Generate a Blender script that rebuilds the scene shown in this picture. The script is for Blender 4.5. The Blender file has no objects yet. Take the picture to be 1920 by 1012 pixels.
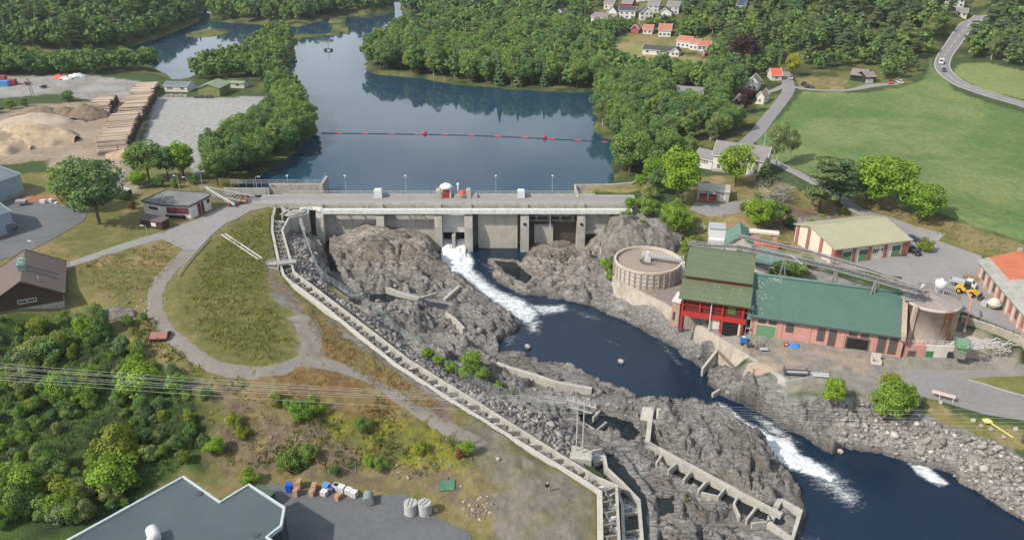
import bpy, math, random
import numpy as np
from mathutils import Vector, Matrix
from mathutils.geometry import delaunay_2d_cdt
random.seed(7); RNG = np.random.default_rng(7)
R = math.radians
scene = bpy.context.scene
COL = scene.collection
# ------------------------------------------------------------ camera
CZ, F, PITCH = 84.0, 1500.0, R(25.2)      # height above the dam road, focal length in photo pixels (1920 wide), downward pitch
cam_d = bpy.data.cameras.new('camera'); cam = bpy.data.objects.new('camera', cam_d); COL.objects.link(cam)
cam.location = (0, 0, CZ); cam.rotation_euler = (R(90) - PITCH, 0, 0)
cam_d.sensor_width = 36; cam_d.lens = 36 * F / 1920; cam_d.clip_start = 1; cam_d.clip_end = 20000
scene.camera = cam
# ------------------------------------------------------------ light
SUN_EL, SUN_AZ = 43.0, -118.0              # azimuth of the sun, clockwise from +Y
wd = bpy.data.worlds.new('World'); scene.world = wd; wd.use_nodes = True
wn = wd.node_tree; bgn = wn.nodes['Background']
sky = wn.nodes.new('ShaderNodeTexSky'); sky.sky_type = 'NISHITA'; sky.sun_disc = False
sky.sun_elevation = R(SUN_EL); sky.sun_rotation = R(SUN_AZ); sky.altitude = 100; sky.dust_density = 2.0; sky.air_density = 1.0
# scattered bright cloud over the blue
_tc = wn.nodes.new('ShaderNodeTexCoord'); _mp = wn.nodes.new('ShaderNodeMapping'); _mp.inputs['Scale'].default_value = (1, 1, 2.6); _cn = wn.nodes.new('ShaderNodeTexNoise')
_cn.inputs['Scale'].default_value = 2.1; _cn.inputs['Detail'].default_value = 6; _cn.inputs['Roughness'].default_value = .55
_cr = wn.nodes.new('ShaderNodeValToRGB'); _cr.color_ramp.elements[0].position = .40; _cr.color_ramp.elements[1].position = .60
_cm = wn.nodes.new('ShaderNodeMix'); _cm.data_type = 'RGBA'; _cm.inputs[7].default_value = (8.2, 8.6, 9.0, 1)
wn.links.new(_tc.outputs['Generated'], _mp.inputs[0]); wn.links.new(_mp.outputs[0], _cn.inputs['Vector']); wn.links.new(_cn.outputs['Fac'], _cr.inputs[0])
_cl = wn.nodes.new('ShaderNodeMath'); _cl.operation = 'MULTIPLY'; _cl.inputs[1].default_value = .75; wn.links.new(_cr.outputs[0], _cl.inputs[0])
wn.links.new(_cl.outputs[0], _cm.inputs[0]); wn.links.new(sky.outputs[0], _cm.inputs[6]); wn.links.new(_cm.outputs[2], bgn.inputs[0]); bgn.inputs[1].default_value = 0.115
sd = bpy.data.lights.new('sun', 'SUN'); sd.energy = 3.8; sd.angle = R(1.5); sd.color = (1, .93, .82)
sun = bpy.data.objects.new('sun', sd); COL.objects.link(sun)
_s = Vector((math.sin(R(SUN_AZ)) * math.cos(R(SUN_EL)), math.cos(R(SUN_AZ)) * math.cos(R(SUN_EL)), math.sin(R(SUN_EL))))
sun.rotation_euler = _s.to_track_quat('Z', 'Y').to_euler(); sun.location = (0, 0, 200)
scene.view_settings.view_transform = 'Standard'; scene.view_settings.look = 'None'
scene.view_settings.exposure = 0.42; scene.view_settings.gamma = 1; scene.view_settings.use_curve_mapping = False
scene.cycles.max_bounces = 5; scene.cycles.diffuse_bounces = 2; scene.cycles.glossy_bounces = 3
scene.cycles.transmission_bounces = 3; scene.cycles.transparent_max_bounces = 6; scene.cycles.volume_bounces = 0
scene.cycles.caustics_reflective = False; scene.cycles.caustics_refractive = False

# ------------------------------------------------------------ projection helpers
CT, ST = math.cos(PITCH), math.sin(PITCH)
def ray(px, py):
    u = 506 - py
    return np.array([px - 960.0, F * CT + u * ST, -F * ST + u * CT])
def P(px, py, z):
    """the world point at height z that the photograph shows at pixel (px, py)"""
    d = ray(px, py); t = (z - CZ) / d[2]
    return Vector((d[0] * t, d[1] * t, z))

# ------------------------------------------------------------ noise
def _h(ix, iy, s):
    n = (ix.astype(np.int64) * 374761393 + iy.astype(np.int64) * 668265263 + s * 974634777) & 0xffffffff
    n = ((n ^ (n >> 13)) * 1274126177) & 0xffffffff
    return ((n ^ (n >> 16)) & 0xffffff) / float(0xffffff)
def vnoise(x, y, s=0):
    x = np.asarray(x, float); y = np.asarray(y, float)
    ix = np.floor(x); iy = np.floor(y); fx = x - ix; fy = y - iy
    fx = fx * fx * (3 - 2 * fx); fy = fy * fy * (3 - 2 * fy)
    a = _h(ix, iy, s); b = _h(ix + 1, iy, s); c = _h(ix, iy + 1, s); d = _h(ix + 1, iy + 1, s)
    return (a + (b - a) * fx) * (1 - fy) + (c + (d - c) * fx) * fy
def fbm(x, y, s=0, o=4, g=.5):
    r = 0; a = 1; t = 0
    for i in range(o):
        r = r + a * vnoise(x, y, s + i); t += a; a *= g; x = x * 2.03 + 17.3; y = y * 2.03 - 9.1
    return r / t
def ridged(x, y, s=0, o=4):
    r = 0; a = 1; t = 0
    for i in range(o):
        r = r + a * (1 - np.abs(2 * vnoise(x, y, s + i) - 1)); t += a; a *= .5; x = x * 2.1 + 7.7; y = y * 2.1 + 3.3
    return r / t
def worley(x, y, s=0):
    ix = np.floor(x); iy = np.floor(y)
    f1 = np.full(np.shape(x), 9.0); f2 = np.full(np.shape(x), 9.0); cid = np.zeros(np.shape(x))
    for dx in (-1, 0, 1):
        for dy in (-1, 0, 1):
            cx = ix + dx; cy = iy + dy
            px = cx + _h(cx, cy, s); py = cy + _h(cx, cy, s + 1); h = _h(cx, cy, s + 2)
            d = np.hypot(px - x, py - y)
            n = d < f1
            f2 = np.where(n, f1, np.minimum(f2, d)); cid = np.where(n, h, cid); f1 = np.where(n, d, f1)
    return f1, f2, cid
def sdist(x, y, poly):
    """signed distance to a polygon, negative inside"""
    x = np.asarray(x, float); y = np.asarray(y, float)
    d = np.full(x.shape, 1e9); ins = np.zeros(x.shape, bool); n = len(poly)
    for i in range(n):
        ax, ay = poly[i][0], poly[i][1]; bx, by = poly[(i + 1) % n][0], poly[(i + 1) % n][1]
        ex, ey = bx - ax, by - ay; L = ex * ex + ey * ey + 1e-12
        t = np.clip(((x - ax) * ex + (y - ay) * ey) / L, 0, 1)
        d = np.minimum(d, np.hypot(x - ax - t * ex, y - ay - t * ey))
        if ay != by:
            c = ((ay > y) != (by > y)) & (x < (bx - ax) * (y - ay) / (by - ay) + ax)
            ins ^= c
    return np.where(ins, -d, d)
def linedist(x, y, pts):
    x = np.asarray(x, float); y = np.asarray(y, float); d = np.full(x.shape, 1e9)
    for a, b in zip(pts[:-1], pts[1:]):
        ex, ey = b[0] - a[0], b[1] - a[1]; L = ex * ex + ey * ey + 1e-12
        t = np.clip(((x - a[0]) * ex + (y - a[1]) * ey) / L, 0, 1)
        d = np.minimum(d, np.hypot(x - a[0] - t * ex, y - a[1] - t * ey))
    return d

# ------------------------------------------------------------ terrain heights
# control points: (photo x, photo y, height); the ground is a triangulation through them
LAKE = -2.0
CP = [
 # far shores, hills, village
 (0,0,22),(150,0,20),(300,5,12),(0,40,14),(150,40,13),(280,40,7),(350,25,1),(60,90,3),(200,85,0),(0,100,1),
 (640,5,3),(700,8,3),(520,20,2),(450,12,4),(600,20,0),(480,40,0),(560,40,0),(500,90,0),(470,110,0),(400,150,0),(520,150,-.5),
 (850,10,5),(780,20,1),(1000,5,8),(900,40,3),(1000,60,1),(1050,30,5),(850,75,1),(760,85,0),(720,100,0),(900,100,1),(1000,110,1.5),(1080,110,1),(1130,120,-.5),(1000,160,-1),
 (1150,30,10),(1250,40,10),(1330,30,14),(1250,5,18),(1100,70,3),(1150,90,1),(1200,110,1),(1320,110,2),(1300,85,4),(1200,70,5),(1400,60,10),(1400,0,24),(1550,0,30),(1700,0,30),(1550,60,14),(1680,70,12),(1620,100,7),
 (1920,0,30),(1850,20,22),(1810,40,18),(1800,70,12),(1900,70,14),(1900,110,7),(1760,100,7),(1765,120,6),(1800,165,5),(1900,195,5),(1920,160,6),
 (1200,180,-1),(1250,200,0),(1180,250,-1),(1350,180,1.5),(1400,210,1.5),(1440,190,2),(1480,150,3.5),(1400,120,5),(1600,150,5),(1640,130,6),(1540,130,4.5),(1420,250,1),(1500,200,3),(1700,200,3.5),(1600,330,2),(1800,400,1.5),(1920,430,1),(1920,300,3),(1350,250,.5),(1200,300,-1),(1160,330,-1.2),
 # left yard
 (0,160,0),(100,200,0),(250,160,0),(400,200,0),(480,190,-.3),(330,300,0),(100,300,0),(0,330,0),(560,250,-1),(400,310,-.5),(450,330,-1),
 (50,430,0),(150,420,.8),(0,500,1),(100,490,1),(250,440,.5),(330,440,0),(420,400,0),(500,378,0),(560,372,-.1),(600,374,-.2),(300,370,.3),(200,370,.5),(380,360,0),
 (60,570,.5),(150,540,.5),(0,600,.3),(160,500,1),(250,500,.3),(330,500,-.5),(285,560,-1.2),(330,620,-2.3),(400,680,-3.4),(480,695,-4),(560,685,-4.3),(600,640,-4.3),(560,590,-4),(525,540,-3.6),
 (400,470,-.6),(450,440,-.4),(450,550,-1.6),(500,620,-3.2),(380,600,-2),(500,480,-2),(240,590,-1.5),(200,560,-.5),
 (100,610,-3),(0,640,-3.5),(200,650,-4),(100,700,-7),(250,720,-6),(320,680,-3.5),(0,800,-9.5),(150,850,-11),(300,800,-9),(370,750,-6),(450,760,-7),(430,850,-11),(520,730,-5.5),(600,770,-7),(600,850,-10.5),(560,885,-12.9),
 (620,710,-5),(700,730,-6),(780,775,-7.3),(860,800,-8.3),(700,800,-8.3),(700,860,-10.5),(680,890,-12.9),(800,850,-9.7),(790,900,-11.5),(760,915,-12.9),(880,860,-9.2),(950,850,-9.4),(1000,930,-10.3),(1080,1000,-11.3),(900,940,-11.6),(850,950,-13),(900,1000,-13),(960,1000,-11.6),
 (540,920,-13),(700,950,-13),(540,1100,-13),(880,1100,-13),(1050,1100,-12),(150,1000,-13),(300,930,-12.8),(420,890,-12.8),(0,1020,-13),(-300,1000,-13),(-300,700,-6),(-300,560,0),(-400,300,2),(-400,100,8),
 # beside the fish ladder (left, right)
 (508,392,-.8),(513,440,-2.2),(525,500,-3.3),(540,528,-4),(640,605,-5.6),(740,678,-7),(850,750,-8.5),(950,812,-9.6),(1050,880,-10.7),(1112,925,-11.4),(1118,1012,-12.2),
 (575,470,-4.8),(590,520,-5.6),(690,610,-7.3),(790,680,-8.8),(890,745,-10.2),(990,805,-11.5),(1060,850,-12.4),(1090,868,-13),
 (598,450,-8.5),(615,530,-8.5),(700,590,-10.3),(780,655,-11.5),(850,705,-12.2),(950,740,-13),(1040,775,-14.3),(1075,810,-15),(1100,850,-15.3),
 # rocks below the dam
 (565,392,-5),(575,420,-6.5),(597,443,-9.5),(625,445,-11),(655,430,-8.6),(682,422,-6.6),(700,420,-5.2),(722,432,-8.2),(745,430,-7.2),(775,446,-9),(792,434,-6.8),(812,455,-9.5),(822,478,-13.6),(875,480,-14.2),(980,482,-14.2),(1000,470,-11.5),(1060,470,-11.5),(1085,480,-13),(1105,475,-11),(1128,448,-6),
 (625,500,-11),(645,470,-10.6),(672,458,-8.2),(684,492,-11.2),(712,468,-7.8),(738,490,-10.4),(765,468,-7.6),(782,500,-10.2),(805,486,-8.6),(818,520,-12.8),(640,545,-12),(690,535,-11.6),(725,528,-9.8),(755,545,-12),(790,528,-10.3),(840,545,-12.5),(870,560,-13.3),
 (690,575,-11.5),(740,620,-13),(800,600,-12.8),(850,590,-12.2),(900,590,-12.5),(950,605,-14),(975,620,-15.5),(800,650,-13.8),(850,650,-13.6),(900,645,-14),(930,660,-15.3),
 (960,680,-13.8),(1050,700,-14.3),(1150,740,-14.8),(1200,760,-13.8),(1240,765,-13.6),(1300,775,-13.6),(1350,830,-14),(1400,860,-14.6),(1440,890,-15.8),(1490,930,-18),(1380,880,-16.3),(1280,810,-15),
 (1000,740,-14.2),(1060,762,-15),(1150,790,-17.2),(1110,790,-17.4),(1140,820,-15.6),(1200,850,-16),(1170,880,-15.8),(1250,880,-16.2),(1300,930,-16.8),(1220,940,-15.8),(1250,1000,-16),(1350,980,-17.2),(1420,990,-18.5),(1480,1030,-19.3),(1300,1100,-17.5),
 (1215,1012,-17),(1205,960,-16.2),(930,500,-12.8),(905,520,-13.6),(960,520,-13),(1000,545,-14.8),(1030,478,-9.8),(1080,495,-10),(1060,530,-12.5),(1110,510,-10.8),(1140,545,-12.5),(1180,585,-15),(1100,565,-15),(1200,600,-15),
 # right bank
 (1152,556,-13.4),(1178,578,-14.2),(1230,609,-14.9),(1262,637,-15.9),(1288,655,-16.3),(1326,681,-15.9),(1345,687,-15.2),(1375,694,-13.8),(1400,730,-12),(1440,755,-12.8),(1500,790,-14.5),(1560,820,-16.4),(1620,835,-17.4),(1480,765,-12.2),(1560,770,-12.7),(1640,790,-14),
 (1500,735,-10.2),(1600,742,-10.6),(1720,752,-11),(1800,772,-11),(1920,800,-11),(1750,800,-13),(1850,850,-14.2),(1920,900,-15.3),(1880,940,-18),(1720,850,-17),(1800,890,-17.5),(2050,1000,-18.5),(2200,850,-11),
 (1136,470,-8.6),(1148,510,-9),(1200,545,-9),(1240,570,-9),(1290,600,-9),(1330,632,-9),(1400,670,-9),(1450,700,-9),(1500,710,-9.3),(1560,715,-9.6),
 (1400,640,-9),(1600,675,-9.2),(1700,690,-9.8),(1900,705,-10.3),(2050,720,-10.3),(1280,520,-9),(1200,500,-9),
 (1150,475,-7.5),(1210,452,-6.5),(1290,462,-7),(1140,430,-3.5),(1175,410,-2.2),(1230,420,-3),(1300,430,-4.5),(1180,385,-.2),(1140,385,-.5),(1100,365,0),(1085,352,0),(1120,350,0),(1150,352,0),(1200,350,0),(1110,345,-.2),
 (1260,380,-.3),(1300,395,-.6),(1350,400,-.8),(1350,430,-4),(1400,470,-5),(1400,376,.2),(1320,330,.6),(1430,320,1),(1500,345,1.2),(1550,380,.8),(1600,385,.2),(1500,400,-.6),(1540,400,-.8),(1500,430,-3.6),(1460,450,-4),(1440,520,-4),(1500,500,-3.6),(1700,560,-3.3),(1640,410,-1.5),
 (1700,430,-2.2),(1760,455,-2.8),(1850,480,-2.4),(1920,480,-1.5),(1800,500,-3),(1700,500,-3),(1810,592,-3.3),(1925,632,-3.3),(2100,640,-3),(2100,500,-1.5),(2300,300,3),(1815,652,-8.2),(1920,680,-8.6),
]
cpw = [tuple(P(*c)) for c in CP]
cpw += [(x, y, z) for x, y, z in [(-3500,-400,0),(3500,-400,-8),(-4500,4800,60),(4500,4800,70),(0,4800,60),(-900,1000,30),(900,1000,30),(0,1100,12),(-300,1000,15),(350,950,25),
   (-1500,400,15),(1500,400,12),(-200,20,-13),(0,40,-13),(90,50,-20),(200,40,-12),(60,0,-20),(-400,100,0),(400,150,-5)]]
_ys = [-400, -200, -60, 0, 40, 60, 70] + list(np.arange(76, 236, .38))
_st = .4
while _ys[-1] < 4700: _st *= 1.022; _ys.append(_ys[-1] + _st)
# the foot of the dam, straight down behind the rocks
for px, z in ((568,-7.5),(597,-10.5),(640,-9),(655,-8.3),(700,-7),(760,-7.3),(800,-9.5),(812,-12),(826,-15),(875,-15.3),(930,-15.5),(975,-15),(1000,-13),(1035,-12.2),(1070,-12.5),(1092,-13.5),(1105,-11),(1130,-8),(1160,-6),(1188,-2.5)):
    x = (px - 960) * .1605
    cpw += [(x, 227.0, z), (x, 223.0, z)]
    cpw += [(x * 1.02, 231.0, -.6)]
GY = np.array(_ys)
NU = 840
_u = np.linspace(-1, 1, NU); _o = np.array([1.06, 1.2, 1.5, 2.2, 4, 9])
GU = np.concatenate([-_o[::-1], _u, _o])
GW = .72 * (.905 * np.maximum(GY, 60) + 38) + 14
TX = GU[None, :] * GW[:, None]; TY = np.repeat(GY[:, None], len(GU), 1)
NR, NC = TX.shape
H = np.full(TX.shape, np.nan)
_v, _e, _f, *_ = delaunay_2d_cdt([Vector(c[:2]) for c in cpw], [], [], 0, 1e-4)
_zs = []
_cx = np.array([c[:2] for c in cpw])
for v in _v:
    _zs.append(cpw[int(np.argmin((_cx[:, 0] - v.x) ** 2 + (_cx[:, 1] - v.y) ** 2))][2])
for f in _f:
    a, b, c = (_v[i] for i in f); za, zb, zc = (_zs[i] for i in f)
    y0, y1 = min(a.y, b.y, c.y), max(a.y, b.y, c.y)
    r0, r1 = np.searchsorted(GY, y0), np.searchsorted(GY, y1, 'right')
    if r1 <= r0: continue
    wmin = GW[r0:r1].min(); wmax = GW[r0:r1].max(); x0, x1 = min(a.x, b.x, c.x), max(a.x, b.x, c.x)
    c0 = np.searchsorted(GU, min(x0 / wmin, x0 / wmax)) - 1; c1 = np.searchsorted(GU, max(x1 / wmin, x1 / wmax)) + 1
    c0 = max(c0, 0)
    X = TX[r0:r1, c0:c1]; Y = TY[r0:r1, c0:c1]
    den = (b.y - c.y) * (a.x - c.x) + (c.x - b.x) * (a.y - c.y)
    if abs(den) < 1e-9: continue
    w1 = ((b.y - c.y) * (X - c.x) + (c.x - b.x) * (Y - c.y)) / den
    w2 = ((c.y - a.y) * (X - c.x) + (a.x - c.x) * (Y - c.y)) / den
    w3 = 1 - w1 - w2
    m = (w1 >= -1e-6) & (w2 >= -1e-6) & (w3 >= -1e-6)
    H[r0:r1, c0:c1][m] = (w1 * za + w2 * zb + w3 * zc)[m]
H[np.isnan(H)] = 10
def blur(A, n):
    for _ in range(n):
        B = A.copy()
        B[1:-1] = (A[:-2] + 2 * A[1:-1] + A[2:]) / 4; A = B.copy()
        A[:, 1:-1] = (B[:, :-2] + 2 * B[:, 1:-1] + B[:, 2:]) / 4
    return A
H = blur(H, 5)
# gentle undulation far away
_far = np.clip((TY - 420) / 300, 0, 1)
H += _far * (fbm(TX / 140, TY / 140, 5) - .4) * 22
def hgt(x, y):
    """height of the ground at a world position (scalar)"""
    r = min(max(int(np.searchsorted(GY, y)) - 1, 0), NR - 2); fy = min(max((y - GY[r]) / (GY[r + 1] - GY[r]), 0), 1)
    out = []
    for q in (r, r + 1):
        u = x / GW[q]; c = min(max(int(np.searchsorted(GU, u)) - 1, 0), NC - 2); fx = min(max((u - GU[c]) / (GU[c + 1] - GU[c]), 0), 1)
        out.append(H[q, c] * (1 - fx) + H[q, c + 1] * fx)
    return float(out[0] * (1 - fy) + out[1] * fy)
def G(px, py, dz=0.0):
    """the ground point that the photograph shows at pixel (px, py)"""
    d = ray(px, py); t = (45 - CZ) / d[2]; t1 = (-24 - CZ) / d[2]; n = 160; st = (t1 - t) / n
    for i in range(n):
        t2 = t + st; z = CZ + d[2] * t2
        if hgt(d[0] * t2, d[1] * t2) >= z:
            for _ in range(12):
                tm = (t + t2) / 2
                if hgt(d[0] * tm, d[1] * tm) >= CZ + d[2] * tm: t2 = tm
                else: t = tm
            break
        t = t2
    return Vector((d[0] * t2, d[1] * t2, CZ + d[2] * t2 + dz))
def GP(pts): return [tuple(G(*p)) for p in pts]

# ------------------------------------------------------------ water bodies
lake_a = [P(x, y, LAKE) for x, y in [(440,380),(1074,380),(1074,346),(1148,342),(1150,300),(1152,272),(1118,245),(1112,172),(1072,174),(950,167),(860,160),(790,147),(700,140),(685,130),(688,112),(730,76),(800,50),(800,32),(753,28),(750,-2),(735,2),(740,26),(610,34),(612,58),(556,74),(550,105),(528,135),(570,190),(592,225),(596,250),(556,288),(500,325),(440,350)]]
lake_b = [P(x, y, LAKE) for x, y in [(150,118),(240,90),(330,60),(372,40),(381,20),(394,20),(397,40),(480,46),(560,50),(615,36),(618,62),(545,66),(480,84),(420,118),(380,130),(350,148),(325,150),(280,120)]]
pond = [P(x, y, 0) for x, y in [(968,38),(1000,28),(1022,36),(1012,46),(972,46)]]
for poly, lv in ((lake_a, LAKE), (lake_b, LAKE), (pond, 0.0)):
    pp = [(p.x, p.y) for p in poly]
    d = sdist(TX, TY, pp) + (fbm(TX / 9, TY / 9, 3) - .5) * 5 * np.clip((TY - 240) / 20, 0, 1)
    lo = lv - np.clip(-d * .35, 0, 3) - .05
    hi = lv + .15 + np.clip(d * .22, 0, 60)
    H = np.where(d < 0, np.minimum(H, lo), np.where((d < 14) & (TY > 232), np.minimum(np.maximum(H, lv + .15 + d * .05), hi), H))
# islet
_isl = P(390, 62, LAKE); _d = np.hypot((TX - _isl.x) / 14, (TY - _isl.y) / 22)
H = np.where(_d < 1, np.maximum(H, LAKE + 1.8 * (1 - _d)), H)

# river: water surface heights through control points, same way
RW = [(820,470,-13.6),(880,478,-13.8),(985,480,-13.9),(800,500,-13.7),(905,520,-14.2),(850,530,-14),(950,560,-15),(990,600,-15.9),(1060,570,-16),(930,650,-16),(1120,575,-16),(1250,640,-16),(1000,660,-16),(1150,730,-16),(1320,690,-16),(1290,762,-16),(1340,740,-16),(1320,768,-16.1),(1355,752,-16.2),
 (1380,800,-17.2),(1420,785,-17),(1430,840,-17.9),(1480,815,-18),(1490,890,-18.7),(1560,850,-18.5),(1530,930,-19.1),(1620,860,-19.1),(1480,1000,-19.1),(1700,900,-19.1),(1920,980,-19.1),(1500,1200,-19.1),(2300,1200,-19.1),(2000,900,-19.1),(1250,600,-16),(1400,700,-16),(1000,500,-14),(1300,850,-18.2),(1350,1000,-19.1),(940,440,-13.8),(780,440,-13.6)]
rwv = [P(*c) for c in RW]
river_px = [(823,464),(880,464),(905,464),(984,464),(988,492),(940,505),(915,510),(940,535),(985,555),(1030,556),(1060,560),(1110,575),(1150,592),(1200,615),(1240,640),(1270,660),(1290,672),(1320,690),(1330,720),(1350,738),(1402,762),(1446,783),(1482,806),(1530,834),(1560,850),(1580,835),(1640,847),(1700,866),(1780,885),(1800,905),(1840,925),(1880,952),(1925,980),(2150,1080),(2150,1300),(1480,1300),(1492,1012),(1515,960),(1500,930),(1470,890),(1440,862),(1410,838),(1370,802),(1318,768),(1290,764),(1215,752),(1190,742),(1150,728),(1110,707),(1060,688),(1000,673),(940,660),(935,640),(965,622),(985,608),(945,592),(905,560),(880,535),(840,520),(822,510)]
def rw_at(x, y):
    x = np.asarray(x, float); num = 0; den = 0
    for v in rwv:
        w = 1 / ((x - v.x) ** 2 + (y - v.y) ** 2 + .6) ** 2; num = num + w * v.z; den = den + w
    return num / den
def RWP(px, py):
    z = -16.0
    for _ in range(6):
        p = P(px, py, z); z = float(rw_at(p.x, p.y))
    return P(px, py, z)
river_w = [RWP(x, y) for x, y in river_px]
_rr = (GY > 20) & (GY < 232); _rs = np.where(_rr)[0]; r0, r1 = _rs[0], _rs[-1] + 1
SX, SY = TX[r0:r1], TY[r0:r1]
RIV_D = sdist(SX, SY, [(p.x, p.y) for p in river_w])
RIV_D = RIV_D + (fbm(SX / 4, SY / 4, 11) - .5) * 2.4
WZ = rw_at(SX, SY)
# small dark pools among the rocks and the fish-pass channels (px polygon, water level)
pools = [([(1080,778),(1128,772),(1180,790),(1205,812),(1180,832),(1140,815),(1100,812)], -17.3),
         ([(606,432),(632,430),(630,446),(618,462),(622,482),(634,505),(645,528),(672,548),(660,552),(634,530),(616,500),(606,470),(602,450)], -11.4),
         ([(1215,828),(1262,850),(1330,885),(1400,925),(1460,950),(1470,985),(1400,962),(1330,930),(1270,895),(1225,865)], -18.0),
         ([(1092,855),(1150,850),(1165,870),(1210,930),(1212,1020),(1150,1020),(1148,930),(1110,890)], -16.2),
         ([(690,552),(745,548),(790,562),(842,572),(840,580),(780,574),(720,566),(695,566)], -12.6),
         ([(925,488),(965,492),(998,520),(985,530),(950,512)], -13.3),
         ([(1232,935),(1262,930),(1262,960),(1240,965)], -17.0)]
pool_w = []
for pl, lv in pools:
    w = [P(x, y, lv) for x, y in pl]; pool_w.append((w, lv))
# rock relief below the dam
rock_px = [(560,395),(1130,400),(1138,515),(1163,546),(1200,562),(1250,585),(1290,612),(1330,640),(1360,660),(1400,686),(1468,730),(1480,747),(1540,742),(1620,746),(1700,762),(1770,795),(1850,812),(1925,860),(2100,930),(2000,1200),(1250,1200),(1215,1012),(1205,930),(1100,845),(1040,790),(940,745),(850,708),(780,660),(700,595),(600,515),(580,450)]
rock_w = [tuple(G(x, y)) for x, y in rock_px]
RD = sdist(SX, SY, rock_w)
rm = np.clip(-RD / 2.5, 0, 1)
deep = np.clip((SY - 212) / 4, 0, 1)
rm2 = rm * (1 - .8 * deep)
ang = R(-32); ux = SX * math.cos(ang) + SY * math.sin(ang); uy = -SX * math.sin(ang) + SY * math.cos(ang)
wx = ux + 3 * (fbm(SX / 6, SY / 6, 21) - .5) * 2; wy = uy + 3 * (fbm(SX / 6, SY / 6, 31) - .5) * 2
def facets(x, y, s):
    """tilted blocks: for each point the nearest cell's own plane, and the distance to the crack between cells"""
    ix = np.floor(x); iy = np.floor(y); f1 = np.full(x.shape, 9.0); f2 = f1.copy(); h = np.zeros(x.shape)
    for dx in (-1, 0, 1):
        for dy in (-1, 0, 1):
            cx = ix + dx; cy = iy + dy; ox = x - cx - _h(cx, cy, s); oy = y - cy - _h(cx, cy, s + 1); d = np.hypot(ox, oy)
            pl = _h(cx, cy, s + 2) - .5 + ox * (_h(cx, cy, s + 3) - .5) * 1.6 + oy * (_h(cx, cy, s + 4) - .3) * 1.9
            n = d < f1; f2 = np.where(n, f1, np.minimum(f2, d)); h = np.where(n, pl, h); f1 = np.where(n, d, f1)
    return h, f2 - f1
ha, ca_ = facets(wx / 9.5, wy / 5.0, 41); hb_, cb_ = facets(wx / 3.6 + 9, wy / 2.0, 51); hc_, cc_ = facets(wx / 1.7 + 3, wy / 1.1, 61)
hd_, cd_ = facets(wx / .95 + 5, wy / .6, 91)
relief = ha * 3.4 - 2.1 * np.exp(-ca_ * 22) + hb_ * 1.5 - 1.1 * np.exp(-cb_ * 16) + hc_ * .75 - .45 * np.exp(-cc_ * 12) + hd_ * .3 + (fbm(wx / 12, wy / 7, 71, 3) - .5) * 4.6 + (ridged(wx / 7, wy / 1.1, 131, 3) - .6) * 1.5
CRK = np.clip(np.exp(-ca_ * 14) * .9 + np.exp(-cb_ * 10) * .7 + np.exp(-cc_ * 8) * .3, 0, 1)
# right-hand bank is loose stone rather than bedrock: lower relief
loose = np.clip((SX - (40 + (190 - SY) * .15)) / 20, 0, 1) * np.clip(-sdist(SX, SY, [tuple(G(x, y)) for x, y in [(1560,745),(1700,760),(1770,790),(1850,810),(1925,855),(2100,930),(2100,1100),(1900,1000),(1750,900),(1640,850),(1560,800)]]) / 3, 0, 1)
relief = relief * (1 - .75 * loose)
shore = np.clip((RIV_D + 2) / 5, .25, 1) * np.clip((linedist(SX, SY, [tuple(P(*q))[:2] for q in [(1133,523,-12.8),(1152,555,-13.8),(1178,577,-14.6),(1230,608,-14.8),(1262,636,-15.3),(1326,680,-15.2)]]) + .5) / 5, .2, 1)
_t = H[r0:r1] + relief * rm2 * shore * .85
_w = _t + (wy * .22 + .9 * fbm(wx / 6, wy / 6, 141, 3)) ; _q = 1.25 * (1 - .4 * vnoise(wx / 14, wy / 14, 151)); _fl = np.floor(_w / _q); _fr = _w / _q - _fl
_st = (_fl + np.clip((_fr - .62) / .3, 0, 1) + .22 * _fr) * _q / 1.22 * 1.0
Hn = _t + (np.clip(_st - _w, -.7, .7)) * .75 * rm2 * shore * (1 - loose)
# carve river
Hn = np.where(RIV_D < 0, np.minimum(Hn, WZ - .25 + np.clip(RIV_D * .5, -3, 0) + relief * .12), np.maximum(Hn, WZ + .05 + np.clip(RIV_D, 0, 2) * .35))
for w, lv in pool_w:
    d = sdist(SX, SY, [(p.x, p.y) for p in w]) + (fbm(SX / 1.5, SY / 1.5, 15) - .5) * 1.5
    Hn = np.where(d < 0, np.minimum(Hn, lv - .3 + np.clip(d * .8, -1.2, 0)), np.where(d < 2.0, np.maximum(Hn, lv + .1), Hn))
H[r0:r1] = Hn
LW = [(511,404,-1.1),(510,431,-1.6),(521,484,-2.7),(532,516,-3.4),(550,532,-3.8),(606,574,-4.9),(741,683,-6.9),(857,757,-8.5),(1000,845,-10.1),(1100,905,-11.0),(1124,921,-11.3),(1127,1075,-12.3)]
RWL = [(541,408,-1.1),(529,431,-1.6),(544,484,-2.7),(551,509,-3.3),(575,527,-3.8),(636,574,-4.9),(768,675,-6.9),(901,757,-8.5),(1040,845,-10.1),(1118,893,-11.0),(1156,909,-11.3),(1164,1075,-12.3)]
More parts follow.
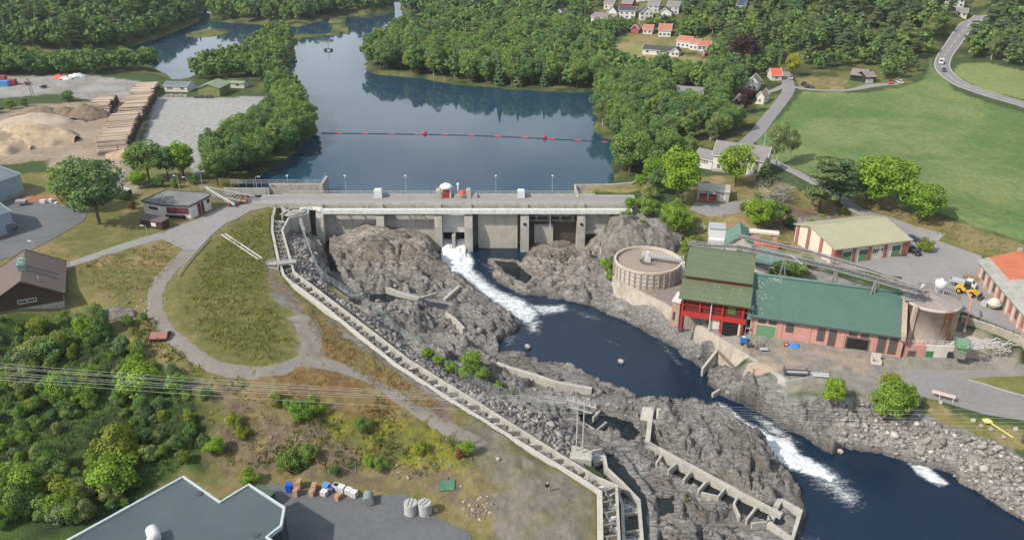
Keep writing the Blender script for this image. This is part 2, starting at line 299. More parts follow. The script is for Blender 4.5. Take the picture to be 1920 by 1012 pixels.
# cut the ladder channels into the ground
_lm = [((P(*q) + P(*w)) / 2) for q, w in zip(LW, RWL)]; _ld = []
for _a, _b in zip(_lm[:-1], _lm[1:]): _ld += [_a.lerp(_b, k / 8) for k in range(8)]
CH2 = [(1102,846,-14.6),(1133,853,-14.6),(1137,876,-14.7),(1198,936,-15.1),(1209,1075,-15.8),(1166,1075,-15.8),(1158,925,-15.1),(1125,880,-14.8)]
for _poly, _src in (([P(*q) for q in LW] + [P(*q) for q in RWL][::-1], _ld), ([P(*q) for q in CH2], [P(*q) for q in CH2])):
    _m = sdist(TX, TY, [(p.x, p.y) for p in _poly]) < .35
    _x, _y = TX[_m], TY[_m]; _n = 0; _d = 0
    for p in _src: _w = 1 / ((_x - p.x) ** 2 + (_y - p.y) ** 2 + 1) ** 2; _n = _n + _w * p.z; _d = _d + _w
    CUT = _n / _d - 2.4; H[_m] = np.minimum(H[_m], CUT); LADM = _m if _src is _ld else LADM
# small undulation on the natural ground
_g = np.clip((235 - TY) / 20, 0, 1); 
nat = fbm(TX / 2.2, TY / 2.2, 81, 3) - .5
ladder_left = [tuple(G(x, y)) for x, y in [(515,400),(540,528),(640,605),(740,678),(850,750),(950,812),(1050,880),(1112,925),(1118,1100),(900,1100),(840,960),(760,918),(560,890),(420,880),(150,1000),(-100,1000),(-100,620),(200,600),(260,560),(330,640),(420,690)]]
H += np.clip(-sdist(TX, TY, ladder_left) / 4, 0, 1) * nat * .9
# ------------------------------------------------------------ materials
MATS = {}
class NT:
    def __init__(s, name):
        s.m = bpy.data.materials.new(name); s.m.use_nodes = True; s.t = s.m.node_tree; s.b = s.t.nodes['Principled BSDF']
        s.b.inputs['Specular IOR Level'].default_value = .3
    def n(s, kind, **kw):
        o = s.t.nodes.new('ShaderNode' + kind)
        for k, v in kw.items():
            if hasattr(o, k): setattr(o, k, v)
            else: o.inputs[k.replace('_', ' ')].default_value = v
        return o
    def l(s, a, b): s.t.links.new(a, b)
    def noise(s, scale, detail=4, rough=.6, vec=None, dist=0):
        o = s.n('TexNoise', Scale=scale, Detail=detail, Roughness=rough, Distortion=dist)
        if vec is not None: s.l(vec, o.inputs['Vector'])
        return o.outputs['Fac']
    def mix(s, f, a, b, mode='MIX'):
        o = s.n('Mix', data_type='RGBA', blend_type=mode)
        for i, v in ((0, f), (6, a), (7, b)):
            if isinstance(v, (tuple, list)): o.inputs[i].default_value = (*v[:3], 1)
            elif isinstance(v, (int, float)): o.inputs[i].default_value = v
            else: s.l(v, o.inputs[i])
        return o.outputs[2]
    def ramp(s, f, stops):
        o = s.n('ValToRGB'); cr = o.color_ramp
        while len(cr.elements) < len(stops): cr.elements.new(.5)
        for e, (p, c) in zip(cr.elements, stops):
            e.position = p; e.color = (*c, 1) if isinstance(c, (tuple, list)) else (c, c, c, 1)
        s.l(f, o.inputs[0]); return o.outputs[0]
    def math(s, op, a, b=0.0):
        o = s.n('Math', operation=op)
        for i, v in ((0, a), (1, b)):
            if isinstance(v, (int, float)): o.inputs[i].default_value = v
            else: s.l(v, o.inputs[i])
        return o.outputs[0]
    def bump(s, h, strength=.5, dist=.1):
        o = s.n('Bump', Strength=strength, Distance=dist); s.l(h, o.inputs['Height']); s.l(o.outputs[0], s.b.inputs['Normal'])
        return o
    def col(s, c): s.l(c, s.b.inputs['Base Color'])
def mat(name, c, rough=.8, var=.18, scale=1.2, metal=0, bump=0, dirt=None, dirt_amt=.5, stripes=None, spec=.3):
    """plain weathered material: colour with soft noise variation, optional dirt patches and ribs along an axis"""
    if name in MATS: return MATS[name]
    s = NT(name); s.b.inputs['Roughness'].default_value = rough; s.b.inputs['Metallic'].default_value = metal; s.b.inputs['Specular IOR Level'].default_value = spec
    tc = s.n('TexCoord').outputs['Object']
    n1 = s.noise(scale, 5, .65, tc); n2 = s.noise(scale * 7, 3, .6, tc)
    lo = tuple(max(0, x * (1 - var)) for x in c); hi = tuple(min(1, x * (1 + var)) for x in c)
    cc = s.ramp(n1, [(.35, lo), (.65, hi)])
    cc = s.mix(.35, cc, s.ramp(n2, [(.3, tuple(x * .75 for x in c)), (.7, tuple(min(1, x * 1.15) for x in c))]))
    if dirt:
        sep = s.n('Mapping'); sep.inputs['Scale'].default_value = (1, 1, .22); s.l(tc, sep.inputs[0])
        f = s.ramp(s.noise(scale * 1.7, 6, .75, sep.outputs[0]), [(.5, 0.0), (.68, dirt_amt)])
        cc = s.mix(f, cc, dirt)
    h = None
    if stripes:
        ax, per, dark = stripes
        sx = s.n('SeparateXYZ'); s.l(tc, sx.inputs[0])
        w = s.math('FRACT', s.math('DIVIDE', sx.outputs[ax], per))
        g = s.ramp(w, [(0.0, dark), (.08, dark), (.16, 1.0), (.95, 1.0)])
        cc = s.mix(1.0, cc, g, 'MULTIPLY'); s.bump(g, .4, .05)
    elif bump: s.bump(n2, bump, .08)
    s.col(cc); MATS[name] = s.m; return s.m
def ground_material():
    s = NT('ground'); s.b.inputs['Roughness'].default_value = .95; s.b.inputs['Specular IOR Level'].default_value = .15
    at = s.n('Attribute', attribute_name='surf'); ak = s.n('Attribute', attribute_name='kind')
    pos = s.n('NewGeometry').outputs['Position']
    sk = s.n('SeparateColor'); s.l(ak.outputs['Color'], sk.inputs[0]); rk, gr = sk.outputs[0], sk.outputs[1]
    a = s.noise(.55, 6, .7, pos); b = s.noise(2.6, 5, .7, pos); c = s.noise(9, 2, .6, pos)
    v = s.math('ADD', s.math('MULTIPLY', a, .5), s.math('ADD', s.math('MULTIPLY', b, .35), s.math('MULTIPLY', c, .15)))
    g1 = s.ramp(v, [(.33, .55), (.5, 1.0), (.68, 1.5)])
    base = s.mix(1.0, at.outputs['Color'], g1, 'MULTIPLY')
    mp = s.n('Mapping'); mp.inputs['Rotation'].default_value = (.3, .5, R(32)); mp.inputs['Scale'].default_value = (.28, .8, 1.3); s.l(pos, mp.inputs[0])
    rn = s.noise(1.4, 8, .75, mp.outputs[0], 1.2)
    vor = s.n('TexVoronoi', feature='DISTANCE_TO_EDGE'); vor.inputs['Scale'].default_value = .9; s.l(mp.outputs[0], vor.inputs['Vector'])
    crack = s.ramp(vor.outputs['Distance'], [(0.0, .25), (.06, 1.0)])
    rc = s.ramp(rn, [(.30, (.05, .047, .044)), (.42, (.195, .187, .178)), (.57, (.35, .337, .322)), (.76, (.56, .545, .525))])
    rc = s.mix(1.0, rc, at.outputs['Color'], 'OVERLAY')
    rc = s.mix(.6, rc, s.mix(1.0, rc, crack, 'MULTIPLY'))
    # brownish lichen patches
    rc = s.mix(s.ramp(s.noise(.16, 4, .7, pos), [(.52, 0.0), (.66, .35)]), rc, (.2, .15, .1))
    s.col(s.mix(rk, base, rc))
    hh = s.math('ADD', s.math('MULTIPLY', s.math('ADD', s.math('MULTIPLY', rn, 1.6), s.math('MULTIPLY', crack, .35)), rk), s.math('MULTIPLY', s.math('ADD', s.math('MULTIPLY', b, .9), s.math('MULTIPLY', c, .5)), gr))
    s.bump(hh, 1.0, .42)
    return s.m
def water_material(name, deep, rough=.06, wave=.35, dist=.04, foam=False, sc=1.0, tint=(.28, .42, .5)):
    s = NT(name); s.b.inputs['Roughness'].default_value = rough; s.b.inputs['IOR'].default_value = 1.33; s.b.inputs['Specular IOR Level'].default_value = .5
    pos = s.n('NewGeometry').outputs['Position']
    a = s.noise(.5 * sc, 4, .6, pos, .4); b = s.noise(2.2 * sc, 3, .6, pos)
    h = s.math('ADD', a, s.math('MULTIPLY', b, .4))
    c = s.mix(s.noise(.02, 3, .5, pos), deep, tuple(x * 1.5 for x in deep))
    if foam:
        fa = s.n('Attribute', attribute_name='foam').outputs['Fac']
        mp = s.n('Mapping'); mp.inputs['Rotation'].default_value = (0, 0, R(48)); mp.inputs['Scale'].default_value = (.35, 1.2, 1); s.l(pos, mp.inputs[0])
        st = s.noise(1.3, 8, .78, mp.outputs[0], .9); st2 = s.noise(3.5, 5, .7, pos, .5)
        q = s.math('ADD', s.math('MULTIPLY', st, .65), s.math('MULTIPLY', st2, .35))
        f = s.ramp(s.math('ADD', fa, s.math('MULTIPLY', s.math('SUBTRACT', q, .53), 2.5)), [(.30, 0.0), (.52, .32), (.66, .85), (.9, 1.0)])
        c = s.mix(f, c, s.ramp(q, [(.34, (.3, .37, .4)), (.55, (.74, .76, .77))]))
        rr = s.mix(f, (rough,) * 3, (.6,) * 3); s.l(rr, s.b.inputs['Roughness'])
        h = s.math('ADD', h, s.math('MULTIPLY', s.math('MULTIPLY', q, f), 2.5))
    s.col(c); s.bump(h, wave, dist); return s.m

# ------------------------------------------------------------ object helpers
class MB:
    """collects shapes and links them as ONE mesh object"""
    def __init__(s): s.v = []; s.f = []; s.m = []; s.mi = 0
    def add(s, vs, fs):
        o = len(s.v); s.v += [tuple(v) for v in vs]; s.f += [tuple(i + o for i in f) for f in fs]; s.m += [s.mi] * len(fs); return s
    def box(s, x0, x1, y0, y1, z0, z1):
        return s.add([(x0,y0,z0),(x1,y0,z0),(x1,y1,z0),(x0,y1,z0),(x0,y0,z1),(x1,y0,z1),(x1,y1,z1),(x0,y1,z1)],
                     [(0,3,2,1),(4,5,6,7),(0,1,5,4),(1,2,6,5),(2,3,7,6),(3,0,4,7)])
    def prism(s, pts, z0, z1):
        """vertical prism over a counter-clockwise outline; z0/z1 numbers or lists"""
        n = len(pts); a = z0 if isinstance(z0, (list, tuple)) else [z0] * n; b = z1 if isinstance(z1, (list, tuple)) else [z1] * n
        return s.add([(p[0], p[1], a[i]) for i, p in enumerate(pts)] + [(p[0], p[1], b[i]) for i, p in enumerate(pts)],
                     [tuple(range(n))[::-1], tuple(range(n, 2 * n))] + [(i, (i + 1) % n, n + (i + 1) % n, n + i) for i in range(n)])
    def extr(s, prof, y0, y1, axis='y'):
        """profile of (x,z) pairs pushed along y"""
        n = len(prof)
        vs = [(p[0], y0, p[1]) for p in prof] + [(p[0], y1, p[1]) for p in prof]
        if axis == 'x': vs = [(v[1], v[0], v[2]) for v in vs]
        return s.add(vs, [tuple(range(n)), tuple(range(2 * n - 1, n - 1, -1))] + [((i + 1) % n, i, n + i, n + (i + 1) % n) for i in range(n)])
    def tube(s, a, b, r, n=8, r2=None, cap=True):
        a = Vector(a); b = Vector(b); d = (b - a); q = d.to_track_quat('Z', 'Y'); r2 = r if r2 is None else r2
        vs = []
        for c, rr in ((a, r), (b, r2)):
            for i in range(n):
                t = 2 * math.pi * (i + .5) / n; vs.append(c + q @ Vector((rr * math.cos(t), rr * math.sin(t), 0)))
        fs = [(i, (i + 1) % n, n + (i + 1) % n, n + i) for i in range(n)]
        if cap: fs += [tuple(range(n))[::-1], tuple(range(n, 2 * n))]
        return s.add(vs, fs)
    def beam(s, a, b, w, h):
        a = Vector(a); b = Vector(b); d = (b - a).normalized(); side = d.cross(Vector((0, 0, 1)))
        side = side.normalized() * (w / 2) if side.length > 1e-4 else Vector((w / 2, 0, 0)); up = side.cross(d).normalized() * (h / 2)
        vs = [c + i * side + j * up for c in (a, b) for i, j in ((-1, -1), (1, -1), (1, 1), (-1, 1))]
        return s.add(vs, [(0,1,2,3),(7,6,5,4),(0,4,5,1),(1,5,6,2),(2,6,7,3),(3,7,4,0)])
    def lathe(s, prof, n=24, c=(0, 0), a0=0, a1=2 * math.pi):
        """profile of (r,z) pairs turned round a vertical axis"""
        k = len(prof); vs = []
        full = abs(a1 - a0 - 2 * math.pi) < 1e-6; m = n if full else n + 1
        for i in range(m):
            t = a0 + (a1 - a0) * i / n
            for r, z in prof: vs.append((c[0] + r * math.cos(t), c[1] + r * math.sin(t), z))
        fs = []
        for i in range(n):
            j = (i + 1) % m
            for q in range(k - 1): fs.append((i * k + q, j * k + q, j * k + q + 1, i * k + q + 1))
        return s.add(vs, fs)
    def quad(s, a, b, c, d): return s.add([a, b, c, d], [(0, 1, 2, 3)])
    def wall(s, pts, w, h0, h1, closed=False):
        """upright wall along a polyline of (x,y,ztop); h0: depth below top, h1 ignored"""
        n = len(pts); L = []; Rr = []
        for i in range(n):
            p = Vector(pts[i][:2]); a = Vector(pts[i - 1][:2]) if (i > 0 or closed) else None; b = Vector(pts[(i + 1) % n][:2]) if (i < n - 1 or closed) else None
            d = Vector((0, 0))
            if a is not None: d += (p - a).normalized()
            if b is not None: d += (b - p).normalized()
            d.normalize(); nn = Vector((-d.y, d.x)) * (w / 2); L.append(p + nn); Rr.append(p - nn)
        vs = []
        for i in range(n):
            zt = pts[i][2]; hb = h0[i] if isinstance(h0, (list, tuple)) else zt - h0
            vs += [(L[i].x, L[i].y, hb), (L[i].x, L[i].y, zt), (Rr[i].x, Rr[i].y, zt), (Rr[i].x, Rr[i].y, hb)]
        fs = []
        for i in range(n if closed else n - 1):
            a = 4 * i; b = 4 * ((i + 1) % n)
            for q in range(4): fs.append((a + q, a + (q + 1) % 4, b + (q + 1) % 4, b + q))
        if not closed: fs += [(3, 2, 1, 0), tuple(4 * (n - 1) + q for q in range(4))]
        return s.add(vs, fs)
    def build(s, name, m, parent=None, smooth=False):
        me = bpy.data.meshes.new(name); me.from_pydata(s.v, [], s.f)
        for x in (m if isinstance(m, (list, tuple)) else [m]): me.materials.append(x)
        if len(me.materials) > 1: me.polygons.foreach_set('material_index', s.m)
        if smooth: me.polygons.foreach_set('use_smooth', [True] * len(s.f))
        import bmesh
        b = bmesh.new(); b.from_mesh(me); bmesh.ops.recalc_face_normals(b, faces=b.faces); b.to_mesh(me); b.free()
        o = bpy.data.objects.new(name, me); COL.objects.link(o)
        if parent: o.parent = parent
        return o
def tag(o, label=None, cat=None, group=None, kind=None):
    if label: o['label'] = label
    if cat: o['category'] = cat
    if group: o['group'] = group
    if kind: o['kind'] = kind
    return o
def thing(name, label, cat, loc=(0, 0, 0), rz=0, group=None):
    o = bpy.data.objects.new(name, None); COL.objects.link(o); o.location = loc; o.rotation_euler = (0, 0, rz); o.empty_display_size = .3
    return tag(o, label, cat, group)
def npmesh(name, V, Q, m, attr=None, parent=None, smooth=False, mi=None):
    """mesh object from numpy arrays: V (n,3), Q (k,3 or 4)"""
    me = bpy.data.meshes.new(name); k, w = Q.shape
    me.vertices.add(len(V)); me.vertices.foreach_set('co', np.ascontiguousarray(V, np.float32).ravel())
    me.loops.add(k * w); me.loops.foreach_set('vertex_index', np.ascontiguousarray(Q, np.int32).ravel())
    me.polygons.add(k); me.polygons.foreach_set('loop_start', np.arange(0, k * w, w, dtype=np.int32)); me.polygons.foreach_set('loop_total', np.full(k, w, np.int32))
    if smooth: me.polygons.foreach_set('use_smooth', np.ones(k, bool))
    for x in (m if isinstance(m, (list, tuple)) else [m]): me.materials.append(x)
    if mi is not None: me.polygons.foreach_set('material_index', np.ascontiguousarray(mi, np.int32))
    me.update(calc_edges=True)
    for an, (kind, dom, data) in (attr or {}).items():
        A = me.attributes.new(an, kind, dom)
        A.data.foreach_set('color' if 'COLOR' in kind else 'value', np.ascontiguousarray(data, np.float32).ravel())
    o = bpy.data.objects.new(name, me); COL.objects.link(o)
    if parent: o.parent = parent
    return o

# ------------------------------------------------------------ ground surface kinds
GRASS = (.13,.135,.042); DRY = (.2,.165,.075); LUSH = (.075,.125,.03); FIELD = (.145,.18,.065); FIELD2 = (.17,.2,.07); FLOOR = (.035,.05,.02)
GRAV = (.2,.188,.17); GRAV2 = (.27,.265,.255); DIRT = (.24,.185,.135); ROCK = (.54,.54,.54); SOIL = (.16,.125,.09); STRAW = (.24,.185,.09); SANDY = (.29,.235,.18)
# (kind colour A, colour B, patch size, rockness, bump, edge softness, polygon in photo pixels)
SURF = [
 (GRASS, DRY, 9, 0, .5, 2, [(-200,330),(560,330),(560,372),(620,480),(1140,930),(1140,1200),(-300,1200)]),
 (LUSH, FLOOR, 7, 0, .8, 3, [(-300,590),(60,600),(150,585),(210,600),(300,700),(370,740),(400,860),(330,900),(200,1000),(-300,1200)]),
 (GRASS, (.15,.145,.045), 4, 0, .8, 2, [(375,470),(440,415),(515,392),(520,470),(500,560),(560,640),(540,675),(480,685),(400,660),(350,620),(330,570)]),
 (DRY, GRASS, 4, 0, .6, 2, [(200,500),(340,450),(330,520),(290,560),(290,600),(330,660),(240,640),(160,580)]),
 (STRAW, GRASS, 3, 0, .5, 1, [(170,480),(330,440),(345,455),(300,520),(200,540)]),
 (SOIL, DRY, 2.5, .15, .6, 2, [(400,720),(600,740),(760,810),(880,850),(950,860),(950,1000),(860,960),(780,915),(600,900),(420,890),(380,830),(440,790),(360,730)]),
 (GRASS, (.2,.2,.03), 3, 0, .8, 1.5, [(600,740),(700,750),(840,810),(900,850),(880,880),(760,870),(680,850),(600,800)]),
 (DRY, (.17,.1,.04), 5, 0, .7, 1.5, [(420,700),(640,690),(760,750),(800,790),(700,790),(560,750),(440,750)]),
 ((.165,.15,.125), (.15,.14,.085), 7, 0, .3, 2, [(840,800),(900,790),(980,850),(1110,925),(1120,1100),(960,1100),(930,960),(900,880)]),
 (GRAV, SOIL, 5, 0, .3, 1.2, [(500,490),(520,520),(560,560),(640,615),(720,670),(850,755),(850,810),(760,750),(640,700),(560,660),(560,600),(510,560)]),
 (DRY, (.2,.13,.05), 4, 0, .6, 1.0, [(560,560),(640,630),(730,690),(830,760),(790,770),(690,720),(600,660),(570,610)]),
 (GRAV2, GRAV, 10, 0, .2, 1, [(-200,140),(130,136),(240,150),(300,160),(290,186),(170,188),(100,176),(-200,192)]),
 (DIRT, SANDY, 12, 0, .25, 1.5, [(-200,240),(60,196),(190,190),(290,168),(280,220),(225,330),(95,340),(90,300),(-200,330)]),
 (SANDY, GRAV, 6, 0, .25, 2, [(230,300),(280,290),(290,330),(240,370),(200,340)]),
 (GRAV2, (.28,.285,.27), 10, 0, .2, 1.5, [(292,180),(400,184),(500,180),(505,214),(440,240),(400,250),(370,340),(390,350),(375,352),(350,300),(290,300),(268,270),(280,220)]),
 (GRASS, (.12,.15,.06), 8, 0, .3, 2, [(225,285),(290,285),(320,300),(340,350),(290,350),(240,320)]),
 (FLOOR, GRASS, 10, 0, .4, 3, [(-600,-80),(2600,-80),(2600,120),(1900,110),(1780,105),(1740,115),(1700,165),(1500,165),(1400,280),(1150,340),(1150,260),(1000,165),(600,150),(560,330),(370,350),(390,260),(500,215),(505,180),(430,150),(340,150),(300,140),(-600,135)]),
 (FIELD, (.085,.14,.045), 25, 0, .15, 1, [(1745,104),(1752,128),(1790,170),(1860,196),(1920,212),(2200,260),(2300,520),(1920,452),(1850,430),(1760,400),(1650,362),(1600,345),(1520,330),(1480,318),(1400,276),(1425,252),(1480,205),(1503,172),(1620,175),(1690,164),(1735,150)]),
 (FIELD2, FIELD, 30, 0, .12, 1, [(1800,118),(1850,118),(1920,134),(2200,160),(2200,260),(1925,188),(1850,172),(1785,140)]),
 (GRASS, DRY, 6, 0, .6, 1.5, [(1590,350),(1650,366),(1760,404),(1850,436),(1920,458),(2200,520),(2200,600),(1925,500),(1840,478),(1780,462),(1700,425),(1600,380)]),
 (FIELD2, STRAW, 20, 0, .15, 1, [(1135,82),(1200,80),(1335,112),(1310,138),(1200,130),(1165,120)]),
 (GRASS, DRY, 8, 0, .3, 1, [(1140,60),(1330,60),(1340,100),(1200,85)]),
 (LUSH, GRASS, 6, 0, .3, 1, [(1418,200),(1470,172),(1480,185),(1420,240)]),
 (LUSH, GRASS, 6, 0, .3, 1, [(1590,150),(1640,155),(1625,166),(1580,166)]),
 (STRAW, GRASS, 4, .1, .4, 1, [(1490,140),(1590,148),(1585,168),(1500,168)]),
 (GRASS, STRAW, 6, 0, .4, 1.5, [(1300,330),(1430,330),(1560,380),(1640,410),(1500,500),(1420,470),(1300,440),(1270,400)]),
 (STRAW, GRASS, 5, 0, .3, 1, [(1078,374),(1080,346),(1180,342),(1215,332),(1222,350),(1180,362),(1100,364)]),
 (GRASS, LUSH, 5, 0, .6, 1.5, [(1125,400),(1190,372),(1300,400),(1290,470),(1280,480),(1150,470)]),
 (ROCK, ROCK, 5, .85, 1, 1.5, [(1150,425),(1180,405),(1235,395),(1245,425),(1240,455),(1180,462),(1140,460)]),
 (SOIL, STRAW, 5, .25, .8, 2, [(1440,395),(1500,390),(1590,400),(1520,430),(1450,430)]),
 (ROCK, ROCK, 5, 1, 1, 1.0, rock_px),
 ((.27,.255,.24), (.2,.19,.175), 2, .25, 1, .6, [(543,412),(533,432),(547,484),(554,511),(576,527),(638,574),(770,675),(903,757),(1042,845),(1100,880),(1095,850),(1060,800),(1010,768),(940,745),(850,708),(780,662),(700,597),(610,535),(598,455),(575,402)]),
 (GRAV, (.2,.19,.15), 8, 0, .2, 1.0, [(1150,515),(1290,500),(1450,480),(1700,560),(1925,690),(1925,705),(1720,752),(1600,741),(1480,740),(1404,676),(1290,606),(1200,553)]),
 (GRAV, DIRT, 8, 0, .2, 1.0, [(1150,515),(1200,548),(1290,604),(1330,636),(1400,674),(1450,704),(1500,712),(1570,722),(1640,712),(1700,700),(1680,675),(1600,660),(1400,640),(1290,560),(1285,500),(1160,500)]),
 (SANDY, GRAV, 5, 0, .25, 1.0, [(1410,640),(1600,668),(1690,682),(1710,715),(1620,735),(1480,705),(1420,675)]),
 (GRASS, DRY, 4, 0, .6, 1, [(1740,745),(1800,775),(1850,790),(1925,812),(2000,850),(1900,845),(1840,820),(1780,800),(1730,770)]),
 (GRASS, LUSH, 5, 0, .5, .6, [(1812,710),(1925,704),(2100,710),(2100,780),(1925,738),(1850,722)]),
]
XS, YS = TX, TY
nsz = {}
def patchnoise(sz, seed):
    k = (sz, seed)
    if k not in nsz: nsz[k] = fbm(XS / sz, YS / sz, seed, 5, .6)
    return nsz[k]
C = np.zeros(TX.shape + (3,)); C[:] = (.05,.075,.025); K = np.zeros(TX.shape + (3,)); K[..., 1] = .4
edge_n = (fbm(XS / 3.0, YS / 3.0, 99, 3) - .5) * 4
for i, (ca, cb, sz, rk, bp, soft, px) in enumerate(SURF):
    w = [tuple(G(x, y))[:2] for x, y in px] if px is not rock_px else [p[:2] for p in rock_w]
    wa = np.array(w); x0, y0 = wa.min(0) - 8; x1, y1 = wa.max(0) + 8
    ra, rb = np.searchsorted(GY, y0), np.searchsorted(GY, y1)
    if rb <= ra: continue
    d = sdist(XS[ra:rb], YS[ra:rb], w) + edge_n[ra:rb] * soft * .6
    al = np.clip(.5 - d / (soft * 1.2), 0, 1)[..., None]
    t = np.clip((patchnoise(sz, 100 + i)[ra:rb] - .5) * 4 + .5, 0, 1)[..., None]
    cc = np.array(ca) * (1 - t) + np.array(cb) * t
    C[ra:rb] = C[ra:rb] * (1 - al) + cc * al
    K[ra:rb, :, 0] = K[ra:rb, :, 0] * (1 - al[..., 0]) + rk * al[..., 0]
    K[ra:rb, :, 1] = K[ra:rb, :, 1] * (1 - al[..., 0]) + bp * al[..., 0]
# rocks: wet and dark at the river's edge, some green tufts in hollows, paler stone on the loose bank
wet = np.clip(1 - (H[r0:r1] - WZ) / .9, 0, 1) * (RIV_D < 6) * np.clip(rm, 0, 1)
C[r0:r1] *= (1 - .65 * wet)[..., None]
C[r0:r1] *= (1 + rm * (1 - loose) * ((fbm(wx / 5, wy / 3, 33, 4) - .5) * .9 - .1))[..., None]     # darker and paler beds of stone
warm = np.clip((SY - 190) / 22, 0, 1) * rm; C[r0:r1] *= 1 + warm[..., None] * np.array([.12, .04, -.04])
fld = (K[..., 0] < .05) & (np.abs(C[..., 1] - .16) < .035) & (C[..., 1] > C[..., 0] * 1.25) & (TX > 60) & (TY > 150)
C[fld] *= (1 + 0.02 * np.sin(TX * .8 + TY * .34) + .02 * np.sin(TX * 2.4 + TY * 1.0))[fld][:, None]
C[r0:r1] += (loose * .12 * rm)[..., None] * np.array([1, .97, .9])
alld = np.concatenate([TX[..., None], TY[..., None], H[..., None]], -1).reshape(-1, 3)
idx = np.arange(NR * NC).reshape(NR, NC)
Q = np.stack([idx[:-1, :-1], idx[:-1, 1:], idx[1:, 1:], idx[1:, :-1]], -1).reshape(-1, 4)
one = np.ones((NR * NC, 1))
ground = npmesh('ground', alld, Q, ground_material(), {'surf': ('FLOAT_COLOR', 'POINT', np.hstack([C.reshape(-1, 3), one])), 'kind': ('FLOAT_COLOR', 'POINT', np.hstack([K.reshape(-1, 3), one]))}, smooth=True)
tag(ground, kind='structure')

# ------------------------------------------------------------ water
M_lake = water_material('lake_water', (.015,.038,.06), .04, .10, .05, sc=.5)
b = MB(); b.quad((-900, 226.5, LAKE), (900, 226.5, LAKE), (900, 1500, LAKE), (-900, 1500, LAKE)); lake = tag(b.build('lake', M_lake), kind='structure')
pc = P(995, 38, 0); b = MB(); b.quad((pc.x - 22, pc.y - 30, .02), (pc.x + 30, pc.y - 30, .02), (pc.x + 30, pc.y + 40, .02), (pc.x - 22, pc.y + 40, .02)); tag(b.build('pond', M_lake), kind='structure')
# river sheet on the terrain's own grid so it follows the drops
foam_px = [([(826,466),(876,466),(890,490),(885,512),(850,516),(824,500)], 1.05, 1.0), ([(842,505),(890,505),(925,535),(985,562),(1015,585),(1000,612),(975,605),(935,575),(895,545)], .86, 1.6),
           ([(985,570),(1060,570),(1068,582),(1020,592)], .8, 1.2), ([(980,600),(1020,600),(1010,628),(990,625)], .7, 1.5), ([(1050,570),(1130,590),(1150,610),(1090,600)], .42, 2),
           ([(1322,760),(1350,755),(1400,790),(1440,812),(1480,822),(1500,850),(1540,870),(1570,895),(1560,905),(1510,888),(1460,868),(1420,845),(1380,818),(1330,785)], 1.2, 1.3),
           ([(1500,850),(1550,870),(1590,900),(1620,940),(1600,960),(1560,930),(1520,900)], .72, 2.5),
           ([(1700,866),(1740,872),(1782,908),(1760,912),(1720,890)], .95, .7), ([(1190,618),(1250,642),(1290,690),(1300,720),(1280,700),(1230,645)], .42, 1.5), ([(1120,630),(1165,645),(1160,650),(1118,634)], .4, .5),
           ([(940,620),(975,625),(965,650),(940,655)], .45, 1.5), ([(1480,1000),(1540,1010),(1530,1040),(1480,1030)], .6, 1.5), ([(1400,772),(1460,795),(1500,830),(1440,812)], .75, 1.5),
           ([(895,488),(930,500),(960,512),(985,540),(1000,552),(960,545),(920,512)], .55, 1.5), ([(1030,548),(1055,552),(1050,562),(1025,558)], .7, 1)]
fo = np.zeros(SX.shape)
for pl, v, sf in foam_px:
    w = [RWP(x, y) for x, y in pl]; d = sdist(SX, SY, [(p.x, p.y) for p in w])
    fo = np.maximum(fo, v * np.clip(.5 - d / (2.2 * sf), 0, 1))
wz = WZ + np.clip(fo - .3, 0, 1) * ((fbm(SX / 1.3, SY / 1.3, 7, 3) - .4) * 1.1)
sub = idx[:r1 - r0, :]
keep = (RIV_D < 3.0)
kq = keep[:-1, :-1] & keep[1:, 1:] & keep[1:, :-1] & keep[:-1, 1:]
n0 = (r1 - r0); ii = np.arange(n0 * NC).reshape(n0, NC)
QQ = np.stack([ii[:-1, :-1], ii[:-1, 1:], ii[1:, 1:], ii[1:, :-1]], -1)[kq]
used, inv = np.unique(QQ.ravel(), return_inverse=True)
VV = np.stack([SX, SY, wz], -1).reshape(-1, 3)[used]
M_river = water_material('river_water', (.004,.014,.03), .14, .9, .12, foam=True, sc=1.6)
river = npmesh('river', VV, inv.reshape(-1, 4), M_river, {'foam': ('FLOAT', 'POINT', fo.ravel()[used])}, smooth=True); tag(river, kind='structure')
M_pool = water_material('pool_water', (.008,.012,.014), .08, .3, .05, sc=2)
for k, (w, lv) in enumerate(pool_w):
    cx = sum(p.x for p in w) / len(w); cy = sum(p.y for p in w) / len(w)
    b = MB(); q = [((p.x - cx) * 1.12 + cx, (p.y - cy) * 1.12 + cy, lv) for p in w]; b.add(q, [tuple(range(len(q)))]); tag(b.build('rock_pool', M_pool), kind='structure')

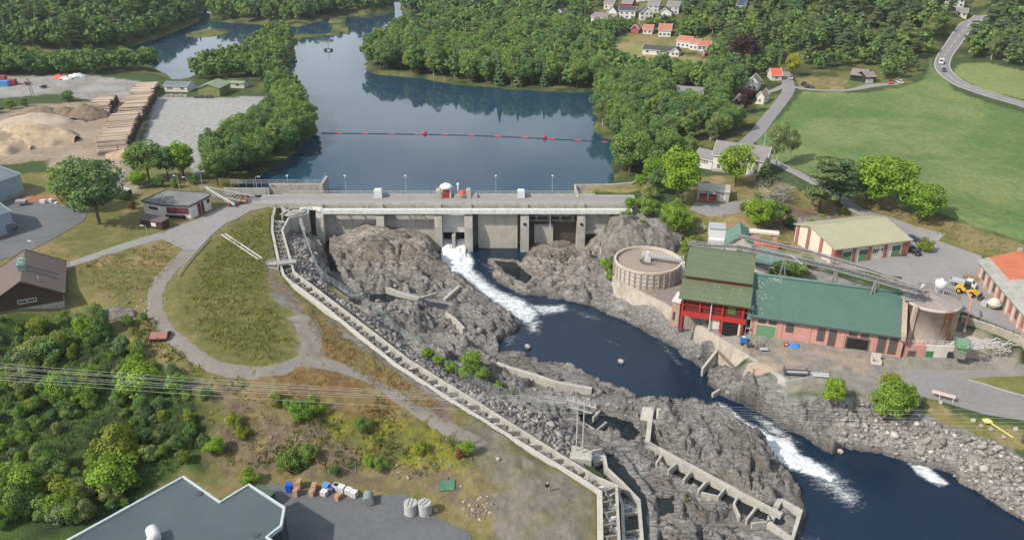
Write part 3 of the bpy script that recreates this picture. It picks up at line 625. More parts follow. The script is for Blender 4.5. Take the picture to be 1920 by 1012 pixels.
# ------------------------------------------------------------ roads and yards as draped sheets
def ribbon(name, px, width, m, dz=.10, step=1.2, wob=0.0, pts=None):
    pts = pts or [Vector(G(*p)) for p in px]
    # Catmull-Rom smoothing
    out = []
    for i in range(len(pts) - 1):
        p0 = pts[max(i - 1, 0)]; p1 = pts[i]; p2 = pts[i + 1]; p3 = pts[min(i + 2, len(pts) - 1)]
        n = max(2, int((p2 - p1).length / step))
        for k in range(n):
            t = k / n
            out.append(.5 * ((2 * p1) + (-p0 + p2) * t + (2 * p0 - 5 * p1 + 4 * p2 - p3) * t * t + (-p0 + 3 * p1 - 3 * p2 + p3) * t ** 3))
    out.append(pts[-1]); n = len(out)
    ws = width if isinstance(width, (list, tuple)) else [width] * len(pts)
    na = 7; vs = []; fs = []
    for i, p in enumerate(out):
        d = (out[min(i + 1, n - 1)] - out[max(i - 1, 0)]); d = Vector((d.x, d.y)).normalized(); nn = Vector((-d.y, d.x))
        q = i / (n - 1) * (len(ws) - 1); a = int(min(q, len(ws) - 2)); w = ws[a] + (ws[a + 1] - ws[a]) * (q - a)
        for k in range(na):
            s = (k / (na - 1) - .5) * w; s *= 1 + wob * (random.random() - .5) * (1 if k in (0, na - 1) else 0)
            x, y = p.x + nn.x * s, p.y + nn.y * s; vs.append((x, y, hgt(x, y) + (dz if k not in (0, na - 1) else dz * .2 + .02)))
    for i in range(n - 1):
        for k in range(na - 1): a = i * na + k; fs.append((a, a + 1, a + na + 1, a + na))
    b = MB(); b.add(vs, fs); o = b.build(name, m, smooth=True); tag(o, kind='structure'); return o, out
def patch(name, px, m, dz=.10, cell=1.6, world=None):
    w = world or [G(*p) for p in px]; w = [(p[0], p[1]) for p in w]
    bd = []
    for i in range(len(w)):
        a = Vector(w[i]); c = Vector(w[(i + 1) % len(w)]); n = max(1, int((c - a).length / cell))
        for k in range(n): bd.append(a.lerp(c, k / n))
    wa = np.array(w); x0, y0 = wa.min(0); x1, y1 = wa.max(0)
    gx, gy = np.meshgrid(np.arange(x0, x1, cell), np.arange(y0, y1, cell)); m_ = sdist(gx, gy, w) < -cell * .4
    pts = bd + [Vector((x, y)) for x, y in zip(gx[m_], gy[m_])]
    nb = len(bd)
    v, e, f, *_ = delaunay_2d_cdt(pts, [], [list(range(nb))], 1, 1e-4)
    b = MB(); b.add([(p.x, p.y, hgt(p.x, p.y) + dz) for p in v], f); o = b.build(name, m, smooth=True); tag(o, kind='structure'); return o
def asphalt(name, c, c2=None, crack=True):
    s = NT(name); s.b.inputs['Roughness'].default_value = .85
    pos = s.n('NewGeometry').outputs['Position']; n1 = s.noise(.12, 5, .65, pos); n2 = s.noise(1.1, 5, .7, pos); n3 = s.noise(14, 2, .6, pos)
    c2 = c2 or tuple(x * 1.3 for x in c)
    cc = s.ramp(n1, [(.35, c), (.65, c2)]); cc = s.mix(.4, cc, s.ramp(n2, [(.3, tuple(x * .75 for x in c)), (.7, tuple(x * 1.25 for x in c2))]))
    cc = s.mix(.25, cc, s.ramp(n3, [(.3, tuple(x * .6 for x in c)), (.7, tuple(x * 1.4 for x in c2))])); s.col(cc); s.bump(n3, .2, .03); return s.m
A_road = asphalt('asphalt', (.17,.165,.165)); A_dark = asphalt('dark_asphalt', (.085,.09,.095), (.13,.135,.14)); A_mid = asphalt('worn_asphalt', (.2,.195,.19), (.25,.24,.235)); A_track = asphalt('gravel_track', (.15,.138,.12), (.22,.2,.175))
patch('asphalt_yard', [(-200,395),(50,366),(110,384),(165,398),(158,415),(100,448),(40,478),(-20,492),(-200,520)], A_dark)
patch('asphalt_yard', [(296,446),(320,428),(370,412),(396,398),(440,378),(470,366),(520,368),(620,366),(620,380),(520,386),(470,396),(420,422),(385,452),(370,470),(342,468)], A_mid, .13)
ribbon('road', [(310,440),(250,457),(190,476),(120,500),(40,525),(-60,560)], [5,4,3.6,3.6,6,14], A_mid, .09)
ribbon('gravel_track', [(365,462),(335,490),(300,530),(290,570),(305,610),(345,650),(400,685),(470,698),(530,690),(575,668),(585,630),(560,590)], [4.5,4,3.6,3.4,3.4,3.4,3.4,3.4,3.6,4,5,6], A_track, .07, wob=.25)
ribbon('gravel_track', [(570,680),(640,690),(710,722),(780,768),(850,808),(900,840)], [4.5,3.2,2.8,2.8,3.4,5], A_track, .06, wob=.3)
patch('loading_yard', [(505,905),(560,915),(700,930),(760,925),(810,965),(880,1000),(900,1060),(880,1150),(500,1150)], A_dark, .1)
# right side
patch('asphalt_yard', [(1590,400),(1625,410),(1690,430),(1760,452),(1840,480),(1850,520),(1925,620),(1915,628),(1812,588),(1700,560),(1690,520),(1560,500),(1440,490),(1440,470),(1510,482),(1700,482),(1700,445),(1600,405)], A_mid, .12)
patch('asphalt_road', [(1690,690),(1760,694),(1925,686),(2200,700),(2200,860),(1925,790),(1850,778),(1760,752),(1715,740),(1700,715)], A_road, .11)
patch('grass_island', [(1816,712),(1860,707),(1925,705),(2050,708),(2050,775),(1940,746),(1895,734),(1850,721)], mat('verge_grass', (.15,.16,.05), .95, .25, .3, bump=.8), .2)
ribbon('country_road', [(1395,272),(1420,248),(1440,222),(1462,195),(1478,170),(1476,150),(1470,135)], 5.5, A_road, .16)
ribbon('driveway', [(1485,163),(1530,169),(1590,169),(1640,160),(1688,157)], [3,3,3,5,3], A_mid, .16)
ribbon('driveway', [(1425,175),(1450,170),(1472,160)], 3.5, A_mid, .18)
hw, hw_pts = ribbon('main_road', [(1975,215),(1920,197),(1850,176),(1795,155),(1768,130),(1770,108),(1788,82),(1812,50),(1826,42),(1840,30)], 7.5, A_road, .18, step=2.5)
ribbon('driveway', [(1300,385),(1340,392),(1380,388),(1420,380),(1470,370)], [7,7,6,4,3], A_road, .12)
ribbon('lane', [(1447,300),(1480,318),(1520,338),(1560,362),(1600,388),(1640,408),(1700,432),(1760,452)], [3.5,3.5,3.5,4,4.5,5,6,8], A_mid, .14)
# white edge lines and centre dashes on the main road
M_paint = mat('road_paint', (.75,.75,.72), .7, .1, 3)
def line_on(out, off, w, z, dash=None, name='road_marking'):
    vs = []; fs = []; L = 0
    for i in range(len(out) - 1):
        a, c = out[i], out[i + 1]; d = Vector((c.x - a.x, c.y - a.y)); l = d.length; d.normalize(); nn = Vector((-d.y, d.x)); L += l
        if dash and (L % (dash * 2)) > dash: continue
        k = len(vs)
        for p in (a, c):
            for s in (off - w / 2, off + w / 2):
                x, y = p.x + nn.x * s, p.y + nn.y * s; vs.append((x, y, hgt(x, y) + z))
        fs.append((k, k + 1, k + 3, k + 2))
    b = MB(); b.add(vs, fs); return tag(b.build(name, M_paint), kind='structure')
line_on(hw_pts, 3.3, .16, .26); line_on(hw_pts, -3.3, .16, .26); line_on(hw_pts, 0, .14, .262, 4)
# ------------------------------------------------------------ shared colours
CONC = mat('concrete', (.34,.325,.295), .9, .2, .35, bump=.3, dirt=(.13,.12,.105), dirt_amt=.6)
CONCL = mat('pale_concrete', (.38,.365,.325), .9, .15, .4, bump=.2, dirt=(.2,.185,.16), dirt_amt=.6)
CONCD = mat('dark_concrete', (.2,.195,.175), .8, .25, .3, bump=.3, dirt=(.06,.055,.05), dirt_amt=.7)  # darker concrete tone with heavier staining
STEEL = mat('galvanised_steel', (.45,.46,.47), .5, .12, 2, metal=.3); WSTEEL = mat('white_painted_steel', (.6,.61,.61), .5, .08, 2)
DSTEEL = mat('dark_steel', (.07,.07,.075), .6, .2, 2); RUST = mat('rusty_steel', (.25,.12,.06), .8, .35, 1.5)
WHITE = mat('white_boards', (.6,.59,.56), .75, .06, .8, stripes=(2, .22, .85)); CREAM = mat('cream_render', (.58,.54,.47), .85, .1, .6, dirt=(.35,.31,.26), dirt_amt=.35)
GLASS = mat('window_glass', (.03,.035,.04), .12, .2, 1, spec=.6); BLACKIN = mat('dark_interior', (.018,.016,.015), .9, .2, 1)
GREYROOF = mat('grey_tile_roof', (.2,.19,.185), .8, .12, .8, stripes=(1, .38, .75)); DARKROOF = mat('dark_tile_roof', (.055,.06,.07), .7, .15, .8)
REDROOF = mat('red_tile_roof', (.36,.15,.1), .8, .15, .9, stripes=(1, .38, .75)); REDWALL = mat('red_boards', (.3,.035,.03), .8, .12, 1)
FELT = mat('roofing_felt', (.16,.165,.16), .9, .2, .35, dirt=(.28,.27,.25), dirt_amt=.4)

def PY(px, py, Y):
    d = ray(px, py); t = Y / d[1]; return Vector((d[0] * t, Y, CZ + d[2] * t))
def frame(A, B, z):
    a = P(A[0], A[1], z); b_ = P(B[0], B[1], z); d = b_ - a
    return a, math.atan2(d.y, d.x), d.length
def local(root, p):
    c, s = math.cos(root.rotation_euler.z), math.sin(root.rotation_euler.z); q = Vector(p) - root.location
    return Vector((q.x * c + q.y * s, -q.x * s + q.y * c, q.z))
def slab(b, c, t):
    """thick plate: four top corners, thickness straight down"""
    return b.add([*c, *[(p[0], p[1], p[2] - t) for p in c]], [(0,1,2,3),(7,6,5,4),(0,4,5,1),(1,5,6,2),(2,6,7,3),(3,7,4,0)])
def window(root, face, u, z, w, h, W, D, fm, gm=None, arch=False, bars=(1, 1), name='window', label=None, dep=.05):
    """window on a building's front/back/left/right wall; u along the wall, z its sill height"""
    gm = gm or GLASS
    def T(x, y, zz):     # x along wall, y outwards
        return {'front': (x, -y, zz), 'back': (W - x, D + y, zz), 'left': (-y, D - x, zz), 'right': (W + y, x, zz)}[face]
    def bx(b, x0, x1, y0, y1, z0, z1):
        a = T(x0, y0, z0); c = T(x1, y1, z1); b.box(min(a[0], c[0]), max(a[0], c[0]), min(a[1], c[1]), max(a[1], c[1]), z0, z1)
    f = MB(); ft = min(.12, w * .14)
    bx(f, u - w/2 - ft, u - w/2, 0, dep + .03, z - ft, z + h + ft); bx(f, u + w/2, u + w/2 + ft, 0, dep + .03, z - ft, z + h + ft)
    bx(f, u - w/2, u + w/2, 0, dep + .03, z + h, z + h + ft); bx(f, u - w/2, u + w/2, 0, dep + .05, z - ft, z)
    for i in range(1, bars[0] + 1):
        if bars[0] > 0: x = u - w/2 + w * i / (bars[0] + 1); bx(f, x - .025, x + .025, dep - .02, dep + .015, z, z + h)
    for i in range(1, bars[1] + 1):
        if bars[1] > 0: q = z + h * i / (bars[1] + 1); bx(f, u - w/2, u + w/2, dep - .02, dep + .01, q - .025, q + .025)
    o = f.build(name, fm, root)
    g = MB(); bx(g, u - w/2, u + w/2, .0, .025, z, z + h); g.build('pane', gm, o)
    if label: o['label'] = label
    return o
def door(root, face, u, w, h, W, D, m, z=0, fm=None, handle=True, name='door', label=None, out=.06):
    def T(x, y): return {'front': (x, -y), 'back': (W - x, D + y), 'left': (-y, D - x), 'right': (W + y, x)}[face]
    def bx(b, x0, x1, y0, y1, z0, z1):
        a = T(x0, y0); c = T(x1, y1); b.box(min(a[0], c[0]), max(a[0], c[0]), min(a[1], c[1]), max(a[1], c[1]), z0, z1)
    b = MB(); bx(b, u - w/2, u + w/2, 0, out, z, z + h); o = b.build(name, m, root)
    f = MB(); ft = .1
    bx(f, u - w/2 - ft, u - w/2, 0, out + .03, z, z + h + ft); bx(f, u + w/2, u + w/2 + ft, 0, out + .03, z, z + h + ft); bx(f, u - w/2, u + w/2, 0, out + .03, z + h, z + h + ft)
    f.build('door_frame', fm or m, o)
    if label: o['label'] = label
    return o
def gable_house(name, label, cat, A, B, z, D, wh, rh, wall, roof, trim=None, over=.5, axis='x', base=None, chim=(), wins=(), doors=(), group=None, extra_down=1.5, rlabel=None):
    """pitched-roof building. axis 'x': ridge along the front; 'y': gable faces the front"""
    loc, rz, W = frame(A, B, z)
    t = thing(name, label, cat, loc, rz, group); trim = trim or WHITE
    b = MB()
    if axis == 'x': b.extr([(0, -extra_down), (D, -extra_down), (D, wh), (D/2, wh + rh - .12), (0, wh)], 0, W, 'x')
    else: b.extr([(0, -extra_down), (W, -extra_down), (W, wh), (W/2, wh + rh - .12), (0, wh)], 0, D)
    b.build('wall', wall, t)
    r = MB(); th = .22
    if axis == 'x':
        k = rh / (D / 2); ez = wh - over * k
        slab(r, [(-over, -over, ez), (W + over, -over, ez), (W + over, D/2, wh + rh), (-over, D/2, wh + rh)], th)
        slab(r, [(-over, D/2, wh + rh), (W + over, D/2, wh + rh), (W + over, D + over, ez), (-over, D + over, ez)], th)
        tm = MB()
        for x in (-over - .03, W + over - .12):
            for y0, y1 in ((-over, D/2), (D + over, D/2)): tm.beam((x + .07, y0, ez - .05), (x + .07, y1, wh + rh - .05), .12, .34)
        tm.box(-over, W + over, -over - .08, -over + .02, ez - .3, ez - .06)
    else:
        k = rh / (W / 2); ez = wh - over * k
        slab(r, [(-over, -over, ez), (W/2, -over, wh + rh), (W/2, D + over, wh + rh), (-over, D + over, ez)], th)
        slab(r, [(W/2, -over, wh + rh), (W + over, -over, ez), (W + over, D + over, ez), (W/2, D + over, wh + rh)], th)
        tm = MB()
        for y in (-over - .03, D + over + .03):
            tm.beam((-over, y, ez - .05), (W/2, y, wh + rh - .05), .12, .34); tm.beam((W + over, y, ez - .05), (W/2, y, wh + rh - .05), .12, .34)
    ro = r.build('roof', roof, t); tm.build('bargeboard', trim, t)
    if rlabel: ro['label'] = rlabel
    if base:
        b = MB(); b.box(-.05, W + .05, -.05, D + .05, -extra_down, base); b.build('foundation', CONC, t)
    for (cx, cy, s, h, m) in chim:
        zc = wh + rh * (1 - abs(cy - D/2) / (D/2)) if axis == 'x' else wh + rh * (1 - abs(cx - W/2) / (W/2))
        b = MB(); b.box(cx - s/2, cx + s/2, cy - s/2, cy + s/2, zc - .6, zc + h); b.box(cx - s/2 - .08, cx + s/2 + .08, cy - s/2 - .08, cy + s/2 + .08, zc + h, zc + h + .12); b.build('chimney', m, ro)
    for (fc, u, zz, w, h) in wins: window(t, fc, u * (W if fc in ('front', 'back') else D), zz, w, h, W, D, trim)
    for (fc, u, w, h, m) in doors: door(t, fc, u * (W if fc in ('front', 'back') else D), w, h, W, D, m, fm=trim)
    return t, W

# ============================================================ THE DAM
DY0, DY1 = 223.6, 232.4
dam = thing('dam', 'long grey concrete dam with road deck, buttress piers and sluice gates across the river', 'dam', (0, 228, 0))
def dl(p): return Vector(p) - Vector((0, 228, 0))
def dbx(x0, x1, y0, y1, z0, z1, b=None):
    b = b or MB(); return b.box(x0, x1, y0 - 228, y1 - 228, z0, z1)
xl, xr = PY(560, 380, 228).x, PY(1192, 380, 228).x
b = dbx(xl - 12, xr, DY0, DY1, -.9, .14); b.build('deck', CONC, dam)
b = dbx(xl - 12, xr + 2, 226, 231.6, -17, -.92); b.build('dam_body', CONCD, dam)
# parapets and their railings
b = dbx(xl - 12, xr, DY0, DY0 + .35, .14, .62); b.build('parapet', CONCL, dam); b = dbx(xl - 6, xr - 12, DY1 - .35, DY1, .14, .62); b.build('parapet', CONCL, dam)
for yy, x0, x1 in ((DY0 + .17, xl - 10, xr), (DY1 - .17, xl - 4, xr - 13)):
    b = MB(); n = int((x1 - x0) / 2)
    for i in range(n + 1): x = x0 + (x1 - x0) * i / n; b.tube((x, yy - 228, .6), (x, yy - 228, 1.5), .05, 5)
    for zz in (1.05, 1.48): b.tube((x0, yy - 228, zz), (x1, yy - 228, zz), .045, 5)
    b.build('railing', STEEL, dam)
# white service girder along the front
gx0, gx1 = PY(600, 390, 221).x, PY(1186, 390, 221).x
b = MB(); dbx(gx0, gx1, 221.4, 222.6, -1.05, -.55, b); dbx(gx0, gx1, 221.35, 221.5, -1.9, -1.05, b)
cpts = [P(563, 394, -1.2), P(575, 391, -1.1), P(588, 389.5, -.9), Vector((gx0 + .2, 221.9, -.8))]
for a, c in zip(cpts[:-1], cpts[1:]): b.beam(dl(a), dl(c), 1.1, .9)
b.build('service_girder', mat('white_girder', (.62,.63,.6), .6, .1, .8, dirt=(.3,.29,.27), dirt_amt=.5), dam)
x = gx0
while x < gx1: b = MB(); b.beam((x, 221.9 - 228, -1.0), (x, 223.7 - 228, -.7), .2, .3); b.build('girder_bracket', CONC, dam); x += 4.5
piers = [597, 711, 820.5, 877.5, 984, 1091]; bots = [-10.4, -8.5, -14.6, -15.2, -13.5, -14.5]; pw = [2.3, 2.3, 2.2, 2.4, 2.5, 2.4]
PX = []
PIERM = mat('pier_concrete', (.36,.345,.31), .9, .15, .4, bump=.25, dirt=(.15,.135,.115), dirt_amt=.55)
for px, zb, w in zip(piers, bots, pw):
    x = PY(px, 392, 221.5).x; PX.append((x, w)); b = MB()
    b.extr([(220.6 - 228, zb - 1.5), (226.2 - 228, zb - 1.5), (226.2 - 228, -.9), (222.4 - 228, -.9), (222.4 - 228, -1.9), (221.6 - 228, -3.2), (220.9 - 228, -6)], x - w/2, x + w/2, 'x')
    b.box(x - w/2 + .2, x + w/2 - .2, 223.2 - 228, 224.5 - 228, -.9, .5)
    b.build('pier', PIERM, dam)
def bay(i): return PX[i][0] + PX[i][1]/2, PX[i+1][0] - PX[i+1][1]/2
# bays 1 and 2: sloping concrete spillway faces with the shadowed lintel slot drawn as a dark bar
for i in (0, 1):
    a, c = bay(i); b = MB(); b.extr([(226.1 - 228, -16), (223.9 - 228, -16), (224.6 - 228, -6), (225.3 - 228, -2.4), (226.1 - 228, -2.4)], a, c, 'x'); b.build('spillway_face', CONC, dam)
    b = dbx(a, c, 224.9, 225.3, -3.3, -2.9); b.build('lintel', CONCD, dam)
# bay 3: the open sluice: light panel above two openings with a wedge divider, water pouring out
a, c = bay(2); m3 = (a + c) / 2
b = dbx(a, c, 224.0, 225.9, -8.8, -1.0); b.build('gate_panel', mat('pale_gate', (.5,.5,.47), .8, .1, .6, dirt=(.3,.29,.27), dirt_amt=.4), dam)
b = MB(); b.prism([(m3 - .5, 220.6 - 228), (m3 + .5, 220.6 - 228), (m3 + .5, 226 - 228), (m3 - .5, 226 - 228)], -14, -8.8); b.build('sluice_divider', PIERM, dam)
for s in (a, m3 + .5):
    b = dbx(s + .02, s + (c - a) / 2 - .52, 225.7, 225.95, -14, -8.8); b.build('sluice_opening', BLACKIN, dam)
# bay 4: large pale gate leaf, recessed between dark side slots
a, c = bay(3); b = dbx(a + 1.6, c - .9, 223.6, 225.9, -15.6, -2.2); b.build('gate_leaf', mat('gate_concrete', (.43,.4,.34), .9, .12, .3, stripes=(2, .9, .86), dirt=(.28,.26,.22)), dam)
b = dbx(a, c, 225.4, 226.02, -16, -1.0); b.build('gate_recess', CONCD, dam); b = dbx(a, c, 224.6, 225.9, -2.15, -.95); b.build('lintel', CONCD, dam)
# bay 5: raised radial gate with girders, dark brown wall and a pale block
a, c = bay(4); b = dbx(a, c, 225.2, 226.02, -16, -3.9); b.build('gate_recess', mat('dark_brown_wall', (.075,.065,.05), .6, .3, .3), dam)
b = dbx(a + 1.7, a + 7.4, 224.0, 225.1, -12.5, -6.4); b.build('gate_block', CONCL, dam)
b = MB(); dbx(a, c, 224.0, 225.2, -2.4, -1.0, b); dbx(a, c, 223.9, 224.3, -3.7, -3.2, b); dbx(a, c, 223.7, 224.1, -5.1, -4.7, b)
for q in (.16, .42, .66, .92): dbx(a + (c-a)*q - .35, a + (c-a)*q + .35, 223.5, 225.2, -5.2, -2.2, b)
b.build('gate_girder', CONCD, dam)
xx = PY(1032, 400, 223).x; b = MB(); b.tube((xx, 223.2 - 228, -7.4), (xx, 223.2 - 228, -1.2), .12, 8); b.build('white_pipe', WSTEEL, dam)
for i in (4, 5):
    x, w = PX[i]; b = MB(); b.tube((x, 220.75 - 228, -5.0), (x, 221.5 - 228, -5.0), .42, 14); b.build('drain_hole', BLACKIN, dam)
    b = MB(); b.tube((x + .2, 221.3 - 228, -3.4), (x + .2, 221.3 - 228, -1.9), .06, 5); b.build('drain_pipe', STEEL, dam)
# right abutment wall and its sloping foot
a = PX[5][0] + PX[5][1]/2; b = dbx(a, xr + 2, 223.4, 226.05, -9, -1.0); b.build('abutment_wall', CONC, dam)
b = dbx(a, xr - 6, 222.7, 223.45, -8.8, -7.6); b.build('abutment_ledge', CONCL, dam)
b = MB(); b.box(xl - 12, xr, DY0 + .9 - 228, DY1 - .9 - 228, .14, .17); b.build('road_surface', A_mid, dam)
# lifting gear on the deck
def deckbox(px, w, h, d, name, m, y=230.4, z0=.14, bev=.25):
    x = PY(px, 372, y).x; b = MB(); b.prism([(x - w/2, y - d/2 - 228), (x + w/2, y - d/2 - 228), (x + w/2, y + d/2 - 228), (x - w/2, y + d/2 - 228)], z0, z0 + h - bev)
    b.prism([(x - w/2 + bev, y - d/2 + bev - 228), (x + w/2 - bev, y - d/2 + bev - 228), (x + w/2 - bev, y + d/2 - bev - 228), (x - w/2 + bev, y + d/2 - bev - 228)], z0 + h - bev, z0 + h); return b.build(name, m, dam)
deckbox(710, 2.4, 2.6, 2.2, 'hoist_housing', WSTEEL); deckbox(977, 2.2, 2.4, 2.2, 'hoist_housing', WSTEEL)
deckbox(874, 7.0, 1.0, 2.2, 'hoist_base', CONCL); deckbox(823, 1.6, 2.6, 2.6, 'hoist_base', CONCL); deckbox(879, 1.5, 2.6, 2.6, 'hoist_base', CONCL)
def kiosk():
    t = thing('gatehouse', 'small gatehouse on the dam deck with a red door and a white domed roof', 'gatehouse', (PY(837, 370, 230.6).x, 230.6, .14))
    b = MB(); b.box(-1.5, 1.5, -1.2, 1.2, 0, 3.1); b.build('wall', CREAM, t)
    b = MB(); b.box(-1.0, 1.0, -1.28, -1.2, .1, 2.6); b.build('door', REDWALL, t)
    b = MB(); b.lathe([(0, 4.3), (.7, 4.25), (1.5, 3.9), (1.95, 3.4), (1.95, 3.1), (0, 3.1)], 14); b.build('roof', mat('white_roof', (.74,.75,.76), .6, .1, 3), t, True)
kiosk()
def dome():
    t = thing('hoist_cover', 'rounded red cover over the hoist beside the gatehouse', 'cover', (PY(868, 365, 230.4).x, 230.2, 1.14))
    b = MB(); b.lathe([(0, 1.35), (.7, 1.2), (1.15, .8), (1.35, .1), (1.4, 0)], 18); b.build('cover', mat('red_cover', (.4,.06,.06), .5, .1, 1), t, True)
    b = MB(); b.lathe([(0, -.01), (1.6, -.01), (1.6, .12), (0, .12)], 18); b.build('flange', STEEL, t)
dome()
t = thing('vent_stack', 'short white ventilation stack behind the red hoist cover', 'vent', (PY(859, 352, 231.6).x, 231.6, .14))
b = MB(); b.tube((0, 0, 0), (0, 0, 3.6), .28, 10); b.build('pipe', WSTEEL, t); b = MB(); b.lathe([(0, 4.2), (.4, 4.0), (.5, 3.6), (0, 3.55)], 10); b.build('cowl', WSTEEL, t)
# sluice jet
xs0, xs1 = bay(2); mm = NT('white_water'); mm.b.inputs['Roughness'].default_value = .5
pos = mm.n('NewGeometry').outputs['Position']; mp = mm.n('Mapping'); mp.inputs['Scale'].default_value = (1.6, .3, .35); mm.l(pos, mp.inputs[0])
q = mm.noise(1.2, 6, .7, mp.outputs[0], .4); mm.col(mm.ramp(q, [(.3, (.45, .5, .54)), (.5, (.82, .83, .83))])); mm.bump(q, .6, .3); WW = mm.m
vs = []; fs = []; nj, nk = 26, 22
for j in range(nj):
    t = j / (nj - 1); y = 225.5 - 12.5 * t; z = -11.6 - 2.6 * t ** 1.6
    for k in range(nk):
        s = k / (nk - 1) * 2 - 1; wdt = (xs1 - xs0) / 2 * (1 + .15 * t)
        dip = .9 * math.exp(-(s * 5) ** 2) * (1 - t) ; nz = (fbm(np.array(s * 4.), np.array(t * 9.), 5, 3) - .5) * (1.5 * t + .25)
        vs.append(((xs0 + xs1) / 2 + s * wdt, y + (1 - s * s) * -1.2 * t, z - dip - .7 * s * s * t + nz * 1.1))
for j in range(nj - 1):
    for k in range(nk - 1): a = j * nk + k; fs.append((a, a + 1, a + nk + 1, a + nk))
b = MB(); b.add(vs, fs); tag(b.build('sluice_jet', WW, smooth=True), kind='structure')

# ------------------------------------------------------------ lake-side wall left of the dam
iw = thing('intake_wall', 'stained concrete wall with a fence on top beside the lake, left of the dam', 'wall', tuple(PY(556, 368, 236)))
iw.location.z = 0; a = PY(507, 366, 236).x - iw.location.x; c = PY(607, 366, 236).x - iw.location.x
b = MB(); b.box(a, c, 0, .8, -3.5, 2.3); b.box(c - .8, c, .8, 8, -3.5, 2.3); b.build('wall', mat('mottled_concrete', (.36,.33,.29), .9, .3, 1.1, bump=.4, dirt=(.18,.15,.12), dirt_amt=.8), iw)
b = MB(); b.box(a - 14, a, -.6, -.1, -1, 1.2); b.build('low_wall', CONCL, iw)
b = MB(); n = 12
for i in range(n + 1): x = a - 12 + (c - a + 12) * i / n; b.tube((x, .4, 1.2), (x, .4, 3.6), .05, 5)
for zz in (2.5, 3.05, 3.6): b.tube((a - 12, .4, zz), (c, .4, zz), .04, 5)
for i in range(4): b.tube((c - .4, .4 + i * 2.5, 2.3), (c - .4, .4 + i * 2.5, 3.6), .05, 5)
b.tube((c - .4, .4, 3.6), (c - .4, 7.9, 3.6), .04, 5); b.build('fence', STEEL, iw)
# right: low wall round the gravel platform
b = MB(); b.wall([P(1084, 370, .45), P(1078, 346, .45), P(1150, 345, .45), P(1185, 342, .6), P(1216, 332, .9)], .6, 2.5, 0); tag(b.build('low_wall', CONCL), 'low pale concrete wall edging the gravel platform at the right end of the dam', 'wall')
# trash rack and sloping footbridge at the left end
rk = thing('trash_rack', 'rust-red framed grating box with a sloping bar rack beside the dam road', 'rack', tuple(P(410, 391, .2)))
o = rk.location; b = MB(); A2, B2, C2, D2 = [P(*q) - o for q in ((430,387,.3),(463,380,.3),(460,372,.3),(428,378,.3))]
e1 = B2 - A2; e2 = D2 - A2
for q0, q1 in ((A2, B2), (B2, C2), (C2, D2), (D2, A2)): b.beam(q0 + Vector((0, 0, .9)), q1 + Vector((0, 0, .9)), .3, .3); b.beam(q0 + Vector((0, 0, .1)), q1 + Vector((0, 0, .1)), .25, .25)
for q in (A2, B2, C2, D2): b.beam(q, q + Vector((0, .01, 1)), .3, .3)
b.build('frame', mat('rust_red_paint', (.35,.12,.07), .8, .2, 1), rk)
b = MB(); slab(b, [tuple(q + Vector((0, 0, .5))) for q in (A2, B2, C2, D2)], .1); b.build('mesh_panel', mat('olive_panel', (.09,.11,.07), .8, .3, 1), rk)
b = MB(); a1, a2 = P(386, 352, 3.0) - o, P(440, 384, 1.0) - o; b.beam(a1, a2, .6, .45); b.build('lifting_arm', STEEL, rk)
b = MB()
for k in range(12):
    q = (k + .5) / 12; s0 = P(392, 352, 2.6) - o; s1 = P(455, 370, 1.4) - o; w = s0.lerp(s1, q); b.beam(w, w + Vector((-1.2, -5, -.8)), .12, .12)
b.beam(P(388, 350, 2.9) - o, P(478, 368, 1.6) - o, .25, .25); b.beam(P(396, 366, 1.5) - o, P(462, 378, 1.2) - o, .25, .2); b.build('bar_rack', STEEL, rk)
for k in range(5):
    w = (P(388, 350, 2.9) - o).lerp(P(470, 367, 1.6) - o, k / 4); b = MB(); b.tube(w + Vector((0, 0, -2.5)), w, .12, 6); b.build('support_leg', STEEL, rk)

# ============================================================ FISH LADDER
lw = [P(*q) for q in LW]; rw = [P(*q) for q in RWL]
lad = thing('fish_ladder', 'long concrete fish ladder with stepped pools running from the dam down to the lower river', 'fish ladder', tuple(lw[5])); lo = lad.location.copy()
b = MB(); b.wall([q - lo for q in lw[:5]], .7, 3.2, 0); b.build('side_wall', CONCL, lad); b = MB(); b.wall([q - lo for q in lw[4:]], 1.05, 3.2, 0); b.build('side_wall', mat('cream_wall_concrete', (.42,.4,.35), .9, .12, .5, bump=.15, dirt=(.33,.3,.25), dirt_amt=.5), lad)  # lower left wall is a paler cream concrete
b = MB(); b.wall([q - lo for q in rw], .5, 3.4, 0); b.build('side_wall', CONCL, lad)
def resample(pts, step):
    out = []; acc = 0
    for a, c in zip(pts[:-1], pts[1:]):
        n = max(1, round((c - a).length / step))
        for k in range(n): out.append(a.lerp(c, k / n))
    out.append(pts[-1]); return out
def pairs(L, Rr, step):
    out = []
    for i in range(len(L) - 1):
        n = max(1, round(((L[i+1] - L[i]).length + (Rr[i+1] - Rr[i]).length) / 2 / step))
        for k in range(n): out.append((L[i].lerp(L[i+1], k / n), Rr[i].lerp(Rr[i+1], k / n)))
    out.append((L[-1], Rr[-1])); return out
prs = pairs(lw, rw, 2.75)
vs = []; fs = []; fo_l = []
BAF = mat('baffle_concrete', (.2,.185,.16), .9, .2, 1)
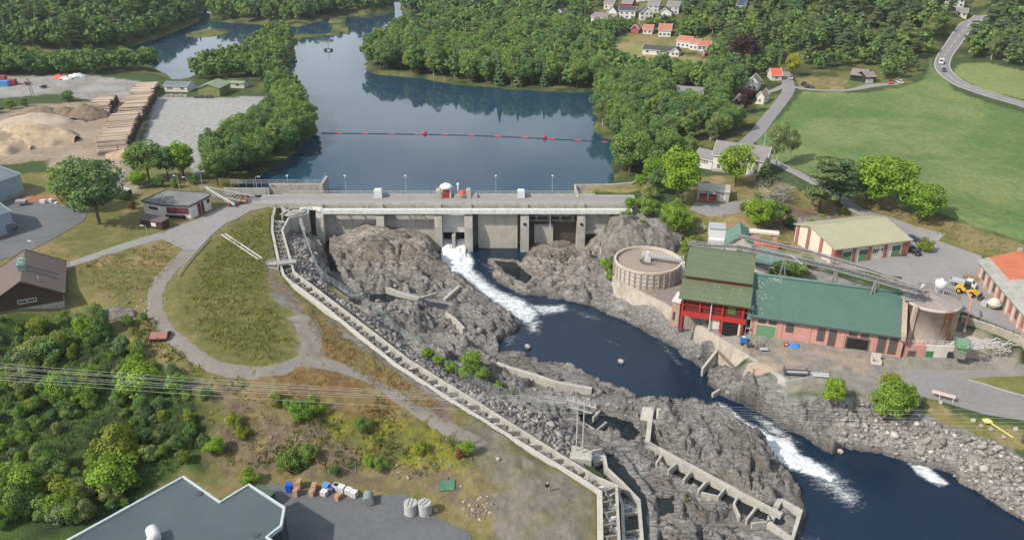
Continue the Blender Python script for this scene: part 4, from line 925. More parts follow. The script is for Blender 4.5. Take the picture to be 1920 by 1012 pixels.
for i in range(len(prs) - 1):
    a, c = prs[i]; a2, c2 = prs[i + 1]; dw = Vector((0, 0, -.95))
    if i:
        b = MB(); e = c - a; s = e.normalized(); th = .32
        q0 = a if i % 2 else a.lerp(c, .25); q1 = a.lerp(c, .75) if i % 2 else c
        b.beam(q0 - lo + Vector((0, 0, -.95)), q1 - lo + Vector((0, 0, -1.0)), th, 1.4)
        mid = a.lerp(c, .62 if i % 2 else .38); dn = ((a2 - a).normalized() + (c2 - c).normalized()).normalized()
        b.beam(mid - lo + Vector((0, 0, -.95)), mid - lo + dn * .95 + Vector((0, 0, -1.0)), .3, .95)
        b.build('baffle', BAF, lad)
    k = len(vs); lv = dw
    for u in range(5):
        for v in range(5):
            p = a.lerp(c, u / 4).lerp(a2.lerp(c2, u / 4), v / 4); zt = (a.z + a2.z) / 2 - 1.25
            nearfall = max(0, 1 - v / 2.2) * (1 if (u > 2) == (i % 2 == 1) else .35)
            vs.append((p.x - lo.x, p.y - lo.y, zt - lo.z - (.28 if v == 4 else 0) * .6 + random.uniform(-.05, .12) * nearfall)); fo_l.append(.42 + .95 * nearfall + .1 * math.sin(i * 2.1))
    for u in range(4):
        for v in range(4): q = k + u * 5 + v; fs.append((q, q + 5, q + 6, q + 1))
M_lad = water_material('ladder_water', (.02,.022,.02), .2, .6, .12, foam=True, sc=3)
npmesh('water', np.array(vs), np.array(fs), M_lad, {'foam': ('FLOAT', 'POINT', np.array(fo_l))}, lad, True)
# footbridge across it
fb = thing('footbridge', 'small railed concrete footbridge crossing the fish ladder', 'footbridge', tuple(P(527, 493, -2.2))); fo_ = fb.location.copy()
b = MB(); b.beam(P(501, 496, -2.6) - fo_, P(556, 490, -2.6) - fo_, 1.6, .5); b.build('slab', CONCL, fb)
b = MB()
for off in (-.8, .8):
    p0, p1 = P(501, 496, -2.3) - fo_ + Vector((0, off, 0)), P(556, 490, -2.3) - fo_ + Vector((0, off, 0))
    for k in range(6): w = p0.lerp(p1, k / 5); b.tube(w, w + Vector((0, 0, 1.1)), .05, 5)
    b.tube(p0 + Vector((0, 0, 1.1)), p1 + Vector((0, 0, 1.1)), .05, 5); b.tube(p0 + Vector((0, 0, .6)), p1 + Vector((0, 0, .6)), .04, 5)
b.build('railing', STEEL, fb)
b = MB()
q = [P(498, 489, -2.5) - fo_, P(499, 500, -2.5) - fo_, P(521, 502, -2.6) - fo_, P(521, 490, -2.6) - fo_]
b.wall([Vector(p) for p in q], .35, 1.8, 0, closed=True); b.build('chamber', CONCL, fb)
# head works between ladder and dam
hd = thing('ladder_headworks', 'angular concrete inlet channels with railings at the top of the fish ladder', 'headworks', tuple(P(560, 400, -1.5))); ho = hd.location.copy()
def W_(pts): return [P(*q) - ho for q in pts]
b = MB(); b.wall(W_([(516,388,-.6),(512,404,-1.0)]), .6, 2.5, 0); b.wall(W_([(541,408,-1.1),(560,404,-1.1),(578,399,-1.1),(577,392,-1.2)]), .55, 6, 0); b.wall(W_([(528,400,-.8),(545,390,-.8),(562,387,-.8)]), .5, 3, 0)
b.wall(W_([(562,404,-1.2),(570,432,-5)]), .8, [-10 - ho.z, -11 - ho.z], 0); b.build('wall', CONCL, hd)
b = MB(); b.wall(W_([(528,388,-.3),(545,397,-.9),(565,397,-1.0)]), .4, 3, 0); b.add([tuple(v) for v in W_([(523,402,-1.3),(543,391,-1.3),(562,392,-1.3),(575,397,-1.3),(541,406,-1.3)])], [(0,4,3,2,1)]); b.build('slab', CONC, hd)
b = MB(); 
for s in ([(516,388,-.5),(512,404,-.9),(509,431,-1.5)], [(541,408,-1.0),(578,399,-1.0)], [(516,386,-.5),(545,389,-.7)]):
    w = resample(W_(s), 2); 
    for p in w: b.tube(p, p + Vector((0, 0, 1.1)), .045, 5)
    for a, c in zip(w[:-1], w[1:]): b.tube(a + Vector((0, 0, 1.1)), c + Vector((0, 0, 1.1)), .04, 5); b.tube(a + Vector((0, 0, .6)), c + Vector((0, 0, .6)), .035, 5)
b.build('railing', STEEL, hd)

def channel(name, label, cat, walls, baffles, th=.6, dep=3, m=None, bm=None):
    o0 = P(*walls[0][0]); t = thing(name, label, cat, tuple(o0))
    for w in walls: b = MB(); b.wall([P(*q) - o0 for q in w], th, dep, 0); b.build('side_wall', m or CONCL, t)
    for w in baffles: b = MB(); b.wall([P(*q) - o0 for q in w], .38, 1.6, 0); b.build('baffle', bm or CONCL, t)
    return t, o0
t2, o2 = channel('fish_ladder', 'short concrete fish ladder channel with white water beside the end of the long ladder', 'fish ladder',
    [[(1133,853,-13.3),(1137,876,-13.5),(1168,905,-13.8),(1198,936,-14.2),(1209,1075,-15.2)], [(1158,922,-13.2),(1167,945,-13.6),(1172,1075,-14.8)]],
    [[(1102,846,-14),(1128,840,-14)], [(1112,866,-14),(1137,858,-14)], [(1146,880,-14.2),(1134,884,-14.2)], [(1170,914,-14.5),(1152,920,-14.5)], [(1172,962,-14.9),(1200,958,-14.9)], [(1174,996,-15.2),(1203,992,-15.2)]])
vs = [P(*q) for q in [(1095,838,-15),(1133,845,-15),(1137,876,-15.1),(1198,936,-15.3),(1209,1075,-16),(1160,1075,-16),(1158,915,-15.3),(1120,880,-15.1)]]
b = MB(); cc = sum(vs, Vector()) / len(vs); b.add([tuple(v - o2) for v in vs], [tuple(range(len(vs)))])
import bmesh
ow = b.build('water', M_lad, t2)
bm_ = bmesh.new(); bm_.from_mesh(ow.data); bmesh.ops.triangulate(bm_, faces=bm_.faces); bmesh.ops.subdivide_edges(bm_, edges=bm_.edges, cuts=6, use_grid_fill=True); bm_.to_mesh(ow.data); bm_.free()
A_ = ow.data.attributes.new('foam', 'FLOAT', 'POINT'); A_.data.foreach_set('value', np.array([.35 + .3 * math.sin(v.co.y * .9) + .1 * random.random() for v in ow.data.vertices], np.float32))
t3, o3 = channel('fish_pass', 'angular concrete fish pass with slanting baffles set in the rocks below the big boulder', 'fish pass',
    [[(1222,763,-13.6),(1214,828,-15.2)], [(1214,828,-15.2),(1265,856,-15.6),(1329,890,-16.1),(1400,929,-16.6),(1466,963,-17)], [(1441,978,-17),(1450,966,-17)], [(1463,935,-16.9),(1501,956,-17.1),(1486,1007,-17.3),(1441,978,-17)], [(1463,935,-16.9),(1455,948,-16.9)]],
    [[(1240,853,-16),(1231,866,-16)], [(1267,868,-16.2),(1253,880,-16.2)], [(1294,883,-16.4),(1282,898,-16.4)], [(1325,900,-16.6),(1309,918,-16.6)], [(1358,915,-16.7),(1347,929,-16.7),(1315,922,-16.7)], [(1382,931,-16.9),(1376,943,-16.9),(1387,967,-16.9)], [(1418,949,-17),(1400,972,-17)], [(1441,966,-17),(1448,975,-17),(1410,980,-17)]], th=.95)
b = MB(); 
for w in ([(1205,762,-13.4),(1223,763,-13.4),(1222,790,-15),(1200,786,-15)], [(1232,764,-13.4),(1250,768,-13.4),(1242,794,-15),(1230,792,-15)]):
    pts = [P(*q) for q in w]; b.add([tuple(p - o3) for p in pts] + [tuple(p - o3 + Vector((0, 1.0, -3))) for p in pts], [(0,1,2,3),(0,4,5,1),(1,5,6,2),(2,6,7,3),(3,7,4,0)])
b.build('anchor_block', CONCL, t3)
t4, o4 = channel('fish_pass', 'broken concrete baffles in the dark rock pools left of the twin poles', 'fish pass', [[(1050,783,-15.8),(1077,797,-16.2)]], [[(1088,788,-16.4),(1118,806,-16.4),(1137,790,-16.4)], [(1112,781,-16),(1120,775,-16)], [(1064,800,-16.4),(1082,812,-16.6)], [(1092,828,-16.2),(1075,832,-16)]], th=.6)
# low walls on the rocks
for w, lab, thk in (([(902,661,-13),(925,676,-13),(955,688,-13.1),(1000,701,-13.3),(1045,716,-13.5),(1110,727,-13.7)], 'long curving low concrete wall on the rocks beside the dark pool', .9),
    ([(716,534,-10.6),(748,547,-11.2),(786,558,-11.6)], 'low slanting concrete wall crossing the rock mound below the dam', .8), ([(786,558,-11.8),(818,548,-11.8)], 'short low wall joining the slanting wall on the rock mound', .5), ([(833,560,-12.2),(860,536,-12)], 'short concrete wall above the white water on the rock edge', .8),
    ([(836,586,-12.2),(852,596,-12.4),(870,615,-12.8)], 'crooked low concrete wall on the rocks left of the rapids', .7),
    ([(1317,690,-13.9),(1345,655,-11.6)], 'thin kerb wall from the yard edge down to the pool', .5), ([(1336,737,-15),(1352,728,-14.6),(1368,733,-14.4)], 'hooked low concrete wall at the head of the lower rapids', .5)):
    o0 = P(*w[0]); b = MB(); b.wall([P(*q) - o0 for q in w], thk, 2.2, 0); o = b.build('low_wall', CONCL); o.location = o0; tag(o, lab, 'wall')

# ============================================================ river wall on the right bank
def facewall(name, label, top, bot, m, th=.7, cat='wall'):
    T = [P(*q) for q in top]; Bt = [P(*q) for q in bot]; o0 = T[0].copy(); n = len(T); vs = []; 
    for a, c in zip(T, Bt):
        back = Vector((th * .8, th * .6, 0)); vs += [c - o0, a - o0, a - o0 + back, c - o0 + back]
    fs = []
    for i in range(n - 1):
        for q in range(4): fs.append((4*i + q, 4*i + (q+1) % 4, 4*(i+1) + (q+1) % 4, 4*(i+1) + q))
    fs += [(3,2,1,0), tuple(4*(n-1) + q for q in range(4))]
    b = MB(); b.add([tuple(v) for v in vs], fs); t = thing(name, label, cat, tuple(o0)); b.build('face', m, t); return t, T, o0
WALLM = mat('stained_river_wall', (.42,.38,.32), .95, .2, .25, bump=.4, dirt=(.2,.16,.12), dirt_amt=.6)
facewall('river_wall', 'smooth sloping concrete slab below the right end of the dam', [(1108,436,-7.6),(1124,436,-6.5),(1140,490,-8.6),(1143,512,-8.8)][1:], [(1102,446,-8.6),(1116,446,-8.3),(1130,505,-11),(1136,524,-12.5)][1:], CONC)
rwl, rT, ro0 = facewall('river_wall', 'tall curving stained concrete wall between the plant yard and the river', [(1141,511,-8.7),(1165,531,-8.7),(1195,546,-8.7),(1245,570,-8.7),(1273,588,-8.7),(1295,598,-8.7),(1336,626,-8.7),(1365,645,-8.8),(1402,668,-8.9)],
     [(1133,522,-11.8),(1152,553,-13.2),(1178,575,-14.0),(1230,606,-14.7),(1262,634,-15.8),(1288,652,-16.4),(1326,677,-16.2),(1345,683,-15.1),(1375,690,-13.5)], WALLM)
b = MB()
w = resample(rT[4:], 2.0)
for p in w: b.tube(p - ro0 + Vector((.3, .2, 0)), p - ro0 + Vector((.3, .2, 1.0)), .045, 5)
for a, c in zip(w[:-1], w[1:]): b.tube(a - ro0 + Vector((.3, .2, 1)), c - ro0 + Vector((.3, .2, 1)), .04, 5); b.tube(a - ro0 + Vector((.3, .2, .5)), c - ro0 + Vector((.3, .2, .5)), .04, 5)
b.build('railing', STEEL, rwl)
facewall('river_wall', 'sloping concrete revetment with a timber kerb below the sandy yard', [(1402,668,-8.9),(1440,692,-8.9),(1466,707,-8.9),(1474,715,-8.9)], [(1375,690,-13.5),(1396,705,-12.6),(1430,727,-12.2),(1474,744,-12.4)], CONC)
facewall('river_wall', 'ribbed pale concrete wall end at the corner of the sandy yard', [(1474,715,-8.9),(1500,710,-8.9),(1540,699,-8.9)], [(1474,744,-12.4),(1503,738,-12.2),(1548,726,-12)], mat('ribbed_concrete', (.42,.41,.38), .9, .15, .8, stripes=(0, .9, .75)))
b = MB(); k = [P(*q) for q in [(1345,655,-11.6),(1368,679,-11.6),(1396,706,-11.8),(1430,728,-12),(1474,745,-12.2),(1522,733,-12)]]; b.wall([q - k[0] for q in k], .3, .5, 0); o = b.build('kerb', mat('old_timber', (.16,.135,.11), .9, .2, 1)); o.location = k[0]; tag(o, 'thin dark timber kerb along the foot of the concrete revetment', 'kerb')
# retaining wall on the far right and walled terrace under the silo
facewall('retaining_wall', 'high weathered retaining wall with a rail along the upper yard, at the right edge', [(1802,592,-2.6),(1850,607,-2.6),(1917,632,-2.6),(1990,655,-2.6)], [(1800,632,-9),(1850,650,-9),(1912,676,-9),(1990,700,-9)], WALLM)
b = MB(); w = resample([P(*q) for q in [(1802,592,-2.6),(1850,607,-2.6),(1917,632,-2.6)]], 2.0); r0_ = w[0]
for p in w: b.tube(p - r0_, p - r0_ + Vector((0, 0, 1)), .05, 5)
for a, c in zip(w[:-1], w[1:]): b.tube(a - r0_ + Vector((0, 0, 1)), c - r0_ + Vector((0, 0, 1)), .05, 5)
o = b.build('railing', DSTEEL); o.location = r0_; tag(o, 'dark pipe railing on top of the high retaining wall at the right', 'railing')

# ============================================================ fences
def mesh_fence(px, label, h=1.8, step=2.4, m=None, name='fence', wires=3, z=None, r=.04):
    pts = [Vector(G(*q)) if len(q) == 2 else P(*q) for q in px]; w = resample(pts, step); o0 = w[0]; t = thing(name, label, 'fence', tuple(o0)); m = m or STEEL
    w = [Vector((p.x, p.y, max(p.z, hgt(p.x, p.y)))) for p in w]
    for p in w: b = MB(); b.tube(p - o0 + Vector((0, 0, -.3)), p - o0 + Vector((0, 0, h)), r * 1.3, 5); b.build('post', m, t)
    b = MB()
    for a, c in zip(w[:-1], w[1:]):
        for k in range(wires): hh = h * (k + 1) / wires; b.tube(a - o0 + Vector((0, 0, hh)), c - o0 + Vector((0, 0, hh)), r * .6, 4)
    b.build('rail', m, t); return t
mesh_fence([(562,420,-3.2),(575,455,-5),(590,497,-6.5),(605,522,-7.4),(660,556,-8.7),(700,580,-9.6),(735,612,-10.4),(785,655,-11.4),(830,687,-12),(880,715,-12.5),(935,738,-13),(985,758,-13.6),(1040,772,-14.2)], 'tall wire mesh fence between the rubble strip and the river rocks', 2.0, 2.2, mat('fence_wire', (.3,.36,.36), .5, .1, 2), wires=5)
mesh_fence([(1295,420,-2.5),(1320,430,-3),(1348,440,-3.5)], 'white railing above the tank beside the white hoist tower', 1.1, 2, WSTEEL, wires=2)
# timber guard rail beside the track
gr = [Vector(G(x, y)) for x, y in [(392,450),(375,468),(350,497),(335,520)]]; o0 = gr[0]; t = thing('guard_rail', 'weathered timber guard rail along the inside of the bending track', 'guard rail', tuple(o0)); w = resample(gr, 2.4)
b = MB()
for a, c in zip(w[:-1], w[1:]): b.beam(a - o0 + Vector((0, 0, .6)), c - o0 + Vector((0, 0, .6)), .14, .3)
b.build('rail', mat('grey_timber', (.36,.34,.31), .9, .2, 1), t)
for p in w: b = MB(); b.beam(p - o0 + Vector((0, 0, -.3)), p - o0 + Vector((0, .01, .6)), .16, .16); b.build('post', MATS['grey_timber'], t)
# two long planks in the grass
t = thing('plank_walk', 'pair of long pale planks lying parallel down the grass bank', 'planks', tuple(G(455, 464)))
o0 = t.location
for s in (-.45, .45):
    b = MB(); a, c = Vector(G(419, 441)), Vector(G(488, 487)); b.beam(a - o0 + Vector((s, s * .6, .35)), c - o0 + Vector((s, s * .6, .35)), .35, .12); b.build('plank', mat('pale_plank', (.5,.48,.44), .8, .12, 1), t)
for k in range(7):
    p = Vector(G(419, 441)).lerp(Vector(G(488, 487)), k / 6); b = MB(); b.beam(p - o0 + Vector((-.6, -.4, .25)), p - o0 + Vector((.6, .4, .25)), .12, .1); b.build('crosspiece', MATS['pale_plank'], t)
# ============================================================ BUILDINGS
PINK = mat('pink_painted_brick', (.5,.25,.21), .9, .14, .6, bump=.25, dirt=(.42,.33,.27), dirt_amt=.55)
BRICK = mat('red_brick', (.3,.12,.09), .9, .2, 1.2, bump=.3)
BRICKP = mat('faded_brick', (.42,.24,.19), .9, .2, .8, bump=.3, dirt=(.5,.44,.38), dirt_amt=.7)
GREENR = mat('green_metal_roof', (.062,.125,.1), .55, .08, .25, stripes=(0, .6, .9)); OLIVER = mat('olive_metal_roof', (.105,.13,.075), .6, .1, .3, stripes=(1, 1.6, .8))
TEAL = mat('teal_metal_roof', (.11,.19,.16), .6, .15, .5, dirt=(.2,.26,.23), dirt_amt=.5); REDP = mat('red_painted_boards', (.42,.035,.025), .6, .1, .8)
REDD = mat('dark_red_boards', (.13,.025,.025), .8, .2, .8, stripes=(0, .5, .6)); GREEND = mat('green_door', (.12,.25,.13), .7, .1, 1); GREENB = mat('bright_green_door', (.03,.2,.06), .7, .1, 1)
# --- flat-roofed factory at the bottom
rf = [P(x, y, -6.2) for x, y in [(136,1009.5),(344,895),(412.5,942.6),(467,909.5),(533,953),(527,987),(500,1008),(560,1050),(600,1180),(200,1200),(20,1072)]]
rf = rf[::-1]; o0 = P(344, 895, -13.0)
t = thing('factory_building', 'large dark grey flat-roofed building with a stepped outline and pale roof edge, bottom left', 'building', tuple(o0))
q = [p - o0 for p in rf]; WALLD = mat('dark_cladding', (.035,.05,.058), .6, .1, .5, stripes=(0, 1.0, .8))
b = MB(); b.prism([(p.x, p.y) for p in q], -1.0, 6.72); b.build('wall', WALLD, t)
s = NT('roof_membrane'); s.b.inputs['Roughness'].default_value = .55; pos = s.n('TexCoord').outputs['Object']
n1 = s.noise(.08, 3, .5, pos); v = s.n('TexNoise', Scale=.35, Detail=8, Roughness=.75, Distortion=1.5); s.l(pos, v.inputs['Vector'])
dr = s.ramp(v.outputs['Fac'], [(.66, 0.0), (.74, .35)]); s.col(s.mix(dr, s.ramp(n1, [(.35, (.055,.075,.083)), (.65, (.075,.098,.105))]), (.2,.23,.23))); RM = s.m
b = MB(); b.prism([(p.x, p.y) for p in q], 6.72, 6.8); ro = b.build('roof', RM, t)
b = MB(); b.wall([Vector((p.x, p.y, 7.12)) for p in q], .42, .75, 0, closed=True); b.build('roof_edge', mat('pale_flashing', (.42,.48,.49), .45, .08, 1), ro)
p = P(287, 1003, -6.2) - o0; b = MB(); d = Vector((.55, -.83, 0)); b.tube(p + Vector((0, 0, 1.2)), p + d * 2.4 + Vector((0, 0, 1.2)), .95, 18); b.box(p.x - .2, p.x + .9, p.y - 1.9, p.y - .2, .0 + 6.8, 7.6); b.build('ventilator', WSTEEL, ro, True)
for xy in ((374,925),(480,1003)):
    p = P(*xy, -6.2) - o0; b = MB(); b.tube((p.x, p.y, 6.8), (p.x, p.y, 6.95), .55, 16); b.build('roof_drain', DSTEEL, ro)
a, c = P(205, 972, -7) - o0, P(242, 950, -7) - o0; b = MB(); nn = Vector((-.6, .9, 0)).normalized() * .55; b.beam(a + nn, c + nn, .06, .06); b.beam(a + nn * .2, a + nn, .06, .06); b.beam(c + nn * .2, c + nn, .06, .06); b.build('roof_ladder', STEEL, ro)
t = thing('lean_to', 'low dark green sheet-metal lean-to beside the grey building corner', 'shed', tuple(P(500, 935, -13)))
o0 = t.location; c = [P(*k) - o0 for k in [(480,908,-10.4),(497,908,-10.4),(516,922,-10.6),(502,934,-10.6)]]
b = MB(); slab(b, [tuple(k) for k in c[::-1]], .15); b.build('roof', mat('moss_metal', (.07,.1,.07), .7, .15, 1), t); b = MB(); b.prism([(k.x*.97, k.y*.97) for k in c[::-1]], -.3, 2.35); b.build('wall', WALLD, t)
# --- brown chalet-like house
BROWNR = mat('brown_sheet_roof', (.13,.098,.085), .6, .12, .5, stripes=(1, .75, .7)); BROWNW = mat('brown_boards', (.07,.045,.032), .85, .15, .6, stripes=(2, .3, .6))
t, W = gable_house('brown_house', 'dark brown wooden house with a ribbed brown gable roof and two green chimneys', 'house', (-14,590), (119,566), .2, 17.5, 2.9, 4.1, BROWNW, BROWNR, BROWNW, .9, 'y', .3,
    wins=[('right', .12 + .115 * k, 1.3, .8, .8) for k in range(8)])
for u in (.44, .58): window(t, 'front', W*u, 1.5, 1.5, .7, W, 17.5, WHITE, bars=(2, 0), dep=.08)
COPG = mat('copper_green', (.22,.33,.28), .7, .15, 2)
for yy in (6.2, 8.6):
    b = MB(); b.box(W/2 - .7, W/2 + .7, yy - .6, yy + .6, 6.0, 8.2); b.box(W/2 - .85, W/2 + .85, yy - .75, yy + .75, 8.2, 8.4); b.box(W/2 - .5, W/2 + .5, yy - .4, yy + .4, 8.4, 8.75)
    b.build('chimney', COPG, t)
b = MB(); b.tube((W/2 + 3, 3, 4), (W/2 + 3, 3, 6), .12, 8); b.build('vent_pipe', STEEL, t)
# --- flat-roofed white control house, with brown shed in front
loc, rz, W = frame((268,412), (338,417), .3)
o0 = P(355, 414, .3); t = thing('control_house', 'white building with a grey flat roof and dark red window panels beside the dam road', 'building', tuple(o0))
rp = [P(*k, 4.1) - o0 for k in [(265,377),(305,385),(355,387),(395,367),(390,362),(310,357)]]
b = MB(); b.prism([(k.x, k.y) for k in rp][::1], -1.5, 3.8) if False else None
def ccw(pts): 
    a = sum(pts[i][0] * pts[(i+1) % len(pts)][1] - pts[(i+1) % len(pts)][0] * pts[i][1] for i in range(len(pts))); return pts if a > 0 else pts[::-1]
ctr = sum(rp, Vector()) / len(rp)
b = MB(); b.prism(ccw([((k.x - ctr.x) * .965 + ctr.x, (k.y - ctr.y) * .965 + ctr.y) for k in rp]), -1.5, 3.55); b.build('wall', mat('white_render', (.62,.6,.56), .9, .08, .8, dirt=(.45,.42,.38), dirt_amt=.3), t)
b = MB(); b.prism(ccw([(k.x, k.y) for k in rp]), 3.55, 3.85); ro = b.build('roof', FELT, t)
b = MB(); b.wall([Vector((k.x, k.y, 4.05)) for k in ccw([tuple(r) for r in rp]) and rp], .3, .5, 0, closed=True); b.build('roof_edge', DSTEEL, ro)
a, c = rp[1].copy(), rp[2].copy(); e = (c - a); L = e.length; e.normalize(); nrm = Vector((e.y, -e.x, 0))
WINE = mat('dark_red_panel', (.12,.035,.045), .6, .15, 1)
for k in range(4):
    u = L * (.2 + .21 * k); b = MB(); p0 = a + e * (u - .72) - nrm * .12; p1 = a + e * (u + .72) - nrm * .12; b.beam(Vector((p0.x, p0.y, 2.3)), Vector((p1.x, p1.y, 2.3)), .3, 1.7); b.build('window_panel', WINE, t)
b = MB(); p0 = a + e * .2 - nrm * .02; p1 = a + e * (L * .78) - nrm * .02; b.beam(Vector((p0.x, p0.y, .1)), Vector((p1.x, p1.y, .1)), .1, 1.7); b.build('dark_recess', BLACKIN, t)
p = a + e * .3 - nrm * .05; b = MB()
for k in range(90): q0 = p + e * random.uniform(-1.2, 1) + Vector((0, 0, random.uniform(.2, 3.2))); b.add([tuple(q0 + nrm * .25 + Vector((random.uniform(-.2,.2), random.uniform(-.1,.1), random.uniform(-.2,.2)))) for _ in range(4)], [(0,1,2,3)])
b.build('ivy', mat('ivy_leaf', (.09,.14,.03), .8, .2, 2), t)
a, c = rp[2].copy(), rp[3].copy(); e = (c - a); L = e.length; e.normalize(); nrm = Vector((e.y, -e.x, 0))
for u, w in ((.42, 1.0), (.58, .9)):
    p0 = a + e * (L * u - w/2) - nrm * .12; p1 = a + e * (L * u + w/2) - nrm * .12; b = MB(); b.beam(Vector((p0.x, p0.y, 1.6)), Vector((p1.x, p1.y, 1.6)), .3, 3.3); b.build('door', WINE, t)
p0 = a + e * (L * .86 - .5) - nrm * .12; p1 = a + e * (L * .86 + .5) - nrm * .12; b = MB(); b.beam(Vector((p0.x, p0.y, 2.6)), Vector((p1.x, p1.y, 2.6)), .3, 1.2); b.build('window_panel', WINE, t)
a, c = rp[0].copy(), rp[1].copy(); e = (c - a); L = e.length; e.normalize(); nrm = Vector((e.y, -e.x, 0)); p0 = a + e * L * .3 - nrm * .1; p1 = a + e * L * .7 - nrm * .1; b = MB(); b.beam(Vector((p0.x, p0.y, 2.3)), Vector((p1.x, p1.y, 2.3)), .3, .6); b.build('window_panel', BLACKIN, t)
loc, rz, W = frame((265,424), (305,430), .5); t = thing('garden_shed', 'small dark brown shed with a white hatch in front of the white flat-roofed building', 'shed', loc, rz)
BRS = mat('dark_brown_boards', (.06,.03,.025), .85, .15, 1, stripes=(2, .25, .7))
b = MB(); b.box(0, W, 0, 2.8, -1.2, 2.1); b.build('wall', BRS, t); b = MB(); slab(b, [(-.2, -.3, 2.15), (W + .2, -.3, 2.15), (W + .2, 3.1, 2.45), (-.2, 3.1, 2.45)], .12); b.build('roof', mat('mauve_felt', (.11,.085,.095), .8, .1, 1), t)
b = MB(); b.box(W * .5, W * .72, -.06, 0, .5, 1.6); b.build('door', WHITE, t)
loc, rz, W = frame((216,374), (231,376), .4); t = thing('garden_shed', 'small dark hut with a pale flat roof half hidden behind the big round tree', 'shed', loc, rz)
b = MB(); b.box(0, W, 0, 4, -1, 2.3); b.build('wall', BRS, t); b = MB(); b.box(-.2, W + .2, -.2, 4.2, 2.3, 2.5); b.build('roof', CONCL, t); b = MB(); b.box(W*.3, W*.7, -.06, 0, 0, 1.9); b.build('door', BRS, t)
# --- blue-grey sheet metal halls on the left edge
BLUEW = mat('pale_blue_cladding', (.28,.36,.42), .55, .08, .5, stripes=(0, 1.0, .88)); BLUER = mat('grey_blue_roof', (.13,.155,.17), .6, .1, .4)
t, W = gable_house('warehouse', 'upper pale blue sheet-metal warehouse cut by the left edge', 'warehouse', (-66,404), (47,362), .2, 26, 6.2, 2.6, BLUEW, BLUER, mat('pale_blue_trim', (.35,.42,.48), .5, .05, 1), .25, 'x', 1.0, doors=[('right', .5, 3.2, 3.4, BLUER)])
t, W = gable_house('warehouse', 'lower pale blue sheet-metal warehouse cut by the left edge, a trailer parked in front', 'warehouse', (-80,468), (29,434), .2, 22, 6.0, 3.0, BLUEW, BLUER, MATS['pale_blue_trim'], .25, 'x', .8, doors=[('front', .93, 2.4, 2.6, BLUER)])
# --- sheds by the log yard
t, W = gable_house('site_office', 'low white building with a grey roof and round windows behind the log yard', 'building', (309,172), (352,173), 0, 8.5, 2.9, 1.2, WHITE, BLUER, WHITE, .3, 'x', wins=[('front', .3, 1.2, .9, .9), ('front', .18, 1.2, .9, .9), ('front', .78, 1.2, 1.6, 1.0)], doors=[('front', .55, 1.0, 2.1, WHITE)])
OLW = mat('olive_boards', (.19,.21,.07), .8, .1, 1); OLR = mat('pale_green_roof', (.2,.24,.16), .6, .1, 1)
t, W = gable_house('shed', 'olive green gabled shed between the white site office and the long low shed', 'shed', (373,180), (413,181), 0, 11, 3.9, 1.7, OLW, OLR, OLR, .4, 'y', doors=[('front', .5, 6.0, 3.2, OLW)])
t, W = gable_house('shed', 'long low cream shed with a pale green roof right of the olive shed', 'shed', (417,164), (458,165), 0, 4.5, 2.2, .6, CREAM, OLR, OLR, .2, 'x', doors=[('front', .3, 1.2, 1.9, OLW)], wins=[('front', .7, 1.0, 1.2, .8)])

# --- garage / workshop with beige roof
BEIGER = mat('beige_roof', (.34,.33,.22), .7, .06, .3, stripes=(0, .8, .92)); CRW = mat('cream_panel', (.62,.57,.48), .85, .08, .7)
loc, rz, W = frame((1562,496), (1700,478), -3.1); t = thing('workshop_garage', 'long workshop with a beige roof, cream panels, brick pilasters and green garage doors', 'garage', loc, rz)
D = 17.5; wh = 4.7; rh = 1.9
b = MB(); b.extr([(0, -1.5), (D, -1.5), (D, wh - .5), (D*.62, wh + rh - .5), (0, wh - .5)], 0, W, 'x'); b.build('wall', CRW, t)
b = MB(); o_ = .55; 
slab(b, [(-o_, -o_, wh - .15), (W + o_, -o_, wh - .15), (W + o_, D*.62, wh + rh), (-o_, D*.62, wh + rh)], .35); slab(b, [(-o_, D*.62, wh + rh), (W + o_, D*.62, wh + rh), (W + o_, D + o_, wh - .15), (-o_, D + o_, wh - .15)], .35); b.build('roof', BEIGER, t)
for u in (0.0, .235, .445, .66, .90): 
    w = .9 if 0 < u < .9 else W * .09; x = W * u if u != .9 else W * .912; b = MB(); b.box(x - .02, x + w + .02, -.18, .0, -1.5, wh - .2); b.build('pilaster', BRICK, t)
for v in (0, .3, .62, .9): b = MB(); b.box(-.18, 0, D * v, D * v + 1.2, -1.5, wh - .1 + (.9 if .2 < v < .7 else 0)); b.build('pilaster', BRICK, t)
for u in (.165, .575 - .19, .83):
    do = door(t, 'front', W * u, 2.7, 3.3, W, D, GREEND, fm=WHITE, name='garage_door', out=.05)
    for k in range(2):
        b = MB()
        for c_ in range(4): b.box(W*u - 1.15 + c_ * .6, W*u - 1.15 + c_ * .6 + .48, -.075, -.05, 1.9 + k * .62, 2.35 + k * .62)
        b.build('pane', GLASS, do)
window(t, 'front', W * .55, 1.7, 1.9, 1.2, W, D, WHITE, bars=(2, 1)); window(t, 'front', W * .635, 2.2, .6, .7, W, D, WHITE, bars=(0, 0)); door(t, 'front', W * .605, .95, 2.2, W, D, WHITE)
for u in (.16, .4, .62, .82): b = MB(); b.box(W*u - .12, W*u + .12, -.5, -.1, wh - .7, wh - .5); b.build('wall_lamp', DSTEEL, t)

